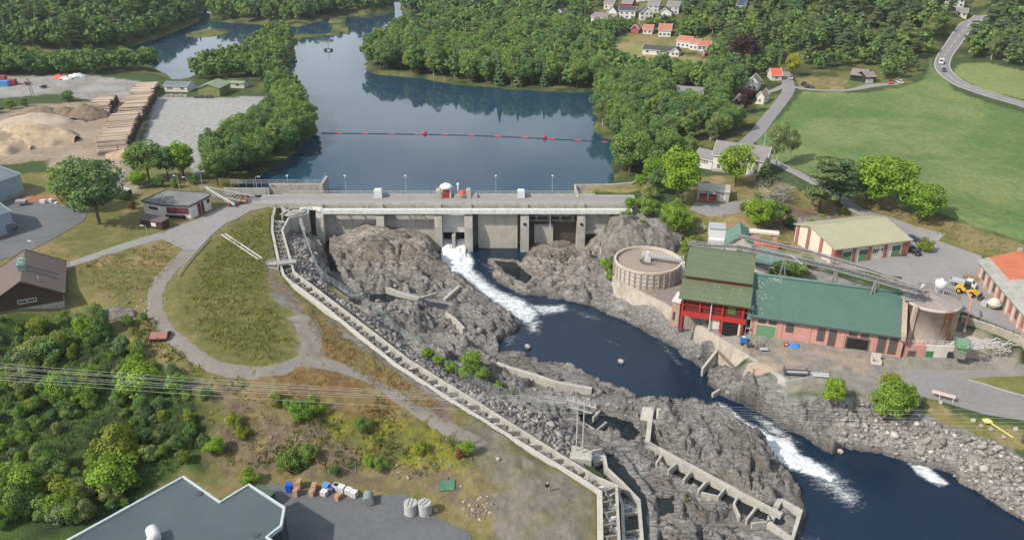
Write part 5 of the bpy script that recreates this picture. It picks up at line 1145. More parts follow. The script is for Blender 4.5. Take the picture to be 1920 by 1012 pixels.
# --- pink brick factory hall with green roof
loc, rz, W = frame((1403,630), (1687,672), -9.1); t = thing('factory_hall', 'long pink brick factory hall with a big green metal roof and arched windows', 'building', loc, rz)
pr = local(t, P(1550, 530, 3.4)); D2 = pr.y; D = D2 * 2; wh = 6.2; zr = 3.4 + 9.1
b = MB(); b.extr([(0, -2), (D, -2), (D, wh), (D2, zr - .2), (0, wh)], 0, W, 'x'); b.build('wall', PINK, t)
k_ = (zr - wh) / D2; ov = .7; ez = wh - ov * k_
b = MB(); slab(b, [(-.1, -ov, ez), (W - .9, -ov, ez), (W - .9, D2, zr), (-.1, D2, zr)], .25); slab(b, [(-.1, D2, zr), (W - .9, D2, zr), (W - .9, D + ov, ez), (-.1, D + ov, ez)], .25); ro = b.build('roof', GREENR, t)
b = MB(); b.beam((-.1, D2, zr + .05), (W - .9, D2, zr + .05), 1.0, .2); b.build('ridge_cap', TEAL, ro)
b = MB(); b.box(-.1, W - .9, -ov - .12, -ov + .03, ez - .4, ez - .04); b.build('gutter', DSTEEL, ro)
for x0, x1, m in ((W - .9, W + .15, mat('rusty_parapet', (.36,.3,.24), .8, .2, .8, dirt=(.4,.13,.05), dirt_amt=.9)), (-.9, -.1, TEAL)):
    b = MB(); b.extr([(-ov, ez - .9), (D2, zr - .9), (D + ov, ez - .9), (D + ov, ez + .3), (D2, zr + .3), (-ov, ez + .3)], x0, x1, 'x'); b.build('gable_parapet', m, t)
b = MB()
for k in range(26):
    x = .3 + abs(random.gauss(0, 1.3)) ; y = random.uniform(0, D2 - 1); s_ = random.uniform(.04, .1); z = wh + y * k_ + .01; b.add([(x - s_, y - s_, z - s_ * k_ + .01), (x + s_, y - s_, z - s_ * k_ + .01), (x + s_, y + s_, z + s_ * k_ + .01), (x - s_, y + s_, z + s_ * k_ + .01)], [(0,1,2,3)])
for k in range(26):
    x = random.uniform(2.5, 5.8); y = D2 - random.uniform(.1, 1.3); s_ = random.uniform(.06, .17); z = wh + y * k_ + .01; b.add([(x - s_, y - s_*.5, z - s_*.5 * k_ + .01), (x + s_, y - s_*.5, z - s_*.5 * k_ + .01), (x + s_, y + s_*.5, z + s_*.5 * k_ + .01), (x - s_, y + s_*.5, z + s_*.5 * k_ + .01)], [(0,1,2,3)])
b.build('peeling_paint', mat('bare_metal_flakes', (.36,.38,.33), .7, .15, 3), ro)
# windows: u fraction, sill, width, height
STEELW = mat('rusty_window_frame', (.13,.1,.085), .8, .2, 2); OLD = mat('dusty_glass', (.09,.085,.075), .35, .4, 1.5, spec=.5)
for u, zz, w, h in ((.078, 4.0, 1.5, 1.1), (.15, 4.0, 1.5, 1.1), (.268, 2.7, 1.5, 2.2), (.477, 1.6, 1.4, 2.8), (.552, .8, 1.4, 3.9), (.68, 4.0, 1.5, 1.1), (.755, 4.0, 1.5, 1.1), (.868, .9, 1.5, 3.9), (.94, .9, 1.5, 3.9)):
    o = window(t, 'front', W * u, zz, w, h, W, D, STEELW, OLD, bars=(2, max(1, int(h / .7))))
    b = MB(); b.extr([(W*u - w/2 - .15, zz + h + .1), (W*u + w/2 + .15, zz + h + .1), (W*u + w/4, zz + h + .45), (W*u - w/4, zz + h + .45)], -.13, .0); b.build('arch', BRICK, o)
door(t, 'front', W * .112, 4.3, 3.5, W, D, GREEND, fm=CREAM, name='sliding_door', out=.1)
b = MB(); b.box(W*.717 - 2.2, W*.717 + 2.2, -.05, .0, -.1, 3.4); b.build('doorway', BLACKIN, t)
b = MB(); b.box(W*.717 - 2.5, W*.717 - 2.2, -.15, 0, -.1, 3.7); b.box(W*.717 + 2.2, W*.717 + 2.5, -.15, 0, -.1, 3.7); b.box(W*.717 - 2.2, W*.717 + 2.2, -.15, 0, 3.4, 3.7); b.build('door_frame', STEELW, t)
for u in (.21, .40, .62, .82): b = MB(); b.box(W*u - .3, W*u + .3, -.12, 0, -1, wh - .6); b.build('pilaster', PINK, t)

# --- red and green hoist tower building
loc, rz, W = frame((1274,615), (1394,633), -9.1); 
t = thing('hoist_building', 'tall red timber building with two stepped olive green roofs and an open dark gateway', 'building', loc, rz)
D = 17; e0 = 8.6
b = MB(); b.box(0.25, W - .25, .4, D, 3.6, e0); b.build('wall', REDD, t); b = MB(); b.box(W*.46, W - .3, .45, D - .1, -2, 3.6); b.box(.6, W*.46, 3.6, D - .1, -2, 3.6); b.build('lower_wall', mat('grimy_wall', (.3,.25,.21), .9, .25, .4, dirt=(.16,.1,.08), dirt_amt=.6), t)
for u in (0, .27, .62, .93): b = MB(); b.box(W*u, W*u + .42, -.02, .5, -2.5 if u in (.62, .93) else (-.6 if u == 0 else 3.6), e0 + .2); b.build('post', REDP, t)
b = MB(); b.box(0, W, -.12, .42, 3.5, 4.6); b.build('beam', REDP, t); b = MB(); b.box(0, W, .1, .42, 6.3, 6.42); b.box(0, W, .1, .42, 7.4, 7.5); b.build('rail', REDP, t)
b = MB(); b.box(W*.71, W*.83, .28, .41, 5.6, 8.0); b.build('hatch', mat('vivid_green_hatch', (.02,.26,.06), .6, .1, 1), t)
b = MB(); b.box(W*.45, W*.45 + .22, -.35, -.13, 0, e0 - .3); b.build('pipe', CREAM, t)
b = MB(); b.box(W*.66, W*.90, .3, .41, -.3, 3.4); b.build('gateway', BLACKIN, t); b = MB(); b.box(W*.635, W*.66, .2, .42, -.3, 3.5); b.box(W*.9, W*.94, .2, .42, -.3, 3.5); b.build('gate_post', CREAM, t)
b = MB(); b.box(W*.48, W*.61, .25, .41, 1.0, 3.3); b.build('panel', CREAM, t); b = MB(); b.tube((W*.36, 3.2, 2.2), (W*.36, 3.6, 2.2), .9, 16); b.build('duct_mouth', STEEL, t)
l0, l1 = (-1.0, e0 - .1), (5.2, 10.9)
b = MB(); slab(b, [(-.8, l0[0], l0[1]), (W + .6, l0[0], l0[1]), (W + .6, l1[0], l1[1]), (-.8, l1[0], l1[1])], .3); rl = b.build('roof', OLIVER, t)
b = MB(); b.box(-.1, W - .1, 5.0, 5.3, e0, 12.1); b.build('clerestory_wall', mat('ribbed_red', (.3,.03,.03), .6, .1, 1, stripes=(0, .5, .35)), t)
b = MB(); slab(b, [(-.6, 4.2, 12.0), (W + .4, 4.2, 12.0), (W + .4, 13.2, 15.3), (-.6, 13.2, 15.3)], .3); slab(b, [(-.6, 13.2, 15.3), (W + .4, 13.2, 15.3), (W + .4, D + .8, 13.9), (-.6, D + .8, 13.9)], .3); ru = b.build('roof', OLIVER, t)
b = MB(); b.extr([(5.3, 6), (D, 6), (D, 13.9), (13.2, 15.0), (5.3, 12.3)], .1, W - .1, 'x'); b.build('upper_wall', REDD, t)
b = MB()
for k in range(60):
    x = random.uniform(2, W - 1); y = random.choice([.5, 1.6, 2.6, 3.6]) + random.gauss(0, .12); z = l0[1] + (y - l0[0]) / 6.2 * (l1[1] - l0[1]) + .015; s_ = random.uniform(.04, .12); dz = s_ * .5 * 2.4 / 6.2
    b.add([(x - s_, y - s_*.5, z - dz), (x + s_, y - s_*.5, z - dz), (x + s_, y + s_*.5, z + dz), (x - s_, y + s_*.5, z + dz)], [(0,1,2,3)])
b.build('peeling_paint', MATS['bare_metal_flakes'], rl)
b = MB(); b.box(W + .15, W + 1.3, .4, 2.2, 2.3, 2.4); b.box(W + .15, W + 1.3, .4, 2.2, 5.0, 5.1); b.box(W + .15, W + 1.3, .4, 2.2, 7.4, 7.5)
for x in (W + .2, W + 1.2): b.tube((x, .5, -1), (x, .5, 8.4), .06, 5)
b.build('outside_stair', STEEL, t)
loc, rz, W2 = frame((1258,600), (1272,603), -9.0); tt = thing('pump_shed', 'narrow brick shed with a white flat roof against the red building near the tank', 'shed', loc, rz)
b = MB(); b.box(0, W2, 0, 4.5, -1.5, 5.0); b.build('wall', BRICKP, tt); b = MB(); b.box(-.15, W2 + .15, -.2, 4.7, 5.0, 5.5); b.build('roof', WSTEEL, tt); b = MB(); b.box(.3, .9, -.06, 0, .2, 2.4); b.build('door', DSTEEL, tt)

# --- white lift tower and small roofs behind
loc, rz, W3 = frame((1326,486), (1354,488), -1.0); t = thing('lift_tower', 'white sheet-metal hoist tower rising behind the olive roofs', 'tower', loc, rz)
b = MB(); b.box(0, W3, 0, 3.5, -6, 5.5); b.build('lower_casing', mat('white_sheet', (.6,.61,.62), .5, .1, .6, stripes=(0, .35, .85)), t); b = MB(); b.box(-.15, W3 + .15, .8, 4.5, 5.5, 8.2); b.build('upper_casing', WSTEEL, t)
b = MB(); b.box(-.2, W3 + .2, .6, 4.7, 8.2, 8.4)
for x in (0, W3):
    for y in (.8, 4.5): b.tube((x, y, 8.4), (x, y, 9.3), .05, 5)
b.box(-.02, W3 + .02, .78, .84, 9.2, 9.3); b.build('platform', STEEL, t)
t, W = gable_house('pump_house', 'small building with a faded teal hipped roof behind the white hoist tower', 'building', (1362,476), (1408,480), -4.2, 9, 3.2, 2.6, CREAM, TEAL, TEAL, .4, 'y', doors=[('front', .5, 1.2, 2.1, GREEND)])
t, W = gable_house('pump_house', 'low building with a teal roof squeezed between the red building and the green hall', 'building', (1412,514), (1462,520), -4.0, 8.5, 3.6, 2.2, CREAM, TEAL, TEAL, .3, 'x', doors=[('back', .5, 1.2, 2.1, GREEND)])
loc, rz, W = frame((1400,472), (1458,478), -4); t = thing('storage_container', 'orange corrugated container under a white-topped beam behind the conveyors', 'container', loc, rz)
b = MB(); b.box(0, W, 0, 2.6, -.5, 2.6); b.build('body', mat('orange_corrugated', (.5,.14,.06), .7, .15, .5, stripes=(0, .8, .55), dirt=(.5,.42,.36), dirt_amt=.6), t); b = MB(); b.box(W*.1, W*.35, -.05, 0, 0, 2.3); b.build('door', RUST, t)
b = MB(); b.box(.1, W - .1, 3.2, 5.4, 4.3, 4.8); b.build('canopy', CREAM, t); 
for q0, q1 in ((.1, .35), (.8, .95)): b = MB(); b.box(W*q0, W*q1, 3.5, 5.2, -.5, 4.3); b.build('pillar', BRICKP, t)

# --- silo on walled terrace
loc, rz, W = frame((1690,676), (1888,682), -10.0); t = thing('walled_terrace', 'pink and grey walled terrace under the rusty silo with a green hatch', 'terrace', loc, rz)
b = MB(); b.box(0, W * .2, 0, 9, -2, 4.0); b.build('wall', PINK, t, ); b = MB(); b.box(W * .2, W * .55, .15, 9, -2, 3.95); b.build('wall', CREAM, t); b = MB(); b.box(W * .55, W, .4, 7, -2, 3.9); b.build('wall', WALLM, t)
window(t, 'front', W * .08, 1.4, 1.5, 1.1, W, 9, STEELW, OLD); b = MB(); b.box(W*.215, W*.285, .05, .15, .6, 2.6); b.build('hatch', GREENB, t)
b = MB(); b.box(W*.42, W*.5, .08, .14, 1.0, 2.6); b.build('window', GLASS, t)
b = MB()
for k in range(26): x = W * k / 25; b.tube((x, .5, 3.9), (x, .5, 5.0), .05, 5)
b.tube((0, .5, 5.0), (W, .5, 5.0), .05, 5); b.tube((0, .5, 4.5), (W, .5, 4.5), .04, 5); b.build('railing', WSTEEL, t)
so = P(1749, 655, -6.0); r_ = (P(1799, 640, -6) - P(1699, 640, -6)).length / 2
t = thing('silo', 'big cylindrical concrete silo streaked with rust beside the green-roofed hall', 'silo', (so.x * 1.02, so.y + r_ + 1.9, -6.2))
s = NT('rust_streaked_concrete'); s.b.inputs['Roughness'].default_value = .9; tc = s.n('TexCoord').outputs['Object']
mp = s.n('Mapping'); mp.inputs['Scale'].default_value = (1, 1, .22); s.l(tc, mp.inputs[0]); n1 = s.noise(.45, 6, .7, tc); n2 = s.noise(.5, 6, .75, mp.outputs[0]); n3 = s.noise(2.5, 4, .6, tc)
c_ = s.ramp(n1, [(.35, (.36,.31,.25)), (.65, (.48,.42,.35))]); c_ = s.mix(s.ramp(n2, [(.53, 0.0), (.63, .95)]), c_, (.36,.13,.035)); c_ = s.mix(s.ramp(n3, [(.45, 0.0), (.8, .4)]), c_, (.25,.21,.17)); s.col(c_); s.bump(n3, .2, .05); SILOM = s.m
b = MB(); b.lathe([(r_, -1), (r_, 8.0), (r_ + .12, 8.0), (r_ + .12, 8.5), (r_ - .2, 8.6)], 48); b.build('wall', SILOM, t, False)
for f in t.children: 
    for p in f.data.polygons: p.use_smooth = True
b = MB(); b.lathe([(r_ - .2, 8.6), (r_ * .5, 9.2), (0, 9.6)], 40); b.build('roof', mat('silo_lid', (.27,.24,.23), .85, .2, .5, dirt=(.3,.14,.1), dirt_amt=.7), t, True)
b = MB(); b.lathe([(1.5, -1), (1.5, 9.2), (0, 9.3)], 20, c=(-r_ + .6, 1.8)); b.build('side_silo', SILOM, t, True)
b = MB(); b.beam((-r_ + .5, -r_ * .62, 0), (-r_ + .2 + .3, -r_ * .62, 8.8), .8, .8); b.build('duct', mat('cream_duct', (.45,.38,.29), .8, .15, .6, dirt=(.33,.14,.05), dirt_amt=.7), t)
b = MB()
for k in range(22):
    an = math.pi * (-.05 + .6 * k / 21) ; x, y = (r_ - .3) * math.cos(an), (r_ - .3) * math.sin(an); b.tube((x, y, 8.5), (x, y, 9.7), .05, 5)
    if k: b.tube((x, y, 9.7), px_, .04, 4)
    px_ = (x, y, 9.7)
b.build('railing', DSTEEL, t)
tt = thing('dosing_tank', 'small white round tank on thin legs standing on top of the rusty silo', 'tank', (t.location.x + 2.0, t.location.y + 1.6, 2.4)); tt.scale = (.6, .6, .8)
b = MB(); b.lathe([(0, 5.3), (.6, 5.3), (.62, 4.9), (2.0, 4.6), (2.15, 4.3), (2.15, 3.0), (1.2, 2.4), (0, 2.3)], 24); b.build('vessel', WSTEEL, tt, True)
for an in (0, 90, 180, 270):
    b = MB(); x, y = 1.5 * math.cos(R(an + 30)), 1.5 * math.sin(R(an + 30)); b.tube((x * 1.15, y * 1.15, -.4), (x, y, 2.8), .09, 6); b.build('leg', WSTEEL, tt)
tt = thing('machinery_platform', 'cluttered grey conveyor-head platform on the left side of the silo top', 'platform', (t.location.x - 4.5, t.location.y + .5, 2.7))
b = MB(); b.box(-2.5, 2.8, -2, 2.5, 0, .2); b.build('deck', STEEL, tt); b = MB()
for x in (-2.4, 0, 2.7):
    for y in (-1.9, 2.4): b.tube((x, y, .2), (x, y, 1.4), .06, 5)
for z in (.8, 1.4): b.tube((-2.4, -1.9, z), (2.7, -1.9, z), .05, 5); b.tube((-2.4, 2.4, z), (2.7, 2.4, z), .05, 5)
b.build('railing', DSTEEL, tt); b = MB(); b.box(-1.5, .2, -1, 1, .2, 1.9); b.beam((-.5, -1.5, .6), (2.6, .8, 2.6), .6, .5); b.build('machinery', STEEL, tt)
pr_ = mat('pink_pipe_paint', (.5,.25,.22), .6, .15, 2)
o0 = P(1806, 628, -6); tt = thing('outlet_pipe', 'tall faded red pipe with a bent top standing right of the silo', 'pipe', tuple(o0)); b = MB(); b.tube((0, 0, 0), (.5, 1, 8), .22, 8); b.tube((.5, 1, 8), (-.4, 2.5, 10), .22, 8); b.build('pipe', pr_, tt); b = MB(); b.tube((-.02, -.05, .9), (.1, .1, 1.5), .3, 8); b.build('flange', WSTEEL, tt)
t, W = gable_house('shed', 'small green-roofed shed at the foot of the silo beside a scrap heap', 'shed', (1793,660), (1812,663), -6.1, 4, 1.6, .9, CONCD, mat('mid_green_roof', (.13,.23,.15), .7, .1, 1), GREEND, .3, 'x', doors=[('front', .5, .9, 1.8, GREEND)])

# --- brick works building, right edge
loc, rz, W = frame((1830,519), (1919,628), -3.0); W *= 1.6; t = thing('brick_workshop', 'old faded brick workshop with a rusty orange and grey roof at the right edge', 'building', loc, rz)
D = 17; wh = 4.6; rh = 3.0
b = MB(); b.extr([(0, -2), (D, -2), (D, wh), (D/2, wh + rh - .1), (0, wh)], 0, W, 'x'); b.build('wall', BRICKP, t)
s = NT('rusting_roof'); s.b.inputs['Roughness'].default_value = .7; tc = s.n('TexCoord').outputs['Object']; sx = s.n('SeparateXYZ'); s.l(tc, sx.inputs[0])
n1 = s.noise(.35, 5, .7, tc); m1 = s.math('MULTIPLY', s.ramp(sx.outputs[1], [(0.0, 0.0), (.012, 0.0), (.013, 1.0)]), 1.0)
m0 = s.math('LESS_THAN', s.math('ADD', sx.outputs[0], s.math('MULTIPLY', n1, 5)), 15.5); m1 = s.math('GREATER_THAN', sx.outputs[1], 2.0); mk = s.math('MULTIPLY', m0, m1)
w_ = s.math('FRACT', s.math('DIVIDE', sx.outputs[0], .55)); gg = s.ramp(w_, [(0.0, .75), (.1, 1.0)])
c_ = s.mix(mk, s.ramp(n1, [(.35, (.24,.24,.21)), (.65, (.34,.34,.31))]), s.ramp(n1, [(.3, (.36,.1,.05)), (.7, (.42,.15,.08))])); c_ = s.mix(s.ramp(s.noise(.5, 4, .7, tc), [(.62, 0.0), (.66, .9)]), c_, (.42,.13,.06)); s.col(s.mix(1.0, c_, gg, 'MULTIPLY')); ROR = s.m
b = MB(); k_ = rh / (D/2); ov = .7
slab(b, [(-.6, -ov, wh - ov*k_), (W, -ov, wh - ov*k_), (W, D/2, wh + rh), (-.6, D/2, wh + rh)], .3); slab(b, [(-.6, D/2, wh + rh), (W, D/2, wh + rh), (W, D + ov, wh - ov*k_), (-.6, D + ov, wh - ov*k_)], .3); ro = b.build('roof', ROR, t)
b = MB(); b.tube((W*.42, 5.2, wh + 1.4), (W*.42, 5.2, wh + 2.6), .35, 10); b.build('vent', STEEL, ro); b = MB(); b.box(-.8, -.5, D/2 - .5, D/2 + .5, wh + rh - .2, wh + rh + .6); b.build('ridge_end', STEEL, ro)
for k in range(13):
    u = (k + .7) / 14; b = MB(); b.box(W*u - .25, W*u + .25, -.2, 0, -1.5, wh - .5); b.build('pilaster', CREAM, t)
    if k % 2 == 0: window(t, 'front', W * (u + .034), 1.3, 1.0, 2.0, W, D, STEELW, OLD)
    else: b = MB(); b.box(W*(u + .034) - .55, W*(u + .034) + .55, -.06, 0, .9, 3.5); b.build('brick_panel', BRICK, t)
b = MB(); b.box(-.3, 0, 3, 5, 0, 2.6); b.build('door', DSTEEL, t)

# --- sedimentation tank with bridge
tl, tr = P(1153, 489, -4.6), P(1278, 489, -4.6); rad = (tr - tl).length / 2; cc = (tl + tr) / 2
t = thing('clarifier_tank', 'round open concrete settling tank full of grey-brown sludge with a white access bridge', 'tank', (cc.x, P(1216, 487, -4.6).y, -9.2))
TKM = mat('tank_panels', (.5,.44,.36), .9, .12, .5, dirt=(.33,.27,.21), dirt_amt=.6)
b = MB(); b.lathe([(rad, -1), (rad, 4.8), (rad - .45, 4.8), (rad - .45, 3.2)], 60); b.build('wall', TKM, t)
b = MB()
for k in range(36): an = 2 * math.pi * k / 36; b.beam(((rad + .12) * math.cos(an), (rad + .12) * math.sin(an), -1), ((rad + .12) * math.cos(an), (rad + .12) * math.sin(an) + .001, 4.4), .35, .25)
b.build('stave', CONC, t); b = MB()
for z in (.8, 2.0, 3.2, 4.3): b.lathe([(rad + .05, z), (rad + .16, z), (rad + .16, z + .14), (rad + .05, z + .14)], 60)
b.build('hoop', CONC, t)
b = MB(); b.lathe([(rad - .5, 4.0), (rad * .6, 4.05), (0, 4.1)], 48); b.build('sludge', mat('sludge', (.27,.225,.18), .7, .12, .4), t, True)
b = MB(); b.lathe([(2.3, 4.2), (2.0, 4.2), (2.0, 4.12), (0, 4.12)], 28); b.build('centre_ring', CONCD, t, True)
p1 = P(1281, 492, -4.2) - t.location; p0 = Vector((-1.4, .9, p1.z + .5)); p0.z = 5.6; p1.z = 5.6; b = MB(); b.beam(p0, p1, 1.1, .15); b.build('walkway', STEEL, t)
b = MB(); dd = (p1 - p0).normalized(); sn = Vector((-dd.y, dd.x, 0)) * .55
for s_ in (-1, 1):
    for k in range(14): w = p0.lerp(p1, k / 13) + sn * s_; b.tube(w, w + Vector((0, 0, 1.1)), .05, 5)
    for z in (.55, 1.1): b.tube(p0 + sn * s_ + Vector((0, 0, z)), p1 + sn * s_ + Vector((0, 0, z)), .05, 5)
b.build('railing', WSTEEL, t); b = MB(); b.box(-.7, .7, -.4, 1.0, 4.1, 5.5); b.box(-.4, .4, 0, .7, 5.6, 6.8); b.build('drive_unit', WSTEEL, t)
b = MB(); b.box(p1.x - .6, p1.x + .3, p1.y - .9, p1.y + .5, -.5, 5.4); b.build('stair_tower', WSTEEL, t)
t = thing('waste_bin', 'small yellow bin standing at the foot of the round settling tank', 'bin', tuple(G(1244, 538))); b = MB(); b.lathe([(.45, 0), (.55, 1.1), (.6, 1.1), (.6, 1.2), (0, 1.35)], 14); b.build('bin', mat('yellow_paint', (.6,.42,.04), .6, .1, 2), t)

# --- conveyors running above the hall to the silo
def truss(name, label, pts, w=1.5, h=1.3, legs=(), m=None):
    P_ = [P(*q) for q in pts]; o0 = P_[0].copy(); t = thing(name, label, 'conveyor', tuple(o0)); m = m or STEEL; b = MB(); bb = MB()
    for a, c in zip(P_[:-1], P_[1:]):
        a, c = a - o0, c - o0; d = (c - a).normalized(); s_ = d.cross(Vector((0, 0, 1))).normalized() * (w / 2); up = Vector((0, 0, h))
        bb.beam(a + Vector((0, 0, .25)), c + Vector((0, 0, .25)), w * .8, .16); n = max(2, int((c - a).length / 1.8))
        for q in (-1, 1):
            b.beam(a + s_ * q, c + s_ * q, .14, .2); b.beam(a + s_ * q + up, c + s_ * q + up, .12, .14)
            for k in range(n):
                u0 = a.lerp(c, k / n) + s_ * q; u1 = a.lerp(c, (k + 1) / n) + s_ * q; b.beam(u0, u0 + up + Vector((0, .001, 0)), .08, .08); b.beam(u0, u1 + up, .06, .06)
    b.build('truss', m, t); bb.build('belt', mat('dark_belt', (.11,.11,.115), .8, .2, 1), t)
    for (q, zb) in legs:
        p = P(*q) - o0; b = MB(); b.beam(Vector((p.x - .6, p.y, zb - o0.z)), Vector((p.x, p.y, p.z)), .25, .25); b.beam(Vector((p.x + .9, p.y, zb - o0.z)), Vector((p.x + .2, p.y, p.z)), .25, .25); b.build('leg', m, t)
    return t
CVM = mat('weathered_steel', (.26,.25,.24), .7, .2, 1.5)
truss('conveyor', 'wide grey truss conveyor running over the green roof down to the silo', [(1384,464,4.8),(1560,502,5.6),(1724,548,5.8)], 1.6, 1.2, [((1565,512,5.4), 2.5), ((1640,530,5.4), -1), ((1470,488,5), 0)], CVM)
truss('conveyor', 'upper narrow pipe conveyor running beyond the green roof towards the silo', [(1384,444,3.6),(1520,474,3.6),(1640,510,4.6),(1735,550,5.6)], .7, .6, [((1570,492,4.0), -3.3), ((1648,513,4.5), -3.3)], CVM)
truss('conveyor', 'short grey conveyor joining the white hoist tower to the orange container', [(1290,456,3),(1330,462,3.6),(1384,464,4.8)], 1.2, .7, [], CVM)
t = thing('strut', 'single pale steel strut leaning above the conveyor near the teal roof', 'strut', tuple(P(1481, 477, 7.0))); b = MB(); b.beam((0, 0, 0), P(1504, 495, 5.5) - t.location, .22, .22); b.build('strut', STEEL, t)

# --- white house with big tree, garage, other houses
t, W = gable_house('white_house', 'large white two-storey house with a grey tiled roof behind the bright green tree', 'house', (1335,318), (1432,332), 1.0, 9.5, 5.6, 3.2, WHITE, GREYROOF, WHITE, .5, 'x', .4, chim=[(5.5, 6.0, .9, 1.2, DSTEEL), (11.8, 6.0, .9, 1.2, DSTEEL)],
   wins=[('front', .12, 3.6, 1, 1.3), ('front', .84, 3.4, 1.1, 1.3), ('front', .84, .9, 1.1, 1.3), ('front', .12, .8, 1, 1.3), ('front', .5, .9, 1.2, 1.3), ('right', .3, 3.4, 1, 1.3), ('right', .7, 3.4, 1, 1.3)], doors=[('front', .66, 1.1, 2.2, WHITE)])
t, W = gable_house('annexe', 'low white annexe with a grey roof on the left of the large white house', 'house', (1302,308), (1334,315), 1.0, 7, 2.9, 2.0, WHITE, GREYROOF, WHITE, .4, 'x', wins=[('front', .45, 1.1, .5, 1.1), ('front', .58, 1.1, .5, 1.1), ('front', .71, 1.1, .5, 1.1)])
b = MB(); o0 = P(1427, 312, 1.0); b.tube((0, 0, 0), (.0, 0, 11), .12, 8, .05); b.lathe([(0, 11.25), (.16, 11.1), (0, 10.95)], 8); tag(b.build('flagpole', WSTEEL), 'white flagpole in front of the large white house', 'flagpole').location = o0
loc, rz, W = frame((1306,374), (1366,379), .1); t = thing('garage', 'pale grey concrete garage with two red doors and one white door below the big tree', 'garage', loc, rz)
b = MB(); b.box(0, W, 0, 6.5, -1, 2.9); b.build('wall', CONC, t); b = MB(); b.box(-.15, W + .15, -.25, 6.7, 2.9, 3.15); b.build('roof', CONCL, t)
for u in (.2, .5):
    o = door(t, 'front', W*u, 2.5, 2.2, W, 6, mat('red_garage_door', (.4,.045,.06), .6, .1, 1), fm=CREAM, name='garage_door'); b = MB(); b.box(W*u - 1.15, W*u + 1.15, -.08, -.06, 1.25, 2.1); b.build('pane', GLASS, o)
door(t, 'front', W*.8, 1.7, 2.1, W, 6, WHITE, fm=CREAM, name='garage_door')
H_ = gable_house
H_('red_house', 'long red house with a grey roof among trees above the lake', 'house', (1269,187), (1315,190), 1, 9, 2.9, 2.4, REDWALL, GREYROOF, WHITE, .5, 'x', wins=[('front', .2, 1, 1.6, 1.1), ('front', .65, 1, 2, 1.1)], doors=[('front', .45, 1, 2, WHITE)])
H_('red_barn', 'red gabled cabin with a grey roof and white window beside the dark red tree', 'cabin', (1368,206), (1391,208), 1.2, 8, 2.7, 2.6, REDWALL, GREYROOF, WHITE, .5, 'y', wins=[('front', .4, 2.4, 1.1, 1.1), ('front', .5, .7, 1, 1)])
H_('white_house', 'small white house with a faded pink roof beside the country lane', 'house', (1416,194), (1431,196), 2, 7, 3.2, 2.2, WHITE, mat('faded_pink_roof', (.33,.22,.19), .8, .1, 1), WHITE, .3, 'y', wins=[('front', .5, 1, .9, 1), ('right', .5, 1, .9, 1)])
H_('white_house', 'white house with gables and a grey roof half hidden in garden trees', 'house', (1398,170), (1420,172), 2.2, 8, 3.8, 2.8, WHITE, GREYROOF, WHITE, .4, 'y', wins=[('front', .3, 1, .9, 1.1), ('front', .7, 1, .9, 1.1), ('front', .5, 3.9, .9, 1)])
H_('cottage', 'cream cottage with a bright orange-red roof next to the yellow-green tree', 'house', (1446,152), (1465,152), 3.2, 7, 3, 2.4, CREAM, mat('orange_red_roof', (.5,.1,.05), .7, .08, 1), WHITE, .4, 'x', wins=[('front', .5, 1, 1.2, 1.1)])
BLKW = mat('black_boards', (.03,.03,.032), .8, .1, 1)
H_('dark_house', 'dark-walled villa with a brown-grey roof and white garage door above the field', 'house', (1593,152), (1622,155), 4.6, 9.5, 3.2, 2.0, BLKW, mat('brown_grey_roof', (.2,.17,.15), .8, .1, 1), BLKW, .6, 'x', wins=[('front', .3, .9, 2.4, 1.3)])
H_('dark_garage', 'dark garage wing with a white door beside the dark-walled villa', 'garage', (1622,158), (1641,157), 4.4, 7, 3.4, 1.6, BLKW, MATS['brown_grey_roof'], BLKW, .5, 'x', doors=[('front', .35, 4.2, 2.3, WHITE)])
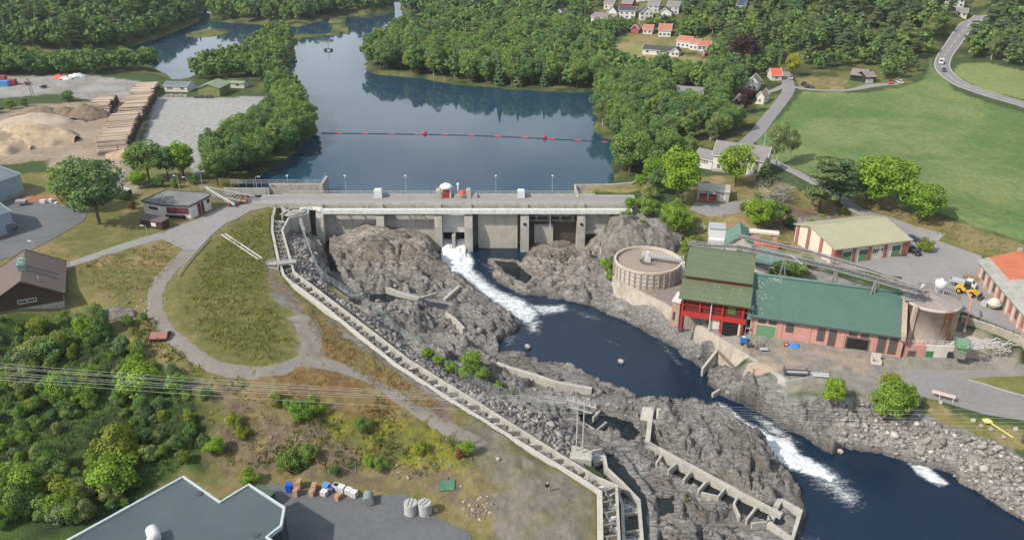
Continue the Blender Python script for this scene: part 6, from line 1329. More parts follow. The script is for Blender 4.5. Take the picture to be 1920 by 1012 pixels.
# village
vill = [('white_house', 'white house with a hipped grey-brown roof at the left end of the white row', (1108,40), (1148,44), 12, 3.2, 2, WHITE, MATS['brown_grey_roof'], 'x'),
 ('white_house', 'white house with its steep gable facing the lake, left of the widest white house', (1138,34), (1155,35), 10, 4.2, 3.2, WHITE, DARKROOF, 'y'),
 ('white_house', 'widest white house of the row with a dark blue-black roof', (1160,36), (1190,37), 10, 5.6, 2.2, WHITE, DARKROOF, 'x'),
 ('white_house', 'white house with twin black-roofed gables in the middle of the row', (1200,38), (1224,38), 9, 4.6, 3.4, WHITE, DARKROOF, 'y'),
 ('white_house', 'white house with a broad low gable at the right end of the row', (1234,35), (1258,36), 11, 3.8, 2.8, WHITE, DARKROOF, 'y'),
 ('grey_house', 'pale grey house with a grey roof behind the white row', (1214,24), (1234,25), 10, 5, 2.4, mat('pale_grey_boards', (.48,.48,.46), .8, .08, 1), GREYROOF, 'x'),
 ('grey_house', 'grey house with a grey roof at the far right behind the white row', (1250,27), (1272,28), 10, 5.5, 2.4, MATS['pale_grey_boards'], GREYROOF, 'x'),
 ('red_house', 'bright red gabled hut with white trim at the left end of the red-roofed houses', (1183,63), (1197,64), 7, 3.2, 2.4, REDWALL, REDROOF, 'y'),
 ('white_house', 'small white house with a pink-red roof between the red hut and the tall red-roofed house', (1205,64), (1222,65), 7, 3.2, 2.2, WHITE, REDROOF, 'x'),
 ('white_house', 'tall white house with a broad red-tiled roof above the hedge', (1234,69), (1257,70), 9, 4.2, 3.0, WHITE, REDROOF, 'x'),
 ('white_house', 'white house with a red roof joined to a lower wing, right of the dark bungalow', (1268,88), (1292,91), 8, 4, 2.2, WHITE, REDROOF, 'x'),
 ('white_house', 'white wing with a red roof in the middle of the joined red-roofed houses', (1292,93), (1307,95), 8, 4, 1.8, WHITE, REDROOF, 'x'),
 ('white_house', 'lowest white house with a red roof at the right end of the joined houses', (1308,95), (1331,96), 8, 3, 2.0, WHITE, REDROOF, 'x'),
 ('bungalow', 'long white bungalow with a dark roof standing in the mown field', (1204,101), (1262,106), 8, 2.9, 1.7, WHITE, DARKROOF, 'x'),
 ('white_house', 'white gabled porch wing at the right end of the dark-roofed bungalow', (1258,106), (1272,107), 7, 3, 1.8, WHITE, DARKROOF, 'y'),
 ('red_hut', 'tiny red hut with white trim below the joined red-roofed houses', (1315,106), (1320,107), 3, 2.4, 1.2, REDWALL, REDROOF, 'y'),
 ('white_house', 'distant white house among trees at the top edge, right of the village', (1288,6), (1308,6), 9, 4, 2.4, WHITE, DARKROOF, 'x'),
 ('white_house', 'long white building with a flat pale roof at the top edge above the village', (1184,3), (1216,4), 10, 4, 1.2, WHITE, GREYROOF, 'x'),
 ('white_house', 'cream house with a brown roof above the left end of the white row', (1132,17), (1150,18), 9, 4, 2.4, CREAM, MATS['brown_grey_roof'], 'x'),
 ('red_house', 'brick-red house with a grey roof behind the widest white house', (1166,17), (1184,18), 9, 4, 2.4, REDWALL, GREYROOF, 'x'),
 ('white_house', 'white house alone in the wood above the peninsula', (1042,37), (1056,38), 8, 4, 2.8, WHITE, GREYROOF, 'y'),
 ('white_house', 'big white villa with a grey roof by the far end of the main road', (1776,14), (1806,15), 10, 5, 2.4, WHITE, DARKROOF, 'x'),
 ('white_house', 'white house with a grey roof left of the big villa by the main road', (1732,11), (1750,12), 9, 4, 2.4, WHITE, GREYROOF, 'x'),
 ('white_house', 'low pale house beside the far end of the main road', (1792,32), (1812,33), 8, 3, 1.8, CREAM, GREYROOF, 'x'),
 ('blue_house', 'house with a dark blue roof sunk in the wood on the right hillside', (1380,22), (1394,23), 9, 4, 2.6, CREAM, mat('dark_blue_roof', (.04,.055,.1), .6, .1, 1), 'x')]
for (nm, lb, A, B, D, wh, rh, wm, rm_, ax) in vill:
    z = hgt(*tuple(G((A[0] + B[0]) / 2, (A[1] + B[1]) / 2))[:2]); n = 3 if B[0] - A[0] > 22 else 2
    ws = [('front', (k + .5) / n, .9, 1.3, 1.2) for k in range(n)]
    if wh > 4.4: ws += [('front', (k + .5) / n, 3.3, 1.2, 1.1) for k in range(n)]
    H_(nm, lb, nm.replace('_', ' ') if False else 'house', A, B, z, D, wh, rh, wm, rm_, WHITE, .4, ax, wins=ws, extra_down=3)
# ============================================================ TREES
def leaf_mat(name, c, hv=.35, rough=.75):
    s = NT(name); s.b.inputs['Roughness'].default_value = rough; s.b.inputs['Specular IOR Level'].default_value = .25
    oi = s.n('ObjectInfo').outputs['Random']; at = s.n('Attribute', attribute_name='tint').outputs['Fac']
    tw = s.n('Attribute', attribute_name='tree').outputs['Fac']
    r_ = s.math('FRACT', s.math('ADD', oi, tw))
    yel = (c[0] * 1.3, c[1] * 1.14, c[2] * .9); blu = (c[0] * .62, c[1] * .78, c[2] * 1.05)
    cc = s.ramp(r_, [(0.0, blu), (.5, c), (1.0, yel)])
    cc = s.mix(hv, c, cc) if hv < 1 else cc
    k = s.ramp(at, [(0.0, .55), (.55, 1.0), (1.0, 1.6)]); s.col(s.mix(1.0, cc, k, 'MULTIPLY'))
    tr = s.n('BsdfTranslucent'); s.l(s.mix(1.0, cc, (1.3, 1.5, .7), 'MULTIPLY'), tr.inputs[0]); mx = s.n('MixShader', Fac=.22)
    out = [n for n in s.t.nodes if n.type == 'OUTPUT_MATERIAL'][0]; s.l(s.b.outputs[0], mx.inputs[1]); s.l(tr.outputs[0], mx.inputs[2]); s.l(mx.outputs[0], out.inputs[0])
    return s.m
LEAF = leaf_mat('leaf_green', (.145,.225,.062), .85); LBRIGHT = leaf_mat('leaf_bright', (.19,.29,.035), .4); LDARKRED = leaf_mat('leaf_dark_red', (.06,.028,.025), .3); LYEL = leaf_mat('leaf_yellow', (.34,.33,.03), .3)
LPINE = leaf_mat('pine_needles', (.12,.165,.065), .8); LBIRCH = leaf_mat('birch_leaf', (.2,.24,.09), .6); LGREY = leaf_mat('grey_foliage', (.2,.2,.15), .4); LORANGE = leaf_mat('leaf_rusty', (.24,.1,.04), .4); LYG = leaf_mat('leaf_yellow_green', (.2,.24,.03), .4)
LSHRUB = leaf_mat('shrub_leaf', (.14,.225,.045), .9); LBUSH = leaf_mat('bush_bright_leaf', (.18,.29,.03), .5)
BARK = mat('bark', (.11,.085,.065), .95, .3, 3); BARKW = mat('pale_bark', (.42,.4,.37), .9, .3, 3)
def quads_at(Pn, N, size, rng, asp=1.0):
    n = len(Pn); N = N / np.linalg.norm(N, axis=1, keepdims=True); a = rng.normal(size=(n, 3)); U = np.cross(N, a); U /= np.linalg.norm(U, axis=1, keepdims=True); V = np.cross(N, U)
    s = size if np.ndim(size) else np.full(n, size); s = s[:, None]
    return np.stack([Pn - U * s - V * s * asp, Pn + U * s - V * s * asp, Pn + U * s + V * s * asp, Pn - U * s + V * s * asp], 1).reshape(-1, 3)
def crown_broad(seed, n, leaf, w=.36, zb=.22, lumps=34, droop=0., hollow=0.):
    """leaf clumps round an uneven crown; unit height"""
    rng = np.random.default_rng(seed); zc = (1 + zb) / 2; hz = (1 - zb) / 2
    d = rng.normal(size=(lumps, 3)); d /= np.linalg.norm(d, axis=1, keepdims=True); d[:, 2] = d[:, 2] * .9 + .12
    rad = rng.uniform(.45, .92, lumps)[:, None]
    c = d * rad * np.array([w, w, hz]) + np.array([0, 0, zc]); lr = rng.uniform(.09, .17, lumps) * (w / .36) * (1.15 - .4 * rad[:, 0])
    c[:, :2] *= (1 - .28 * np.clip((c[:, 2] - zc) / hz, 0, 1))[:, None]
    i = rng.choice(lumps, n, p=lr ** 2 / (lr ** 2).sum()); e = rng.normal(size=(n, 3)); e /= np.linalg.norm(e, axis=1, keepdims=True)
    e = e + .55 * (c[i] - np.array([0, 0, zc - .1])) / np.array([w, w, hz]); e /= np.linalg.norm(e, axis=1, keepdims=True)
    p = c[i] + e * lr[i][:, None] * rng.uniform(.75, 1.12, (n, 1)) * np.array([1, 1, .85]); p[:, 2] -= droop * rng.random(n)
    N = e + rng.normal(size=(n, 3)) * .55; N[:, 2] += .25
    ti = np.clip(.5 + .45 * (rng.random(lumps)[i] - .5) + .35 * (rng.random(n) - .5), 0, 1)
    return quads_at(p, N, leaf * rng.uniform(.6, 1.3, n), rng), ti
def crown_pine(seed, n, leaf, w=.24, zb=.3):
    rng = np.random.default_rng(seed); L = 30; z = rng.uniform(zb, .97, L); an = rng.uniform(0, 6.28, L); r = w * (1.08 - ((z - zb) / (1 - zb)) ** 1.6) * rng.uniform(.35, 1, L)
    c = np.stack([np.cos(an) * r, np.sin(an) * r, z], 1); lr = rng.uniform(.06, .11, L); i = rng.integers(0, L, n); e = rng.normal(size=(n, 3)); e /= np.linalg.norm(e, axis=1, keepdims=True); e[:, 2] = np.abs(e[:, 2]) * .6
    p = c[i] + e * lr[i][:, None] * np.array([1.25, 1.25, .7]); N = e + rng.normal(size=(n, 3)) * .6; N[:, 2] += .4
    return quads_at(p, N, leaf * rng.uniform(.6, 1.2, n), rng), np.clip(.5 + .5 * (rng.random(L)[i] - .5) + .3 * (rng.random(n) - .5), 0, 1)
def crown_spruce(seed, n, leaf, w=.19, zb=.08):
    rng = np.random.default_rng(seed); t = rng.random(n) ** .75; z = zb + (1 - zb) * (1 - t); tier = (z * 11) % 1; an = rng.uniform(0, 6.28, n); r = w * (1 - (z - zb) / (1 - zb)) * (.55 + .5 * tier[::1] ** .5 + .18 * np.sin(an * 5 + np.floor(z * 11) * 2)) * rng.uniform(.75, 1, n) + .008
    p = np.stack([np.cos(an) * r, np.sin(an) * r, z - r * .35], 1); N = np.stack([np.cos(an), np.sin(an), np.full(n, .8)], 1) + rng.normal(size=(n, 3)) * .5
    return quads_at(p, N, leaf * rng.uniform(.6, 1.2, n), rng), np.clip(.35 + .5 * tier + .3 * (rng.random(n) - .5), 0, 1)
def crown_mesh(name, qv, ti, m):
    n = len(qv) // 4; me_o = npmesh(name, qv, np.arange(4 * n).reshape(-1, 4), m, {'tint': ('FLOAT', 'FACE', ti)}); me = me_o.data; bpy.data.objects.remove(me_o); return me
def trunk_mesh(seed, zb=.22, r=.018, m=None, limbs=7, w=.3, top=.8):
    rng = random.Random(seed); b = MB(); b.tube((0, 0, -.03), (0, 0, zb + .1), r * 1.25, 8, r * .85); b.tube((0, 0, zb + .1), (rng.uniform(-.02, .02), rng.uniform(-.02, .02), top), r * .85, 6, r * .2)
    for k in range(limbs):
        z = rng.uniform(zb, top - .15); a = rng.uniform(0, 6.28); l = w * rng.uniform(.5, .95); b.tube((0, 0, z), (l * math.cos(a), l * math.sin(a), z + rng.uniform(.08, .2)), r * .5, 5, r * .12)
    o = b.build('trunk', m or BARK); me = o.data; bpy.data.objects.remove(o); return me
PROT = {}
def proto(kind, leaves, hv=5200):
    if (kind, leaves) in PROT: return PROT[(kind, leaves)]
    out = []
    for sd in range(4 if kind in ('broad', 'shrub') else 3):
        s0 = sd * 17 + 3
        if kind == 'broad': q, ti = crown_broad(s0, hv, .0125, .34 + .03 * (sd % 3), .14 + .05 * (sd % 2), 44 + 6 * sd); tm = trunk_mesh(s0)
        elif kind == 'tall': q, ti = crown_broad(s0 + 5, 4200, .0125, .25 + .02 * sd, .12, 44); tm = trunk_mesh(s0, .16)
        elif kind == 'birch': q, ti = crown_broad(s0 + 9, 3300, .010, .27, .2, 40, .06); tm = trunk_mesh(s0, .25, .014, BARKW, 8, .24)
        elif kind == 'shrub': q, ti = crown_broad(s0 + 11, 3000, .02, .52, .0, 26); tm = trunk_mesh(s0, .05, .02, None, 6, .35, .7)
        elif kind == 'pine': q, ti = crown_pine(s0, 3600, .0125, .25, .28); tm = trunk_mesh(s0, .3, .016, None, 8, .2, .9)
        elif kind == 'spruce': q, ti = crown_spruce(s0, 3600, .0125); tm = trunk_mesh(s0, .1, .014, None, 0, .1, .95)
        elif kind == 'bare': q, ti = crown_broad(s0 + 21, 2200, .007, .5, .12, 40); tm = trunk_mesh(s0, .1, .022, BARKW, 26, .5, .75)
        out.append((crown_mesh('crown', q, ti, leaves), tm))
    PROT[(kind, leaves)] = out; return out
NAMES = {'broad': 'broadleaf_tree', 'tall': 'broadleaf_tree', 'birch': 'birch_tree', 'shrub': 'shrub', 'pine': 'pine_tree', 'spruce': 'spruce_tree', 'bare': 'bare_tree'}
def plant(kind, leaves, p, h, label, group=None, wf=1.0, sink=.0):
    cm, tm = random.choice(proto(kind, leaves)); t = thing(NAMES[kind], label, 'shrub' if kind == 'shrub' else 'tree', (p[0], p[1], p[2] - sink), random.uniform(0, 6.28), group); t.scale = (h * wf, h * wf, h)
    for nm, me in (('trunk', tm), ('crown', cm)): o = bpy.data.objects.new(nm, me); COL.objects.link(o); o.parent = t
    return t
# --- places trees must keep off: buildings (and the view onto them), roads, water
KEEP = []
for o in list(scene.objects):
    if o.get('category') in ('building', 'house', 'garage', 'shed', 'cabin', 'container', 'tower') and o.type == 'EMPTY':
        xs = [(o.matrix_basis @ Vector(c)) for ch in o.children if ch.name.split('.')[0] in ('wall', 'body') for c in ch.bound_box]
        if xs: KEEP.append((sum(p.x for p in xs) / len(xs), sum(p.y for p in xs) / len(xs), max((max(p.x for p in xs) - min(p.x for p in xs)) / 2, 2)))
ROADS = [([tuple(p)[:2] for p in hw_pts[::3]], 9.0), ([tuple(G(*q))[:2] for q in [(1395,272),(1420,248),(1440,222),(1462,195),(1478,170),(1476,150),(1470,135)]], 5.0), ([tuple(G(*q))[:2] for q in [(1485,163),(1530,169),(1590,169),(1640,160),(1688,157)]], 4.0)]
LA = [(p.x, p.y) for p in lake_a]; LB = [(p.x, p.y) for p in lake_b]; PD = [(p.x, p.y) for p in pond]
CLEAR = [[tuple(G(*q))[:2] for q in pl] for pl in ([(1135,82),(1205,84),(1335,112),(1325,142),(1210,138),(1165,122)], [(1228,162),(1262,160),(1320,195),(1310,215),(1260,205)], [(1500,140),(1590,146),(1650,158),(1560,172),(1490,165)], [(1735,112),(1770,150),(1700,165),(1720,130)])]
def fill(px, spacing, jitter=.45, world=None, keep=True, margin=1.0):
    w = world or [tuple(G(*q))[:2] for q in px]; wa = np.array(w); x0, y0 = wa.min(0); x1, y1 = wa.max(0)
    gx, gy = np.meshgrid(np.arange(x0, x1, spacing), np.arange(y0, y1, spacing * .87)); gx = gx + (np.arange(gx.shape[0])[:, None] % 2) * spacing / 2
    gx = gx + RNG.uniform(-jitter, jitter, gx.shape) * spacing; gy = gy + RNG.uniform(-jitter, jitter, gx.shape) * spacing
    m_ = sdist(gx, gy, w) < -margin * .5
    gx, gy = gx[m_], gy[m_]
    if keep and len(gx):
        k = (sdist(gx, gy, LA) > 1.5) & (sdist(gx, gy, LB) > 1.5) & (sdist(gx, gy, PD) > 2)
        for pts, r in ROADS: k &= linedist(gx, gy, pts) > r
        for cl in CLEAR: k &= sdist(gx, gy, cl) > 0
        for (cx, cy, r) in KEEP:
            d = math.hypot(cx, cy) ; ux, uy = cx / d, cy / d; al = (gx - cx) * ux + (gy - cy) * uy; ac = np.abs(-(gx - cx) * uy + (gy - cy) * ux)
            k &= ~((ac < r + 2.5) & (al < r + 4) & (al > -(r + 3 + (9 if cy > 430 else 22 if cy > 300 else 8))))
        gx, gy = gx[k], gy[k]
    return list(zip(gx, gy))
WOOD = []   # (x, y, h, kind, leaves, label, group)
def shot(x, y):   # horizontal place in the photograph, and depth
    d = .905 * y + 38; return x / d, d
def where(x, y, xs, ds):
    u, d = shot(x, y); a = sum(u > q for q in xs); b_ = sum(d > q for q in ds)
    return ('left part', 'left middle', 'centre', 'right middle', 'right part')[a], ('front edge', 'second rank', 'depths', 'rear')[b_]
def wood(px, spacing, hr, mixk, label, group, world=None, wf=1.0):
    PT = fill(px, spacing, world=world); sh = np.array([shot(*p) for p in PT]) if PT else np.zeros((1, 2)); xs = np.quantile(sh[:, 0], [.2, .4, .6, .8]); ds = np.quantile(sh[:, 1], [.25, .5, .75])
    for x, y in PT:
        r = random.random(); acc = 0
        for kd, lf, p in mixk:
            acc += p
            if r <= acc: break
        h = random.uniform(*hr) * (.75 + .5 * float(fbm(np.array(x / 30), np.array(y / 30), 3, 2)))
        if kd in ('spruce', 'pine'): h *= 1.08
        nm = {'broad': 'leafy green tree', 'tall': 'slender leafy tree', 'pine': 'dark pine', 'spruce': 'pointed dark spruce', 'birch': 'pale-stemmed birch', 'shrub': 'green bush'}[kd]
        wa_, wb_ = where(x, y, xs, ds); hs = 'tall ' if h > hr[0] * .45 + hr[1] * .6 else ('low ' if h < hr[0] * .95 else '')
        WOOD.append((x, y, h, kd, lf, f'{hs}{nm}, {wa_}, {wb_}, {label}', group, wf))
MIXD = [('broad', LEAF, .42), ('tall', LEAF, .33), ('birch', LBIRCH, .12), ('pine', LPINE, .05), ('spruce', LPINE, .08)]
MIXC = [('pine', LPINE, .48), ('spruce', LPINE, .12), ('broad', LEAF, .18), ('tall', LEAF, .14), ('birch', LBIRCH, .08)]
MIXF = [('broad', LEAF, .35), ('tall', LEAF, .3), ('pine', LPINE, .25), ('spruce', LPINE, .1)]
wood([(510,163),(538,160),(568,197),(589,232),(592,255),(553,287),(500,322),(458,344),(402,350),(386,300),(430,265),(470,258),(512,225)], 5.6, (9, 12.5), [('broad', LEAF, .7), ('tall', LEAF, .3)], 'of the shore wood by the gravel yard', 'trees on the lake shore by the gravel yard')
wood([(350,150),(380,132),(425,118),(482,86),(545,70),(552,80),(547,105),(526,130),(530,150),(500,158),(470,148),(400,151)], 6, (9, 12), [('broad', LEAF, .6), ('tall', LEAF, .4)], 'of the headland between the lake arms', 'trees on the headland between the lake arms')
wood([(-60,140),(130,142),(200,140),(335,143),(336,130),(250,124),(-60,122)], 5.5, (10, 14), [('broad', LEAF, .6), ('tall', LEAF, .4)], 'of the tree row behind the gravel yard', 'row of trees behind the left gravel yard')
wood([(690,131),(790,146),(860,158),(950,165),(1060,168),(1112,169),(1157,150),(1152,112),(1112,86),(1060,64),(960,50),(880,46),(800,52),(735,78),(690,113)], 6.2, (11, 15.5), MIXD, 'of the lake peninsula', 'trees on the lake peninsula')
wood([(1119,178),(1160,135),(1225,140),(1310,148),(1395,128),(1400,160),(1395,200),(1408,238),(1385,262),(1300,268),(1245,275),(1222,300),(1162,328),(1151,290),(1153,275),(1121,247),(1117,212)], 5.8, (9, 13), [('broad', LEAF, .62), ('tall', LEAF, .2), ('birch', LBIRCH, .1), ('pine', LPINE, .08)], 'of the shore wood by the lane', 'trees in the shore wood by the country lane')
wood([(-200,97),(0,97),(120,99),(228,94),(300,74),(368,40),(380,18),(384,-30),(-200,-30)], 7.5, (12, 17), MIXF, 'of the far left wood', 'trees of the far left wood')
wood([(399,38),(480,44),(560,48),(612,31),(737,22),(735,0),(735,-30),(398,-30)], 7.5, (11, 15), MIXF, 'of the wood beyond the left arm', 'trees of the wood beyond the left lake arm')
wood([(757,25),(800,33),(800,50),(880,44),(960,48),(1060,62),(1100,78),(1105,45),(1105,20),(1090,-30),(757,-30)], 7.5, (11, 15), MIXF, 'of the wood behind the peninsula', 'trees of the wood behind the peninsula')
wood([(1105,48),(1110,80),(1180,62),(1178,46)], 6, (7, 10), [('broad', LEAF, 1)], 'below the white village houses', 'trees among the village houses')
wood([(1160,50),(1240,46),(1275,50),(1330,45),(1330,62),(1270,80),(1260,60),(1180,58)], 6.5, (5, 8), [('broad', LEAF, 1)], 'between the white houses and the red-roofed houses', 'trees among the village houses')
wood([(1085,62),(1110,50),(1340,44),(1340,66),(1270,84),(1262,62),(1200,60),(1180,68),(1110,84)], 5.2, (5, 9), [('broad', LEAF, .8), ('birch', LBIRCH, .2)], 'on the slope below the white village row', 'trees among the village houses')
wood([(1100,30),(1290,10),(1330,30),(1330,46),(1275,30),(1200,22),(1130,36)], 6, (5, 9), [('broad', LEAF, .8), ('birch', LBIRCH, .2)], 'between the houses of the white village row', 'trees among the village houses')
wood([(1105,18),(1290,-2),(1290,-30),(1100,-30)], 8, (9, 13), MIXF, 'above the village at the top edge', 'trees above the village')
wood([(1335,112),(1328,60),(1285,30),(1292,-30),(1790,-30),(1808,30),(1812,46),(1778,82),(1752,102),(1720,112),(1600,112),(1500,104),(1430,98),(1370,128)], 7.2, (9.5, 14), MIXC, 'of the right hillside wood', 'trees on the right hillside')
wood([(1806,78),(1830,46),(1845,25),(1850,-30),(2150,-30),(2150,140),(1925,130),(1855,116),(1805,112)], 7.2, (9.5, 14), MIXC, 'of the wood beyond the main road', 'trees right of the main road')
wood([(1500,112),(1600,116),(1720,116),(1728,130),(1700,148),(1655,150),(1645,128),(1600,126),(1520,136),(1498,135)], 6.5, (7, 11), [('broad', LEAF, .4), ('pine', LPINE, .3), ('birch', LBIRCH, .3)], 'of the grove behind the dark villa', 'trees behind the dark villa')
wood([(1330,132),(1370,130),(1440,100),(1468,104),(1462,135),(1440,140),(1400,150)], 6, (8, 11), MIXD, 'of the grove above the cottages', 'trees above the cottages')
# beyond what the photo shows in detail, so the place goes on
for (x0, x1, y0, y1) in ((-520, -330, 260, 700), (430, 640, 330, 700)):
    wood(None, 13, (11, 15), MIXF, 'far to the side', 'outer trees', world=[(x0, y0), (x1, y0), (x1, y1), (x0, y1)])
# largest in the picture become things of their own, the rest one mass per kind
def apparent(r): return r[2] / math.hypot(r[0], r[1], CZ) * (1 if abs(r[0]) < .66 * (.905 * r[1] + 38) else .2)
WOOD.sort(key=apparent, reverse=True)
cap = {'broadleaf_tree': 285, 'pine_tree': 230, 'birch_tree': 120, 'spruce_tree': 130, 'shrub': 200}; cnt = {}; rest = []
def lowp(kind, sd):
    s0 = sd * 13 + 1
    return {'broad': lambda: crown_broad(s0, 330, .042, .38, .1, 22), 'tall': lambda: crown_broad(s0, 300, .04, .29, .08, 22), 'birch': lambda: crown_broad(s0, 260, .034, .28, .15, 20), 'pine': lambda: crown_pine(s0, 280, .038, .27, .2), 'spruce': lambda: crown_spruce(s0, 260, .036, .2), 'shrub': lambda: crown_broad(s0, 260, .06, .5, 0, 16)}[kind]()
for r in WOOD:
    nm = NAMES[r[3]]
    if cnt.get(nm, 0) < cap[nm] and apparent(r) > .011:
        cnt[nm] = cnt.get(nm, 0) + 1; plant(r[3], r[4], (r[0], r[1], hgt(r[0], r[1])), r[2], r[5], r[6], r[7], .2)
    else: rest.append(r)
print('trees', cnt, 'mass', len(rest))
low = {k: [lowp(k, i) for i in range(5)] for k in ('broad', 'tall', 'birch', 'pine', 'spruce')}
for nm, kinds, lf in (('broadleaf_woodland', ('broad', 'tall', 'birch'), LEAF), ('conifer_woodland', ('pine', 'spruce'), LPINE)):
    VV, TT, WW_ = [], [], []
    for r in rest:
        if r[3] not in kinds: continue
        q, ti = random.choice(low[r[3]]); a = random.uniform(0, 6.28); c_, s_ = math.cos(a), math.sin(a); h = r[2]
        VV.append(np.stack([(q[:, 0] * c_ - q[:, 1] * s_) * h + r[0], (q[:, 0] * s_ + q[:, 1] * c_) * h + r[1], q[:, 2] * h + hgt(r[0], r[1]) - .3], 1)); TT.append(ti); WW_.append(np.full(len(ti), random.random()))
    if VV:
        V = np.concatenate(VV); o = npmesh(nm, V, np.arange(len(V)).reshape(-1, 4), lf, {'tint': ('FLOAT', 'FACE', np.concatenate(TT)), 'tree': ('FLOAT', 'FACE', np.concatenate(WW_))})
        tag(o, 'far-off mass of ' + nm.replace('_', ' ') + ' covering the hills and shores beyond the lake', 'woodland', kind='stuff')

# --- trees one can point at
def one(kind, lf, px, h, label, wf=1.0, sink=.1): return plant(kind, lf, G(*px), h * (1.18 if kind != 'shrub' else 1.1), label, None, wf, sink)
one('broad', LEAF, (187,420), 17, 'big round dark green tree standing alone on the lawn by the asphalt yard', 1.12)
one('broad', LEAF, (140,398), 12.5, 'smaller green tree joined to the left side of the big round tree', .95)
one('broad', LBRIGHT, (1378,350), 12, 'bright lime green maple in front of the large white house', 1.05)
one('broad', LEAF, (1180,330), 13.5, 'rounded green tree leaning over the water at the right end of the boom', 1.0)
one('tall', LEAF, (1222,332), 9.5, 'egg-shaped lighter green tree next to the leaning shore tree', 1.2)
one('broad', LBUSH, (1268,382), 14.5, 'tall fresh green tree left of the concrete garage', 1.15)
one('broad', LEAF, (1235,365), 8, 'mid green tree behind the tall fresh green tree', .9)
one('broad', LBRIGHT, (1262,436), 8.5, 'bright yellow-green tree below the access road, above the settling tank', 1.05)
one('broad', LBRIGHT, (1283,440), 6, 'smaller bright green tree right of the bright yellow-green tree', .9)
one('birch', LBIRCH, (1455,312), 14, 'tall drooping birch at the near corner of the green field', .8)
one('birch', LBIRCH, (1480,300), 10, 'smaller drooping birch close behind the tall birch', .95)
one('pine', LPINE, (1535,398), 14, 'broad dark pine beside the lane at the field corner', 1.35)
one('pine', LPINE, (1572,385), 12, 'second dark pine right of the broad pine', 1.2)
one('broad', LBUSH, (1648,392), 14.5, 'large rounded bright green tree at the edge of the field', 1.3)
one('broad', LEAF, (1622,380), 11, 'darker tree on the left side of the large rounded field tree', .9)
one('broad', LBUSH, (1722,418), 10.5, 'smaller rounded green tree right of the large field tree', 1.25)
one('broad', LYEL, (1484,145), 9.5, 'bright yellow tree beside the country lane', .95)
one('broad', LDARKRED, (1393,132), 15, 'large dark copper-red tree in the upper garden', 1.1)
one('broad', LDARKRED, (1398,212), 9, 'dark copper-red tree between the red cabin and the lane', .9)
one('birch', LBIRCH, (1398,140), 9, 'pale birch in front of the large copper-red tree', .9)
one('bare', LGREY, (1440,398), 9, 'sparse grey half-bare tree right of the concrete garage', 1.2)
one('bare', LGREY, (1468,380), 7, 'low grey half-bare tree beside the drooping birch', 1.2)
one('broad', LGREY, (1245,172), 7, 'grey leafless-looking tree above the long red house', .9)
one('birch', LORANGE, (1334,262), 6, 'small rusty orange tree behind the white annexe', 1.0)
one('spruce', LPINE, (1432,345), 7.5, 'small dark conifer at the right corner of the large white house', 1.9)
one('broad', LBUSH, (1420,432), 8.5, 'leafy green tree between the access road and the teal-roofed building', 1.1)
one('broad', LEAF, (1448,428), 7.5, 'darker green tree right of the leafy tree by the teal-roofed building', 1.0)
one('tall', LBUSH, (1180,398), 4.5, 'small bright sapling on the rock at the right end of the dam', 1.1)
one('broad', LEAF, (280,338), 11, 'round dark green tree in front of the log pile', 1.35)
one('broad', LBUSH, (262,352), 5, 'light green bush-like tree behind the white flat-roofed building', 1.2)
one('tall', LBUSH, (345,334), 11, 'taller light green tree right of the round tree before the gravel yard', 1.25)
one('broad', LEAF, (316,338), 9.5, 'green tree between the round tree and the taller light green tree', 1.0)
one('broad', LBUSH, (1560,765), 6.0, 'round green bush-like tree on the stony bank below the ribbed wall', 1.1)
one('broad', LBRIGHT, (1662,790), 8.5, 'large bright green tree on the stony bank beside the road', 1.15)
one('broad', LBRIGHT, (1690,775), 6, 'smaller bright green tree grown into the right side of the large bank tree', 1.05)
one('tall', LYG, (1662,745), 5.5, 'thin yellowish tree behind the large bright bank tree', 1.1)
one('shrub', LYG, (1733,470), 3.4, 'rounded yellow-green shrub beside the black car', 1.25)
one('shrub', LEAF, (1490,522), 4.5, 'dark green shrub behind the ridge of the green roof', 1.4); one('shrub', LEAF, (1460,522), 4.2, 'dark shrub squeezed beside the teal roof', 1.3)
one('shrub', LEAF, (1512,500), 3.0, 'low round shrub at the left gable of the workshop', 1.1)
one('shrub', LEAF, (128,190), 4.5, 'round shrub alone at the edge of the gravel road', 1.25)
one('broad', LBUSH, (1130,392), 3, 'small green bush on the abutment wall', 1.1)
for (x, y, h, lf, lb) in [(1228,352,9,LBUSH,'fresh green tree just left of and behind the tall fresh green tree'),(1205,312,9,LEAF,'green tree at the water behind the egg-shaped tree'),(1252,300,10,LEAF,'tall green tree at the near edge of the shore wood'),(1290,300,8,LEAF,'green tree left of the white annexe'),(1168,322,8,LEAF,'shore tree hanging over the water left of the rounded tree'),
   (1300,350,5.5,LBUSH,'small leafy tree left of the garage roof'),(1200,355,4.5,LBUSH,'small round tree by the gravel platform'),(1560,350,7,LEAF,'green tree on the field edge between the pines and the birches'),(1690,400,6,LEAF,'small tree between the two rounded field trees'),(1612,345,7,LEAF,'tree behind the large rounded field tree')]: one('broad', lf, (x, y), h, lb)
for (x, y, h) in [(1198,392,3.4),(1222,398,3.6),(1246,400,3.2),(1248,415,3.0),(1205,425,2.2),(1262,450,2.6),(1300,455,2.4),(1222,442,2.2),(1188,440,1.8),(1160,440,1.8),(1540,415,2.4),(1470,400,2.6),(1450,375,2.6),(1420,372,2.2),(1580,400,2.2)]: plant('shrub', random.choice([LBUSH, LSHRUB, LYG]), G(x, y), h, 'small shrub on the rough slope between the access road and the settling tank' if x < 1310 else 'small shrub on the rough slope above the workshop', 'shrubs on the slopes behind the plant', 1.2, .1)
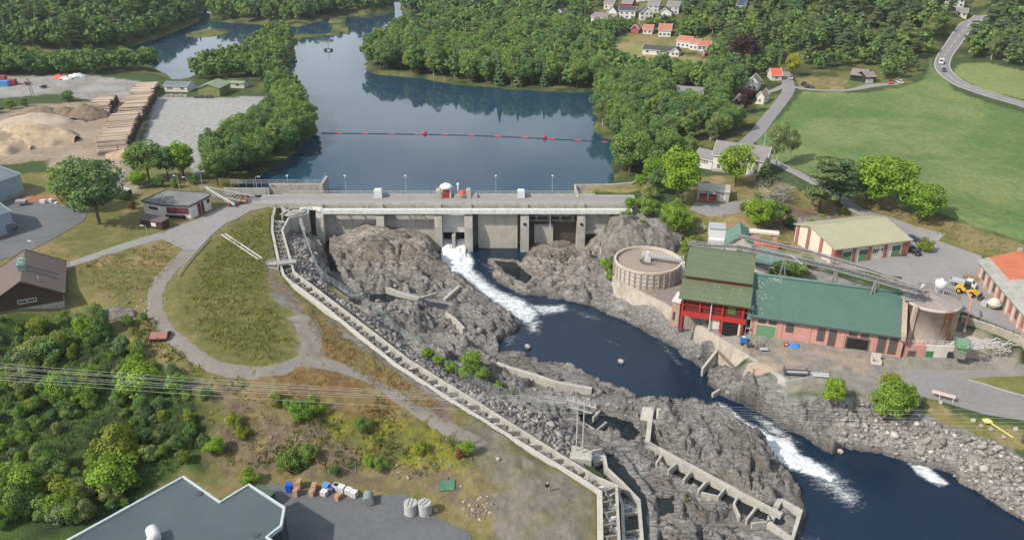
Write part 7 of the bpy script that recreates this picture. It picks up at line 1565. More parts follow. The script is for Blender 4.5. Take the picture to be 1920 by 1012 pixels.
# shrub-covered slopes
SHR = 'shrubs on the lower left slope'
k = 0; SZ = fill([(-80,600),(60,612),(150,592),(210,612),(262,650),(300,690),(345,700),(372,745),(395,820),(370,872),(330,905),(240,950),(160,985),(-80,1005)], 3.1, .5, keep=False)
sh = np.array([shot(*p) for p in SZ]); xs_ = np.quantile(sh[:, 0], [.2, .4, .6, .8]); ds_ = np.quantile(sh[:, 1], [.25, .5, .75])
for x, y in SZ:
    v_ = float(fbm(np.array(x / 9), np.array(y / 9), 12, 3)); k += 1
    if v_ < .40 and random.random() < .75: continue
    h = random.uniform(1.4, 3.4) + 11 * max(0, v_ - .42) * random.uniform(.3, 1.6)
    wa_, wb_ = where(x, y, xs_, ds_); cn_, lf_ = random.choice([('green', LSHRUB), ('green', LSHRUB), ('dark green', LEAF), ('bright green', LBUSH), ('pale green', LBIRCH), ('yellowish', LYG)])
    plant('shrub', lf_, (x, y, hgt(x, y)), h, f"{'large ' if h > 4.2 else 'low ' if h < 2.6 else ''}{cn_} shrub, {wa_}, {wb_} of the lower left thicket", SHR, random.uniform(.7, 1.15), .4)
for (x, y, h, lf, lb) in [(565,790,4.4,LBUSH,'bright green shrub right of the middle of the lower slope, under the cables'),(590,775,3.6,LBUSH,'light green shrub touching the bright shrub under the cables'),(548,880,4.2,LSHRUB,'dark round shrub above the blue bin'),(578,868,3.8,LSHRUB,'green shrub leaning on the dark round shrub above the pallets'),
    (715,880,2.9,LSHRUB,'rounded green shrub on the rubble slope above the dark loading yard'),(693,872,2.4,LBUSH,'light green shrub left of the rounded shrub on the rubble slope'),(875,850,2.8,LBRIGHT,'vivid yellow-green shrub near the gravel path end'),(862,858,2.0,LORANGE,'small orange-brown shrub at the foot of the vivid shrub'),
    (790,850,2.4,LYG,'yellowish shrub left of the vivid yellow-green shrub'),(680,805,2.7,LSHRUB,'small upright green shrub on the brown slope'),(405,850,3.4,LBUSH,'bright green round shrub on the right edge of the thicket'),(440,800,3.2,LYG,'yellow-green shrub above the bright round shrub'),(470,905,3.0,LBUSH,'bright low shrub behind the notch of the dark roof'),
    (385,748,2.4,LEAF,'small dark shrub beside the track bend'),(455,820,2.6,LYG,'yellow-green shrub in front of the other yellow shrub'),(520,760,3.0,LYG,'pale shrub under the cables left of the bright shrub'),(545,768,2.6,LSHRUB,'small green shrub under the cables'),(628,890,2.2,LSHRUB,'low shrub above the stacked containers'),
    (800,672,2.6,LBRIGHT,'leftmost bright shrub along the wire mesh fence'),(822,683,2.4,LBUSH,'second bright shrub along the wire mesh fence'),(845,697,2.8,LBRIGHT,'third bright shrub along the wire mesh fence'),(886,690,4.2,LBRIGHT,'tallest bright shrub standing by the wire mesh fence'),(872,706,2.6,LBUSH,'fresh green shrub left of the tallest fence shrub'),(905,712,3.0,LBRIGHT,'bright shrub right of the tallest fence shrub'),(935,728,2.0,LBRIGHT,'small bright shrub near the right end of the mesh fence'),(963,738,1.7,LYG,'last small yellowish shrub along the mesh fence'),
    (1135,505,3.2,LBRIGHT,'bright climbing shrub between the slab and the settling tank'),(1145,525,2.8,LBUSH,'green shrub at the foot of the settling tank wall'),(1175,412,3.0,LBRIGHT,'bright shrub on top of the rock above the tank'),(1150,408,2.2,LYG,'yellow-green shrub on the rock beside the abutment'),
    (1215,405,5.5,LSHRUB,'rounded shrub on the slope above the rock'),(1230,452,3.4,LSHRUB,'green shrub behind the settling tank'),(1288,470,3.4,LBUSH,'green shrub at the right rim of the settling tank'),(1275,420,3,LSHRUB,'shrub below the bright tree on the slope'),
    (1215,378,5.0,LBIRCH,'pale green shrub at the gravel platform'),(1500,440,2.6,LSHRUB,'green shrub on the rocky slope above the container'),(1520,425,2.4,LBUSH,'bright shrub beside the workshop gable'),(1395,395,2.8,LYG,'yellow-green shrub right of the concrete garage'),(1480,425,3,LSHRUB,'shrub on the rocky slope behind the conveyors'),
    (1285,938,.9,LYG,'tiny yellow-green tuft growing in the river rocks'),(255,345,4,LYG,'pale green shrub near the flat-roofed hut'),(300,350,3.6,LSHRUB,'green shrub behind the lamp post at the control house'),(330,352,3.2,LSHRUB,'shrub right behind the control house'),(365,345,3,LSHRUB,'shrub left of the trash rack'),
    (20,205,4,LSHRUB,'dark shrub at the left end of the brown heaps'),(-5,212,4,LSHRUB,'dark shrub cut by the left edge behind the sand heap'),(48,200,3.4,LSHRUB,'dark green shrub left of the twin poles'),(70,212,2.4,LSHRUB,'low shrub before the twin poles'),(165,500,.9,LYG,'small tuft beside the lawn lane'),
    (235,375,3,LSHRUB,'shrub beside the small dark hut'),(248,392,2.4,LORANGE,'rusty shrub left of the white flat-roofed building'),(1210,238,4,LEAF,'shrub at the water edge of the shore wood'),
    (240,610,2.6,LSHRUB,'dark green shrub on the bank right of the brown house'),(180,590,2.2,LBUSH,'bright shrub at the rock edge near the brown house'),(270,600,1.8,LSHRUB,'low shrub above the little red roof')]:
    one('shrub', lf, (x, y), h, lb, random.uniform(.9, 1.15), .15)

# ============================================================ stones
def rock_protos(n=6, sub=1):
    import bmesh as bmm; out = []
    for i in range(n):
        b = bmm.new(); bmm.ops.create_icosphere(b, subdivisions=1, radius=1); rg = random.Random(i + 50)
        vs = np.array([tuple(v.co) for v in b.verts]); fs = np.array([[v.index for v in f.verts] for f in b.faces]); b.free()
        vs = vs * np.array([rg.uniform(.8, 1.2) for _ in range(len(vs))])[:, None]
        for _ in range(3):
            nrm = np.array([rg.gauss(0, 1) for _ in range(3)]); nrm /= np.linalg.norm(nrm); d = vs @ nrm; vs = vs - np.maximum(d - .55, 0)[:, None] * nrm
        out.append((vs, fs))
    return out
RP = rock_protos()
def scatter(name, label, pts, sr, m, flat=.65, sunk=.25):
    V, Fc, T, n = [], [], [], 0
    for x, y in pts:
        vs, fs = random.choice(RP); s = random.uniform(*sr) * (1 if random.random() < .88 else 1.6); a = random.uniform(0, 6.28); c_, s_ = math.cos(a), math.sin(a)
        sx, sy, sz = s * random.uniform(.8, 1.3), s * random.uniform(.7, 1.1), s * flat * random.uniform(.7, 1.2)
        v = vs * np.array([sx, sy, sz]); tl = random.uniform(-.4, .4); v = np.stack([v[:, 0] * c_ - v[:, 1] * s_, v[:, 0] * s_ + v[:, 1] * c_, v[:, 2] + v[:, 0] * tl], 1)
        V.append(v + np.array([x, y, hgt(x, y) + sz * sunk])); Fc.append(fs + n); T.append(np.full(len(fs), random.random())); n += len(vs)
    o = npmesh(name, np.concatenate(V), np.concatenate(Fc), m, {'tint': ('FLOAT', 'FACE', np.concatenate(T))}); tag(o, label, 'stones', kind='stuff'); return o
def stone_mat(name, lo, hi):
    s = NT(name); s.b.inputs['Roughness'].default_value = .92; at = s.n('Attribute', attribute_name='tint').outputs['Fac']; pos = s.n('NewGeometry').outputs['Position']; n1 = s.noise(2.2, 5, .7, pos)
    c = s.ramp(at, [(0.0, lo), (.85, hi), (1.0, tuple(min(.6, x * 1.35) for x in hi))]); s.col(s.mix(.5, c, s.mix(1.0, c, s.ramp(n1, [(.3, .5), (.7, 1.5)]), 'MULTIPLY'))); s.bump(n1, .5, .1); return s.m
STG = stone_mat('grey_stone', (.12,.112,.105), (.27,.255,.24)); STB = stone_mat('bank_stone', (.15,.138,.125), (.33,.31,.285))
scatter('riprap', 'grey angular riprap stones filling the strip beside the long fish ladder', fill([(548,430),(552,480),(556,511),(578,527),(642,574),(774,675),(907,757),(1046,845),(1100,876),(1082,830),(1045,790),(1000,770),(935,745),(850,708),(780,662),(700,597),(612,538),(598,480),(575,420)], .85, .45, keep=False, margin=.3), (.38, .72), STG)
scatter('bank_stones', 'loose grey stones covering the right river bank below the road', fill([(1545,752),(1620,750),(1705,768),(1770,800),(1850,822),(1925,865),(2080,930),(2080,1040),(1925,975),(1880,948),(1800,900),(1700,862),(1640,843),(1585,830),(1560,790)], 1.0, .5, keep=False, margin=.3), (.35, .8), STB)
scatter('rubble', 'patches of pale broken rubble on the lower slope', fill([(860,930),(930,925),(940,960),(890,985),(860,965)], .8, .5, keep=False) + fill([(460,815),(560,800),(600,830),(520,870),(470,860)], 1.5, .5, keep=False) + fill([(600,850),(800,850),(900,880),(900,920),(760,905),(600,890)], 2.2, .5, keep=False) + fill([(170,560),(260,540),(320,560),(240,620),(190,610)], 2.4, .5, keep=False), (.15, .42), STB)
scatter('river_stones', 'scattered boulders and broken blocks lying on the river rocks', fill([(640,500),(900,600),(960,640),(920,660),(760,620),(650,560)], 3.0, .5, keep=False) + fill([(960,690),(1180,750),(1200,780),(1050,760),(980,720)], 2.0, .5, keep=False) + fill([(1180,560),(1330,660),(1400,735),(1480,765),(1420,760),(1330,700),(1240,625)], 1.8, .5, keep=False) + fill([(1120,850),(1300,950),(1420,1005),(1220,1010)], 3.2, .5, keep=False), (.3, .8), STG)
for px, s_, lb in (((1165,680), .9, 'single pale boulder standing in the dark pool'), ((990,652), .9, 'small boulder at the left edge of the dark pool'), ((1575,848), .8, 'pale boulder at the right shore below the rapids')):
    vs, fs = RP[2]; p = RWP(*px); b = MB(); b.add([tuple(v * s_) for v in vs], [tuple(f) for f in fs]); o = b.build('boulder', mat('pale_boulder', (.32,.3,.28), .9, .2, 1)); o.location = p + Vector((0, 0, s_ * .3)); tag(o, lb, 'boulder')

# ============================================================ grass
def tufts(name, label, pts, hr, m, blades=7, spread=.35):
    pts = np.array(pts); n = len(pts); rng = np.random.default_rng(5); zz = np.array([hgt(x, y) for x, y in pts]); P0 = np.repeat(np.stack([pts[:, 0], pts[:, 1], zz], 1), blades, 0)
    k = len(P0); hh = rng.uniform(*hr, k) * np.repeat(rng.uniform(.5, 1.4, n), blades); off = rng.normal(size=(k, 2)) * spread; lean = rng.normal(size=(k, 2)) * .35 * hh[:, None]; w = rng.uniform(.06, .16, k); a = rng.uniform(0, 6.28, k)
    B = P0 + np.concatenate([off, np.zeros((k, 1)) - .05], 1); U = np.stack([np.cos(a) * w, np.sin(a) * w, np.zeros(k)], 1); T = B + np.concatenate([lean, hh[:, None]], 1)
    V = np.stack([B - U, B + U, T + U * .5, T - U * .5], 1).reshape(-1, 3); o = npmesh(name, V, np.arange(4 * k).reshape(-1, 4), m, {'tint': ('FLOAT', 'FACE', np.repeat(rng.random(n), blades) * .6 + rng.random(k) * .4), 'tree': ('FLOAT', 'FACE', np.repeat(rng.random(n), blades))})
    tag(o, label, 'grass', kind='stuff'); return o
GR1 = leaf_mat('tall_grass', (.2,.205,.05), .8); GR2 = leaf_mat('dry_grass', (.25,.185,.08), .6); GR3 = leaf_mat('weeds', (.1,.14,.035), .9)
mound = fill([(380,472),(440,418),(512,395),(516,470),(498,555),(556,640),(535,672),(480,682),(405,655),(355,615),(335,570)], .8, .5, keep=False)
_mp = [tuple(G(*q))[:2] for q in [(380,472),(440,418),(512,395),(516,470),(498,555),(556,640),(535,672),(480,682),(405,655),(355,615),(335,570)]]
_md = sdist([p[0] for p in mound], [p[1] for p in mound], _mp)
tufts('rough_grass', 'rough yellow-green grass on the mound inside the looping track', [p for p, d in zip(mound, _md) if random.random() < min(.75, .1 - d * .12) * (.35 + 1.2 * vnoise(p[0] / 5, p[1] / 5, 44))], (.2, .6), GR1)
sl = fill([(215,600),(300,600),(340,660),(400,700),(470,712),(560,700),(640,705),(720,745),(850,815),(900,850),(880,880),(780,900),(600,885),(430,880),(380,820),(380,745),(300,680)], 1.1, .5, keep=False)
tufts('dry_grass', 'patchy dry grass and weeds on the lower slope above the loading yard', [p for p in sl if random.random() < .5 and vnoise(p[0] / 4, p[1] / 4, 3) > .4], (.2, .65), GR2)
tufts('weeds', 'green weeds scattered over the lower slope and thicket floor', [p for p in sl if vnoise(p[0] / 5, p[1] / 5, 8) > .55] + fill([(-60,610),(150,600),(250,660),(360,740),(380,850),(200,960),(-60,1000)], 1.2, .5, keep=False), (.3, .9), GR3)
st = fill([(570,565),(640,618),(740,690),(835,760),(800,775),(690,722),(610,665),(575,620)], .9, .5, keep=False) + fill([(120,495),(335,450),(330,500),(290,540),(210,560),(160,530)], 1.2, .5, keep=False) + fill([(1600,362),(1760,408),(1920,462),(1920,490),(1840,470),(1700,424),(1610,385)], 1.6, .5, keep=False)
tufts('straw_grass', 'thin straw-coloured grass along the path edges and verges', [p for p in st if random.random() < .75], (.15, .5), GR2)
# ============================================================ floating boom, buoys, raft
def hexc(b, x0, x1, r): b.tube((x0, 0, 0), (x1, 0, 0), r, 8)
BL, BR = P(603, 250, LAKE), P(1152, 267.5, LAKE); 
def boom_pt(u):   # slight sag towards the dam, as in the photograph
    p = BL.lerp(BR, u); q = P(603 + 549 * u, 250 + (-2.6 if False else 0) + (17.5 * u - 4.5 * math.sin(math.pi * min(u * 1.0, 1)) + (1.5 * u if u < .3 else 0)), LAKE); return q
t = thing('floating_boom', 'thin floating boom of dark tubes with red markers stretched across the lake', 'boom', tuple(BL)); NB = 44
BD = mat('boom_dark', (.02,.035,.04), .6, .2, 2); BRD = mat('boom_red', (.62,.02,.035), .5, .08, 2)
for k in range(NB):
    a, c = boom_pt(k / NB), boom_pt((k + 1) / NB); d = (c - a); a = a + d * .04; c = c - d * .04; red = k % 4 == 2; b = MB(); b.tube(a - BL + Vector((0, 0, .05)), c - BL + Vector((0, 0, .05)), .26 if red else .2, 8)
    b.build('red_float' if red else 'float', BRD if red else BD, t)
for u, lb in ((.352, 'left red buoy riding on the floating boom'), (.762, 'right red buoy riding on the floating boom')):
    p = boom_pt(u); o = thing('buoy', lb, 'buoy', tuple(p + Vector((0, .7, 0)))); b = MB(); b.lathe([(0, -.6), (.6, -.4), (.85, .3), (.65, .9), (.2, 1.25), (0, 1.3)], 16); b.build('body', BRD, o, True); b = MB(); b.tube((0, 0, 1.4), (0, 0, 1.9), .07, 6); b.build('ring_post', DSTEEL, o)
p = P(616, 95, LAKE); t = thing('raft', 'tiny dark raft with a mast floating far out on the lake', 'raft', tuple(p)); b = MB(); b.tube((-2.5, 0, .3), (-1.2, 0, .3), .8, 10); b.tube((1.2, 0, .3), (2.5, 0, .3), .8, 10); b.build('float', BD, t); b = MB(); b.box(-2.3, 2.3, -.9, .9, .8, 1.1); b.build('deck', DSTEEL, t); b = MB(); b.tube((0, 0, 1), (0, 0, 5), .12, 6); b.build('mast', DSTEEL, t)

# ============================================================ log piles and heaps
def wood_mat(name, c, hi):
    s = NT(name); s.b.inputs['Roughness'].default_value = .9; at = s.n('Attribute', attribute_name='tint').outputs['Fac']; s.col(s.ramp(at, [(0.0, (.10,.065,.045)), (.35, c), (1.0, hi)])); return s.m
LOGM = wood_mat('log_wood', (.25,.195,.155), (.42,.36,.3))
def log_pile(label, A, B, hgt_, width, z0=0.0, ll=None, r=.13):
    a, c = P(A[0], A[1], z0), P(B[0], B[1], z0); d = c - a; L = d.length; rz = math.atan2(d.y, d.x); t = thing('log_pile', label, 'log pile', tuple(a), rz)
    rng = np.random.default_rng(int(L * 7)); V, Q, T = [], [], []; n = 0; k8 = 7; ang = np.linspace(0, 2 * np.pi, k8, endpoint=False)
    x = 0.0
    while x < L:
        hh = hgt_ * (.82 + .3 * float(vnoise(np.array(x / 6.0), np.array(1.5), 3))) * min(1, .35 + x / 4, .35 + (L - x) / 4); z = .15; row = 0
        while z < hh:
            rr = r * rng.uniform(.7, 1.35); y0 = rng.normal() * .35; y1 = width + rng.normal() * .35; tx = rng.normal() * .12; c0 = np.stack([x + rr * np.cos(ang), np.full(k8, y0), z + rr * np.sin(ang)], 1); c1 = c0 + np.array([tx, y1 - y0, rng.normal() * .08])
            V.append(np.concatenate([c0, c1])); i = np.arange(k8); j = (i + 1) % k8; Q.append(np.stack([i, j, j + k8, i + k8], 1) + n); tt = rng.random(); T.append(np.full(k8, tt))
            cc0 = np.stack([[0,1,2,3],[0,3,4,5],[0,5,6,6]]) ; Q.append(np.array([[0,1,2,3],[3,4,5,6],[0,3,6,6]])[:2] + n); Q.append(np.array([[0,1,2,3],[3,4,5,6]]) + n + k8); T.append(np.full(4, min(1, tt * .5 + .5))); n += 2 * k8; z += rr * 1.75
        x += r * 1.8
    o = npmesh('logs', np.concatenate(V), np.concatenate(Q), LOGM, {'tint': ('FLOAT', 'FACE', np.concatenate(T))}, t); tag(o, kind='stuff')
    for q in (-.15, L + .15): b = MB(); b.box(q - .1, q + .1, width * .3, width * .3 + .2, 0, hgt_ * .7); b.build('stake', DSTEEL, t)
    return t
log_pile('near stretch of the long log pile between the brown and grey yards', (240,288), (264,228), 4.8, 9.5)
log_pile('middle stretch of the long log pile, higher than its near end', (268,229), (292,186), 5.0, 8.5)
log_pile('far end of the long log pile near the white site office', (283,188), (300,166), 4.0, 8.5)
log_pile('short separate stack of pale logs left of the long log pile', (206,214), (222,192), 4.4, 7.0)
def heap(label, px, rx, ry, h, m, seed=0, name='heap'):
    c = Vector(G(*px)); vs = []; fs = []; n = 34
    for i in range(n + 1):
        for j in range(n + 1):
            u, v = i / n * 2 - 1, j / n * 2 - 1; d = math.hypot(u, v); x, y = c.x + u * rx, c.y + v * ry
            e = d * (1 + .35 * (float(fbm(np.array(u * 2 + seed), np.array(v * 2.), seed, 3)) - .5) * 2)
            z = h * max(0, 1 - e) ** (.8 if seed < 40 else .45) * (.75 + .6 * float(ridged(np.array(u * 2.3 + seed), np.array(v * 2.3), seed + 3, 3 if seed < 40 else 5)) * (1 if seed < 40 else 1.4) - (0 if seed < 40 else .35)) if e < 1 else -.4
            vs.append((x - c.x, y - c.y, z + hgt(x, y) - c.z))
    for i in range(n):
        for j in range(n): a = i * (n + 1) + j; fs.append((a, a + n + 1, a + n + 2, a + 1))
    b = MB(); b.add(vs, fs); o = b.build(name, m, smooth=True); o.location = c; tag(o, label, 'heap'); return o
SANDM = mat('sand_heap', (.4,.31,.21), .95, .22, .25, bump=.5, dirt=(.25,.17,.1), dirt_amt=.7); SOILM = mat('brown_soil', (.17,.125,.085), .95, .3, .4, bump=.6, dirt=(.25,.2,.14), dirt_amt=.6)
heap('large pale sand heap with a steep cut face in the dirt yard', (62,262), 17, 13, 6.5, SANDM, 1, 'sand_heap'); heap('pale sand heap running out of the left edge', (-8,276), 14, 12, 6, SANDM, 2, 'sand_heap'); heap('low ridge of sandy gravel behind the large sand heap', (75,232), 17, 8, 4, mat('greyish_sand', (.34,.28,.22), .95, .2, .3, bump=.5), 3, 'sand_heap')
heap('left dark brown soil heap at the back of the dirt yard', (82,222), 12, 9, 4.5, SOILM, 4, 'soil_heap'); heap('middle dark brown soil heap at the back of the dirt yard', (125,220), 10, 8, 4, SOILM, 5, 'soil_heap'); heap('right dark brown soil heap beside the short log stack', (160,219), 10, 9, 4.6, SOILM, 6, 'soil_heap')
heap('tumbled heap of broken logs and bark at the near end of the long log pile', (243,292), 8, 5, 2.4, mat('bark_heap', (.36,.25,.17), .95, .35, 1.2, bump=.8), 7, 'bark_heap'); heap('pinkish sand pile spread on the yard in front of the pink hall', (1432,688), 4.5, 2.2, .7, mat('pinkish_sand', (.33,.26,.2), .95, .12, .6), 8, 'sand_heap')
heap('rusty brown soil strip behind the parked trailer', (78,374), 8, 3, 1.0, mat('rusty_soil', (.25,.12,.07), .95, .25, .6), 9, 'soil_heap')
RKM = mat('outcrop_rock', (.17,.155,.14), .95, .5, .7, bump=1.0, dirt=(.06,.055,.045), dirt_amt=.8)
heap('grey rock outcrop between the dam abutment and the settling tank', (1182,462), 8.5, 6.5, 6.5, RKM, 41, 'rock_outcrop'); heap('right part of the grey rock outcrop above the settling tank', (1232,462), 7, 5.5, 5.5, RKM, 42, 'rock_outcrop'); heap('low grey rock ledge on the slope behind the workshop', (1545,425), 9, 3.5, 2.6, RKM, 43, 'rock_outcrop'); heap('dark rock ledge beside the brown house lawn', (215,590), 5, 2.2, 1.8, RKM, 44, 'rock_outcrop')
b = MB(); rg = random.Random(3)
for k in range(95):
    p0 = Vector((rg.uniform(-5.5, 5.5), rg.uniform(-1.8, 1.8), rg.uniform(.1, 1.3))); p1 = p0 + Vector((rg.uniform(-2.4, 2.4), rg.uniform(-1, 1), rg.uniform(-.3, .5))); b.beam(p0, p1, .14, .1)
o = b.build('scrap_heap', mat('pale_scrap', (.5,.5,.49), .7, .3, 2)); o.location = P(1852, 652, -5.6); tag(o, 'tangled heap of pale scrap metal on the walled terrace right of the silo', 'scrap heap')

# ============================================================ vehicles
TYRE = mat('tyre', (.015,.015,.015), .9, .1, 4); LAMP = mat('lamp_lens', (.75,.75,.7), .2, .05, 4); TAIL = mat('tail_lamp', (.4,.02,.02), .3, .05, 4)
def wheel(t, x, y, r, w=.24, m=None):
    b = MB(); b.tube((x, y - w/2, r), (x, y + w/2, r), r, 16); o = b.build('wheel', TYRE, t); b = MB(); b.tube((x, y - w/2 - .01, r), (x, y + w/2 + .01, r), r * .55, 10); b.build('rim', m or STEEL, o)
def car(name, label, cat, A, B, z, c, L=4.4, W=1.8, H=1.45, van=False, cn='car_paint'):
    """A: front of the car, B: rear, in photo pixels"""
    a, r = P(*A, z), P(*B, z); d = a - r; rz = math.atan2(d.y, d.x); t = thing(name, label, cat, tuple((a + r) / 2), rz)
    pm = mat(cn, c, .3, .05, 1, spec=.6); h = L / 2; w = W / 2; b = MB(); zb = .32; zs = H * .58
    if van: prof = [(-h, zb), (h, zb), (h, .85), (h - .55, 1.15), (h - 1.25, H), (-h + .05, H), (-h, H - .2)]
    else: prof = [(-h, zb), (h, zb), (h, .62), (h - .15, .72), (h - 1.15, .92), (-h + .5, .98), (-h, .9)]
    b.extr(prof, -w, w); b.build('body', pm, t)
    g = MB()
    if not van:
        lo = [(h - 1.15, .9), (-h + .35, .95)]; hi = [(h - 1.95, H), (-h + 1.0, H)]
        v = [(lo[0][0], -w + .04, .9), (lo[0][0], w - .04, .9), (lo[1][0], w - .04, .95), (lo[1][0], -w + .04, .95), (hi[0][0], -w + .22, H - .04), (hi[0][0], w - .22, H - .04), (hi[1][0], w - .22, H - .04), (hi[1][0], -w + .22, H - .04)]
        g.add(v, [(0,3,2,1),(4,5,6,7),(0,1,5,4),(1,2,6,5),(2,3,7,6),(3,0,4,7)]); g.build('windows', GLASS, t); b = MB(); b.box(hi[1][0] - .03, hi[0][0] + .03, -w + .2, w - .2, H - .05, H + .01); b.build('roof', pm, t)
    else:
        g.add([(h - .52, -w + .12, 1.17), (h - .52, w - .12, 1.17), (h - 1.16, w - .16, H - .1), (h - 1.16, -w + .16, H - .1)], [(0,1,2,3)]); g.box(h - 2.2, h - 1.2, -w - .01, w + .01, 1.15, H - .2); g.build('windows', GLASS, t)
    for x in (h - .85, -h + .8):
        for y in (-w + .1, w - .1): wheel(t, x, y, .32)
    for y in (-w + .28, w - .28): b = MB(); b.box(h - .03, h + .02, y - .16, y + .16, .6, .74); b.build('headlight', LAMP, t); b = MB(); b.box(-h - .02, -h + .03, y - .16, y + .16, .68, .86); b.build('tail_light', TAIL, t)
    return t
zr = lambda p: G(*p)[2] + .2
car('parked_car', 'shiny black car parked at the right end of the workshop garage', 'car', (1723,480), (1702,469), -2.75, (.012,.013,.016), cn='black_paint')
car('parked_car', 'dark blue car half hidden behind the right end of the workshop', 'car', (1718,452), (1702,450), -2.4, (.03,.05,.13), cn='dark_blue_paint')
car('van', 'white van driving down the main road', 'van', (1763,123.5), (1766,115), zr((1765,118)), (.62,.62,.6), 5.4, 2.0, 2.2, True, cn='white_paint')
car('car', 'dark car driving on the main road in front of the white van', 'car', (1771,136.5), (1768.5,131), zr((1769,133)), (.03,.035,.05), cn='dark_grey_paint')
car('parked_car', 'black car parked beside the start of the farm driveway', 'car', (1510,157.5), (1504,161), zr((1507,160)), (.02,.022,.025), cn='black_paint')
car('parked_car', 'second dark car right of the black car by the farm driveway', 'car', (1520,165), (1512,164), zr((1516,165)), (.03,.035,.03), cn='dark_green_paint')
car('parked_car', 'small red car parked at the end of the farm driveway', 'car', (1669.5,158.5), (1669,153.5), zr((1669,157)), (.4,.02,.03), cn='red_paint')
car('parked_car', 'white car with its nose to the bushes beside the red car', 'car', (1683,154), (1691,158), zr((1688,158)), (.6,.6,.6), cn='white_paint')
car('parked_car', 'pale car parked where the lane meets the driveway below the yellow tree', 'car', (1483,149.5), (1483.5,146), zr((1483,148)), (.35,.33,.33), cn='silver_paint')
car('parked_car', 'silver car parked in front of the lower blue warehouse, cut by the left edge', 'car', (4,438), (-26,441), .25, (.5,.52,.52), cn='silver_paint')
# tipper pickup
a, r = P(1824,541,-2.9), P(1786,531,-2.9); d = a - r; t = thing('tipper_truck', 'small white flatbed truck parked behind the yellow loader', 'truck', tuple((a + r) / 2), math.atan2(d.y, d.x)); WP = mat('white_paint', (.62,.62,.6), .3, .05, 1)
b = MB(); b.extr([(.6, .5), (2.8, .5), (2.8, 1.1), (2.35, 1.3), (1.9, 2.1), (.6, 2.1)], -.95, .95); b.build('cab', WP, t); b = MB(); b.add([(2.36, -.8, 1.32), (2.36, .8, 1.32), (1.93, .74, 2.04), (1.93, -.74, 2.04)], [(0,1,2,3)]); b.box(.9, 1.8, -.97, .97, 1.35, 1.95); b.build('windows', GLASS, t)
b = MB(); b.box(-3.0, .45, -1.05, 1.05, .85, 1.0); b.box(-3.0, .45, -1.05, -1.0, 1.0, 1.35); b.box(-3.0, .45, 1.0, 1.05, 1.0, 1.35); b.box(-3.0, -2.95, -1.0, 1.0, 1.0, 1.35); b.box(.4, .45, -1.0, 1.0, 1.0, 1.9); b.build('flatbed', STEEL, t)
for x in (2.0, -1.9):
    for y in (-.85, .85): wheel(t, x, y, .38)
for y in (-.7, .7): b = MB(); b.box(2.78, 2.83, y - .15, y + .15, .75, .95); b.build('headlight', LAMP, t)
# wheel loader
a, r = P(1833,558,-2.9), P(1795,545,-2.9); d = a - r; t = thing('wheel_loader', 'yellow wheel loader with a black cab and a dark bucket in the upper yard', 'loader', tuple((a + r) / 2), math.atan2(d.y, d.x)); YP = mat('loader_yellow', (.6,.36,.02), .5, .12, 1.5, dirt=(.3,.2,.1), dirt_amt=.4)
b = MB(); b.extr([(-2.8, .8), (-.4, .8), (-.4, 1.7), (-2.5, 1.75), (-2.8, 1.4)], -.75, .75); b.build('engine_body', YP, t); b = MB(); b.extr([(-.2, .8), (1.4, .7), (1.4, 1.3), (-.2, 1.5)], -.5, .5); b.build('front_frame', YP, t); b = MB(); b.extr([(-1.1, 1.6), (.2, 1.5), (.1, 2.9), (-.95, 2.9)], -.65, .65); b.build('cab', mat('black_cab', (.02,.03,.03), .15, .2, 2), t); b = MB(); b.box(-1.1, .2, -.7, .7, 2.9, 3.0); b.build('cab_roof', DSTEEL, t)
for y in (-.5, .5): b = MB(); b.beam((.9, y, 1.6), (2.6, y, .6), .2, .35); b.build('lift_arm', YP, t)
b = MB(); b.extr([(2.6, .1), (3.5, .15), (3.4, .3), (2.9, .35), (2.75, 1.1), (2.55, 1.1)], -1.15, 1.15); b.build('bucket', DSTEEL, t)
for x in (-1.7, 1.1):
    for y in (-.9, .9): wheel(t, x, y, .62, .45, YP)
# trailer and bits on the left
def trailer(label, A, B, z, m, covered=True):
    a, r = P(*A, z), P(*B, z); d = a - r; t = thing('trailer', label, 'trailer', tuple((a + r) / 2), math.atan2(d.y, d.x)); b = MB(); b.box(-1.5, 1.5, -.85, .85, .5, .6); b.box(-1.5, 1.5, -.85, -.8, .6, 1.2); b.box(-1.5, 1.5, .8, .85, .6, 1.2); b.box(-1.5, -1.45, -.8, .8, .6, 1.2); b.box(1.45, 1.5, -.8, .8, .6, 1.2); b.build('box', m, t)
    if covered: b = MB(); b.box(-1.52, 1.52, -.87, .87, 1.2, 1.3); b.build('cover', mat('grey_tarp', (.3,.28,.3), .7, .1, 2), t)
    b = MB(); b.beam((1.5, 0, .45), (2.7, 0, .45), .1, .1); b.build('drawbar', DSTEEL, t)
    for y in (-.95, .95): wheel(t, 0, y, .33)
trailer('small grey trailer parked alone beside the soil strip near the warehouse', (48,383), (35,383), .3, mat('mauve_panel', (.25,.22,.24), .7, .1, 1)); trailer('dark open trailer parked against the lower blue warehouse', (15,434), (28,433), .3, DSTEEL, False)
for px, w, lb in (((81,381), 1.5, 'largest white crate at the edge of the left asphalt yard'), ((96,379), .9, 'white crate beside the big round tree, right of the largest crate'), ((105,382), .8, 'low white crate nearest the big round tree')):
    o = thing('crate', lb, 'crate', tuple(G(*px))); b = MB(); b.box(-w/2, w/2, -.5, .5, .1, 1.0 if w > .85 else .5); b.build('box', WSTEEL, o); b = MB(); b.box(-w/2, w/2, -.45, .45, 0, .1); b.build('skid', DSTEEL, o)
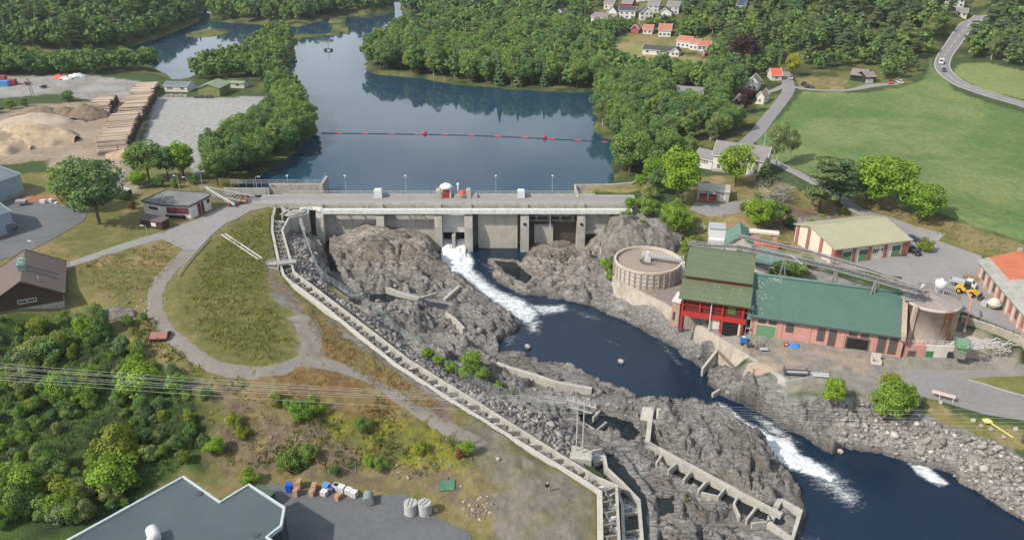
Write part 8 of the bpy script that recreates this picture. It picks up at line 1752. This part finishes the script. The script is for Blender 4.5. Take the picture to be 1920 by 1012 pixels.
def container(label, A, B, z, m, L=6, D=2.5, h=2.6):
    loc, rz, W = frame(A, B, z); t = thing('shipping_container', label, 'container', loc, rz); b = MB(); b.box(0, W, 0, D, 0, h); b.build('body', m, t); b = MB(); b.box(W, W + .04, .1, D - .1, .1, h - .1); b.build('door', m, t)
    b = MB()
    for k in range(int(W / .6)): b.box(.2 + k * .6, .45 + k * .6, -.05, 0, .15, h - .15)
    b.build('ribs', m, t)
container('bright blue shipping container cut by the left edge of the gravel yard', (-30,163), (15,163), 0, mat('blue_container', (.06,.24,.48), .6, .1, 1)); container('red shipping container just right of the blue container', (12,160), (28,160), 0, mat('red_container', (.38,.04,.05), .6, .1, 1)); container('dull red container behind the blue container', (-20,153), (10,153), 0, mat('dull_red_container', (.3,.09,.09), .6, .1, 1))
trailer('flat grey trailer right of the red container', (47,158), (36,158), 0, STEEL); trailer('long low rusty trailer in front of the twin poles', (60,158), (43,161), 0, RUST, False); trailer('dark machine trailer beside the gravel road bushes', (88,164), (76,167), 0, DSTEEL, False)
for px, c, lb, nm in (((111,146), (.55,.12,.06), 'orange-red tarp heap at the far edge of the gravel yard', 'orange_tarp'), ((141,144), (.6,.6,.6), 'large white tarp heap by the row of trees', 'white_tarp'), ((150,144), (.42,.5,.48), 'pale green tarp heap next to the white one', 'green_tarp'), ((124,149), (.5,.5,.5), 'grey-white heap of parts before the white tarp', 'grey_tarp_heap')):
    o = heap(lb, px, 3.2, 2.4, 1.8, mat(nm, c, .7, .15, .8), int(px[0]), 'tarp_heap')
for k in range(3):
    px = [(1130, 0), (61, 186), (66, 186)][k]
    if k == 0: continue
    o = G(*px); b = MB(); b.tube((0, 0, -.3), (-.3 if k == 1 else -.9, 0, 9.5), .16, 7, .12); t = b.build('pole', mat('grey_pole', (.17,.155,.14), .9, .15, 2)); t.location = o; tag(t, 'left one of two leaning timber poles by the gravel road' if k == 1 else 'right one of two leaning timber poles by the gravel road', 'pole')
for px, lb, n in (((330,182), 'low stack of grey concrete blocks in front of the white site office', 5), ((385,184), 'dark stack of steel sections in front of the olive shed', 4)):
    t = thing('block_stack', lb, 'stack', tuple(G(*px)))
    for k in range(n): b = MB(); b.box(-5 + k * 2.1, -3.2 + k * 2.1, -.6, .7, 0, .9 + .3 * (k % 2)); b.build('block', CONC if n == 5 else DSTEEL, t)

# ============================================================ goods on the loading yard
PAL = mat('pallet_wood', (.45,.28,.17), .85, .15, 2)
def pallets(label, px, n, z=-12.9, rz=.1, sk=0):
    t = thing('pallet_stack', label, 'pallet stack', tuple(P(*px, z)), rz)
    for k in range(n):
        b = MB(); z0 = k * .16; dx = random.uniform(-.05, .05) + k * sk; dy = random.uniform(-.05, .05)
        for i in range(5): b.box(-.4 + dx + i * .175, -.28 + dx + i * .175, -.6 + dy, .6 + dy, z0 + .1, z0 + .13)
        for i in range(3): b.box(-.4 + dx, .42 + dx, -.6 + dy + i * .55, -.5 + dy + i * .55, z0, z0 + .1)
        b.build('pallet', PAL, t)
pallets('tall stack of wooden pallets right of the blue bin, back row', (562,914), 11, rz=-.15); pallets('stack of wooden pallets right of the blue bin, front row', (556,927), 9, rz=-.2); pallets('second stack of wooden pallets between the blue bin stacks and the white containers, back row', (590,917), 8, rz=-.1); pallets('lower front stack of the second pair of wooden pallet stacks', (586,927), 7, rz=-.25); pallets('pale pinkish pallet stack in front of the white containers', (635,934), 6, rz=-.5)
t = thing('bin', 'bright blue plastic bin at the left end of the pallet stacks', 'bin', tuple(P(543, 920, -12.9))); BLP = mat('blue_plastic', (.01,.08,.55), .4, .08, 2); b = MB(); b.prism([(-.5, -.5), (.5, -.5), (.5, .5), (-.5, .5)], 0, 1.5); b.build('body', BLP, t); b = MB(); b.box(-.56, .56, -.56, .56, 1.5, 1.62); b.build('lid', BLP, t); b = MB(); b.tube((-.5, -.45, .1), (.5, -.45, .1), .1, 8); b.build('wheels', TYRE, t)
TANKW = mat('white_plastic', (.6,.61,.62), .35, .08, 2)
def ibc(label, px, m=None, open_=False, h=1.15, z=-12.9, rz=-.4):
    t = thing('container_tank', label, 'container', tuple(P(*px, z)), rz); b = MB(); b.box(-.55, .55, -.5, .5, .14, h); b.build('tank', m or TANKW, t); b = MB()
    for x in (-.58, 0, .58):
        for y in (-.53, .53): b.beam((x, y, .1), (x, y + .001, h + .02), .04, .04)
    for zz in (.4, .75, h): 
        for y in (-.53, .53): b.beam((-.58, y, zz), (.58, y, zz), .04, .04)
        for x in (-.58, .58): b.beam((x, -.53, zz), (x, .53, zz), .04, .04)
    b.build('cage', STEEL, t); b = MB(); b.box(-.58, .58, -.55, .55, 0, .12); b.build('pallet', PAL, t); b = MB()
    if open_: b.box(-.45, .45, -.4, .4, h, h + .01); b.build('opening', BLACKIN, t)
    else: b.tube((0, 0, h), (0, 0, h + .06), .1, 10); b.build('cap', DSTEEL, t)
ibc('white caged container with a dark open top', (631,917), open_=True); ibc('white caged container right of the open-topped one', (641,920)); ibc('white caged container third from the right end', (654,925)); ibc('white caged container at the right end of the row', (664,930))
ibc('white wrapped container at the front left of the row', (608,927), h=.9); ibc('light blue wrapped load behind the white wrapped container', (612,916), mat('light_blue_wrap', (.05,.28,.55), .4, .1, 2)); ibc('small dark blue container between the wrapped loads', (620,919), mat('dark_blue_plastic', (.03,.04,.3), .4, .1, 2), h=.9)
t = thing('cable_drum', 'grey wrapped drum-like roll standing alone on the dark asphalt', 'drum', tuple(P(692, 941, -12.9)), .3); b = MB(); b.tube((-.3, -1.1, .95), (.1, 1.1, .95), .9, 20); b.build('drum', mat('grey_wrap', (.2,.215,.215), .45, .35, 3), t); b = MB(); b.box(-.9, .9, -1, 1, 0, .12); b.build('pallet', PAL, t)
def ring_tank(label, px, rz):
    t = thing('ribbed_tank', label, 'tank', tuple(P(*px, -12.9)), rz); b = MB(); prof = [(0, 2.35), (1.12, 2.35), (1.18, 2.3)]
    for k in range(6): z = 2.2 - k * .36; prof += [(1.18, z), (1.05, z - .06), (1.05, z - .16), (1.2, z - .22)]
    prof += [(1.18, .08), (0, .08)]; b.lathe(prof, 28); b.build('shell', mat('ribbed_grey_plastic', (.36,.36,.35), .5, .12, 2), t); b = MB()
    for x in (-.3, .3): b.box(x - .06, x + .06, -1.05, 1.05, 2.35, 2.4)
    b.build('strap', DSTEEL, t); b = MB(); b.box(-1.25, 1.25, -.6, -.4, 0, .1); b.box(-1.25, 1.25, .4, .6, 0, .1); b.build('skid', PAL, t)
ring_tank('left one of two ribbed round grey tanks on the loading yard', (771,961), -.1); ring_tank('right one of two ribbed round grey tanks on the loading yard', (797,961), -.6)
for px, w, lb in (((816,957), .5, 'pale stone block beside the right ribbed tank'), ((934,861), .45, 'pale boulder on the gravel slope near the vivid shrub')):
    b = MB(); vs, fs = RP[1]; b.add([tuple(v * w) for v in vs], [tuple(f) for f in fs]); o = b.build('boulder', MATS['pale_boulder']); o.location = G(*px) + Vector((0, 0, .15)); tag(o, lb, 'boulder')
t = thing('green_tarp', 'green tarpaulin spread over rubble above the ribbed tanks', 'tarpaulin', tuple(G(838, 912))); b = MB(); vs = []
for i in range(6):
    for j in range(6): x, y = (i / 5 - .5) * 2.8, (j / 5 - .5) * 2.0; vs.append((x, y, .3 + hgt(t.location.x + x, t.location.y + y) - t.location.z + random.uniform(-.08, .12)))
b.add(vs, [(i * 6 + j, i * 6 + j + 6, i * 6 + j + 7, i * 6 + j + 1) for i in range(5) for j in range(5)]); b.build('sheet', mat('green_tarpaulin', (.05,.15,.08), .6, .15, 2), t, True)
t = thing('notice_post', 'small black board on two thin pale posts in the gravel', 'sign', tuple(G(1026, 921))); b = MB(); b.box(-.35, .35, -.04, .04, 1.0, 1.75); b.build('board', BLACKIN, t); b = MB(); b.tube((0, -.06, 1.85), (0, .04, 1.85), .16, 12); b.build('disc', WSTEEL, t)
for x in (-.28, .28): b = MB(); b.beam((x, 0, -.2), (x, .001, 1.0), .07, .07); b.build('post', CREAM, t)
t, W = gable_house('red_roof_hut', 'low little hut in the bushes with a faded red tile roof', 'shed', (281,641), (313,640), G(297, 640)[2], 2.6, 1.0, .7, BROWNW, mat('faded_red_tiles', (.27,.13,.11), .8, .1, 1, stripes=(0, .4, .75)), BROWNW, .2, 'x', doors=[('front', .5, .7, .9, BROWNW)])
# ============================================================ bits in front of the pink hall
t = thing('waste_machine', 'blue bin-like machine with a grey drum beside the red gateway', 'machine', tuple(G(1393, 645))); b = MB(); b.box(-.7, .7, -.5, .5, .5, 1.9); b.build('hopper', mat('blue_machine', (.03,.18,.5), .5, .1, 2), t); b = MB(); b.box(-.6, .6, -.4, .4, 0, .5); b.build('base', DSTEEL, t); b = MB(); b.box(-.3, .4, -.3, .3, 1.9, 2.0); b.build('lid', WSTEEL, t)
t = thing('scrap_rack', 'grey tangle of machine parts and a rack in front of the green sliding door', 'scrap', tuple(G(1414, 650))); b = MB(); b.box(-1.7, -.4, -.5, .5, .1, .8); b.build('crate', DSTEEL, t); b = MB()
for k in range(26): p0 = Vector((rg.uniform(.1, 2.4), rg.uniform(-.8, .8), rg.uniform(.1, 1.2))); b.beam(p0, p0 + Vector((rg.uniform(-.8, .8), rg.uniform(-.8, .8), rg.uniform(-.3, .6))), .15, .15)
b.build('parts', mat('grey_scrap', (.15,.16,.14), .8, .3, 2), t); b = MB(); b.box(.8, 2.6, -2.2, -1.0, .4, .5); b.build('table', STEEL, t)
t = thing('hose_reel', 'red and white patterned reel leaning at the pink wall', 'reel', tuple(G(1474, 649))); b = MB(); b.tube((0, -.1, .55), (0, .15, .55), .52, 16); b.build('reel', REDP, t); b = MB(); b.tube((0, -.14, .55), (0, -.1, .55), .26, 12); b.build('hub', WSTEEL, t); b = MB(); b.box(-.4, .4, -.2, .3, 0, .08); b.build('stand', BLACKIN, t)
o = heap('bright blue tarpaulin bundle on the ground by the pink wall', (1488,649), 1.5, .8, .7, mat('blue_tarpaulin', (.03,.2,.55), .5, .1, 2), 31, 'blue_tarpaulin')
t = thing('open_crate', 'cream wooden open crate standing before the dark hall doorway', 'crate', tuple(G(1642, 680)), -.2); b = MB(); b.box(-1.0, 1.0, -.9, -.8, 0, .8); b.box(-1.0, -.9, -.8, .8, 0, 1.2); b.box(.9, 1.0, -.8, .8, 0, .8); b.box(-1.0, 1.0, .8, .9, 0, 2.0); b.build('side', CREAM, t); b = MB(); b.box(-.9, .9, -.8, .8, 0, .1); b.build('bottom', PAL, t)
t = thing('steel_rack', 'low rack of dark rollers and grey steel at the corner of the sandy yard', 'rack', tuple(G(1492, 702)), -.1)
for k in range(3): b = MB(); b.tube((-2.6 + k * .3, -.6 + k * .7, .5), (2.6, -.6 + k * .7, .55), .26, 8); b.build('roller', DSTEEL if k != 1 else STEEL, t)
for x in (-2.3, 2.5): b = MB(); b.box(x - .12, x + .12, -.9, 1.2, 0, 1.0); b.build('stand', DSTEEL, t)
t = thing('steel_rack', 'pale steel sections lying on the wall corner right of the dark rollers', 'rack', tuple(G(1530, 704)), -.15)
for k in range(4): b = MB(); b.beam((-3, -.6 + k * .4, .3), (2.6, -.5 + k * .4, .35), .2, .2); b.build('section', STEEL if k % 2 else WSTEEL, t)
t = thing('storage_tank', 'rounded cream tank lying on supports at the brick workshop wall', 'tank', tuple(P(1862, 578, -3.1)), -.9); b = MB(); b.lathe([(0, 2.7), (.6, 2.6), (1.2, 2.1), (1.45, 1.4), (1.2, .7), (.6, .25), (0, .15)], 22); b.build('vessel', mat('cream_tank', (.5,.47,.4), .6, .1, 1), t, True); b = MB(); b.lathe([(1.42, 1.3), (1.56, 1.3), (1.56, 1.5), (1.42, 1.5)], 22); b.build('flange', CREAM, t); b = MB(); b.box(-2.6, -1.3, -.6, .6, 0, 1.1); b.build('pump', STEEL, t)
t = thing('timber_pile', 'brown pile of old timber beside the brick workshop end', 'timber pile', tuple(P(1824, 523, -3.1)), -.5)
for k in range(9): b = MB(); b.beam((-2.2, -.8 + (k % 4) * .5, .2 + (k // 4) * .3), (2.2, -.9 + (k % 4) * .5, .25 + (k // 4) * .3), .4, .25); b.build('beam', mat('brown_timber', (.26,.16,.1), .85, .2, 1), t)
t = thing('loading_ramp', 'pale pink table-like ramp on thin legs at the roadside above the stone bank', 'ramp', tuple(G(1767, 748)), -.55); b = MB(); b.box(-2.2, 2.2, -.6, .6, 1.15, 1.3); b.build('top', mat('pale_pink_board', (.52,.42,.37), .8, .1, 1), t)
for x, y in ((-.6, -.5), (-.3, .5), (1.9, -.5), (2.0, .5)): b = MB(); b.beam((x, y, -.5), (x, y + .001, 1.15), .12, .12); b.build('leg', CREAM, t)
t = thing('fallen_sign', 'pale yellow pole with a wide flat end lying in the roadside grass', 'pole', tuple(G(1852, 793))); a_ = t.location.copy(); q_ = Vector(G(1899, 822)) - a_ + Vector((0, 0, .3)); YL = mat('pale_yellow', (.62,.58,.2), .6, .1, 2); b = MB(); b.beam((0, 0, .45), q_, .22, .18); b.build('pole', YL, t); b = MB(); b.prism([(-.9, -.5), (.6, -.6), (.8, .2), (.3, .9), (-.9, .7)], .35, .55); b.build('plate', YL, t)
t = thing('dark_post', 'thick dark post leaning at the right edge of the stone bank', 'post', tuple(G(1919, 828))); b = MB(); b.tube((0, 0, -.5), (.3, 0, 2.6), .5, 12); b.build('post', DSTEEL, t); b = MB(); b.tube((.3, 0, 2.6), (.31, 0, 2.75), .56, 12); b.build('cap', DSTEEL, t)
for px in ((1764,755),(1825,789),(1840,800),(1858,806),(1882,821),(1905,806)):
    b = MB(); vs, fs = RP[px[0] % 6]; b.add([tuple(v * .55) for v in vs], [tuple(f) for f in fs]); o = b.build('boulder', MATS['pale_boulder']); o.location = G(*px) + Vector((0, 0, .2)); tag(o, 'pale boulder lined up along the grassy roadside above the bank', 'boulder', 'boulders along the roadside')
k = [G(*q) for q in [(1814,712),(1850,722),(1895,736),(1940,748)]]; b = MB(); b.wall([Vector(q) - k[0] + Vector((0, 0, .22)) for q in k], .3, .6, 0); o = b.build('kerb', CONCL); o.location = k[0]; tag(o, 'pale concrete kerb around the grass island by the right road', 'kerb')
# ============================================================ lamp posts
def lamp(px, h, label, lean=(1, 0), z=None):
    p = G(*px) if z is None else P(*px, z); t = thing('street_lamp', label, 'street lamp', tuple(p)); b = MB(); b.tube((0, 0, -.3), (0, 0, h), .1, 7, .06); b.build('pole', STEEL, t)
    b = MB(); b.beam((0, 0, h), (lean[0] * .9, lean[1] * .9, h + .15), .07, .07); b.build('arm', STEEL, t); b = MB(); b.beam((lean[0] * .6, lean[1] * .6, h + .12), (lean[0] * 1.4, lean[1] * 1.4, h + .18), .34, .16); b.build('lamp_head', WSTEEL, t)
lamp((283,471), 7, 'lamp post on the lawn between the white control house and the track', (-1, 0)); lamp((70,480), 4.0, 'lamp post just behind the ridge of the brown house', (-1, 0)); lamp((338,362), 5.5, 'lamp post behind the left part of the control house', (-1, 0)); lamp((355,362), 5, 'thin lamp post behind the middle of the control house', (-1, 0)); lamp((381,356), 6, 'lamp post at the left end of the sloping bar rack')
lamp((483,362), 5.2, 'lamp post beside the low lakeside wall left of the dam', z=.1)
for px, lb in ((543, 'lamp post behind the stained lakeside wall'), (650, 'lamp post at the left end of the dam deck'), (762, 'lamp post on the dam left of the gatehouse'), (930, 'lamp post on the dam right of the red hoist cover'), (1035, 'lamp post on the dam near the gravel platform')):
    p = PY(px, 368, 232.2); t = thing('street_lamp', lb, 'street lamp', (p.x, 232.2, .1)); b = MB(); b.tube((0, 0, 0), (0, 0, 6.2), .09, 6, .06); b.build('pole', STEEL, t); b = MB(); b.box(-.28, .28, -.5, .25, 6.15, 6.35); b.build('lamp_head', WSTEEL, t)
# ============================================================ twin power pole and cables
pb = P(1086, 852, -12.6); t = thing('power_pole', 'pair of tall pale steel poles with crossarms on a concrete pad beside the fish ladder', 'power pole', tuple(pb)); b = MB(); b.prism([(-2.0, -1.9), (2.1, -2.4), (2.4, .6), (-1.2, 2.2)], -2.5, .6); b.build('pad', CONCL, t)
for x, y in ((-.55, .5), (.55, -.2)): b = MB(); b.tube((x, y, .5), (x, y, 12.2), .15, 10, .11); b.build('pole', mat('pale_pole', (.42,.41,.38), .7, .12, 1), t)
b = MB(); b.beam((-2.6, 1.4, 11.6), (2.6, -1.3, 11.6), .2, .25); b.beam((-1.9, 1.0, 10.2), (1.9, -.9, 10.2), .18, .22); b.beam((-2.4, 1.3, 11.6), (-.55, .5, 9.2), .1, .12); b.build('crossarm', STEEL, t)
for k in range(6): 
    q = -2.4 + k * .96; b = MB(); b.lathe([(0, 0), (.1, .05), (.06, .15), (.12, .22), (.06, .32), (.1, .4), (0, .5)], 8, c=(q, 1.3 - (q + 2.4) * .5)); o = b.build('insulator', WSTEEL, t); o.location = (0, 0, 11.72)
WIRE = mat('cable', (.5,.5,.48), .4, .05, 1, metal=.2)
top = pb + Vector((0, 0, 11.9))
for k in range(7):
    yl = [667, 673, 676, 684, 688, 694, 698][k]; a = P(-60, yl - 4, 14.0); e = top + Vector((-2.4 + .8 * k, 1.3 - .4 * k, .35 if k < 6 else -1.7)); dd = e - a; pr = a - dd * .35
    b = MB(); prev = None
    for i in range(29):
        u = i / 28; q = pr.lerp(e, u); q.z -= 3.2 * 4 * u * (1 - u) * .55
        if prev is not None: b.tube(prev - a, q - a, .026, 4, cap=False)
        prev = q
    o = b.build('power_cable', WIRE); o.location = a; tag(o, 'thin pale overhead power cable crossing the lower left slope to the twin poles', 'cable', 'overhead power cables')
    f = P(1980, [762, 772, 782, 790, 798, 806, 820][k], 6.0); b = MB(); prev = None
    for i in range(21):
        u = i / 20; q = e.lerp(f, u); q.z -= 1.6 * 4 * u * (1 - u)
        if prev is not None: b.tube(prev - e, q - e, .013, 4, cap=False)
        prev = q
    o = b.build('power_cable', WIRE); o.location = e; tag(o, 'fainter overhead power cable crossing the river to the right of the twin poles', 'cable', 'overhead power cables over the river')
t = thing('power_pole', 'distant timber H-frame power pole in the hillside wood right of the village', 'power pole', tuple(G(1366, 84)))
for x in (-1, 1): b = MB(); b.tube((x, 0, -.5), (x, 0, 13), .18, 6); b.build('pole', BARKW, t)
b = MB(); b.beam((-2.6, 0, 12.5), (2.6, 0, 12.5), .25, .25); b.build('crossarm', BARKW, t)
# ============================================================ air
s = bpy.data.materials.new('haze'); s.use_nodes = True; nt = s.node_tree; nt.nodes.remove(nt.nodes['Principled BSDF']); v = nt.nodes.new('ShaderNodeVolumePrincipled'); v.inputs['Color'].default_value = (.86, .93, 1, 1); v.inputs['Density'].default_value = .00008; v.inputs['Anisotropy'].default_value = .2
nt.links.new(v.outputs[0], [n for n in nt.nodes if n.type == 'OUTPUT_MATERIAL'][0].inputs['Volume'])
zt = float(H.max()) + 30; b = MB(); b.box(-30000, 30000, -30000, 30000, float(H.min()) - 1, max(zt, CZ + 12)); o = b.build('haze', s); tag(o, kind='stuff')
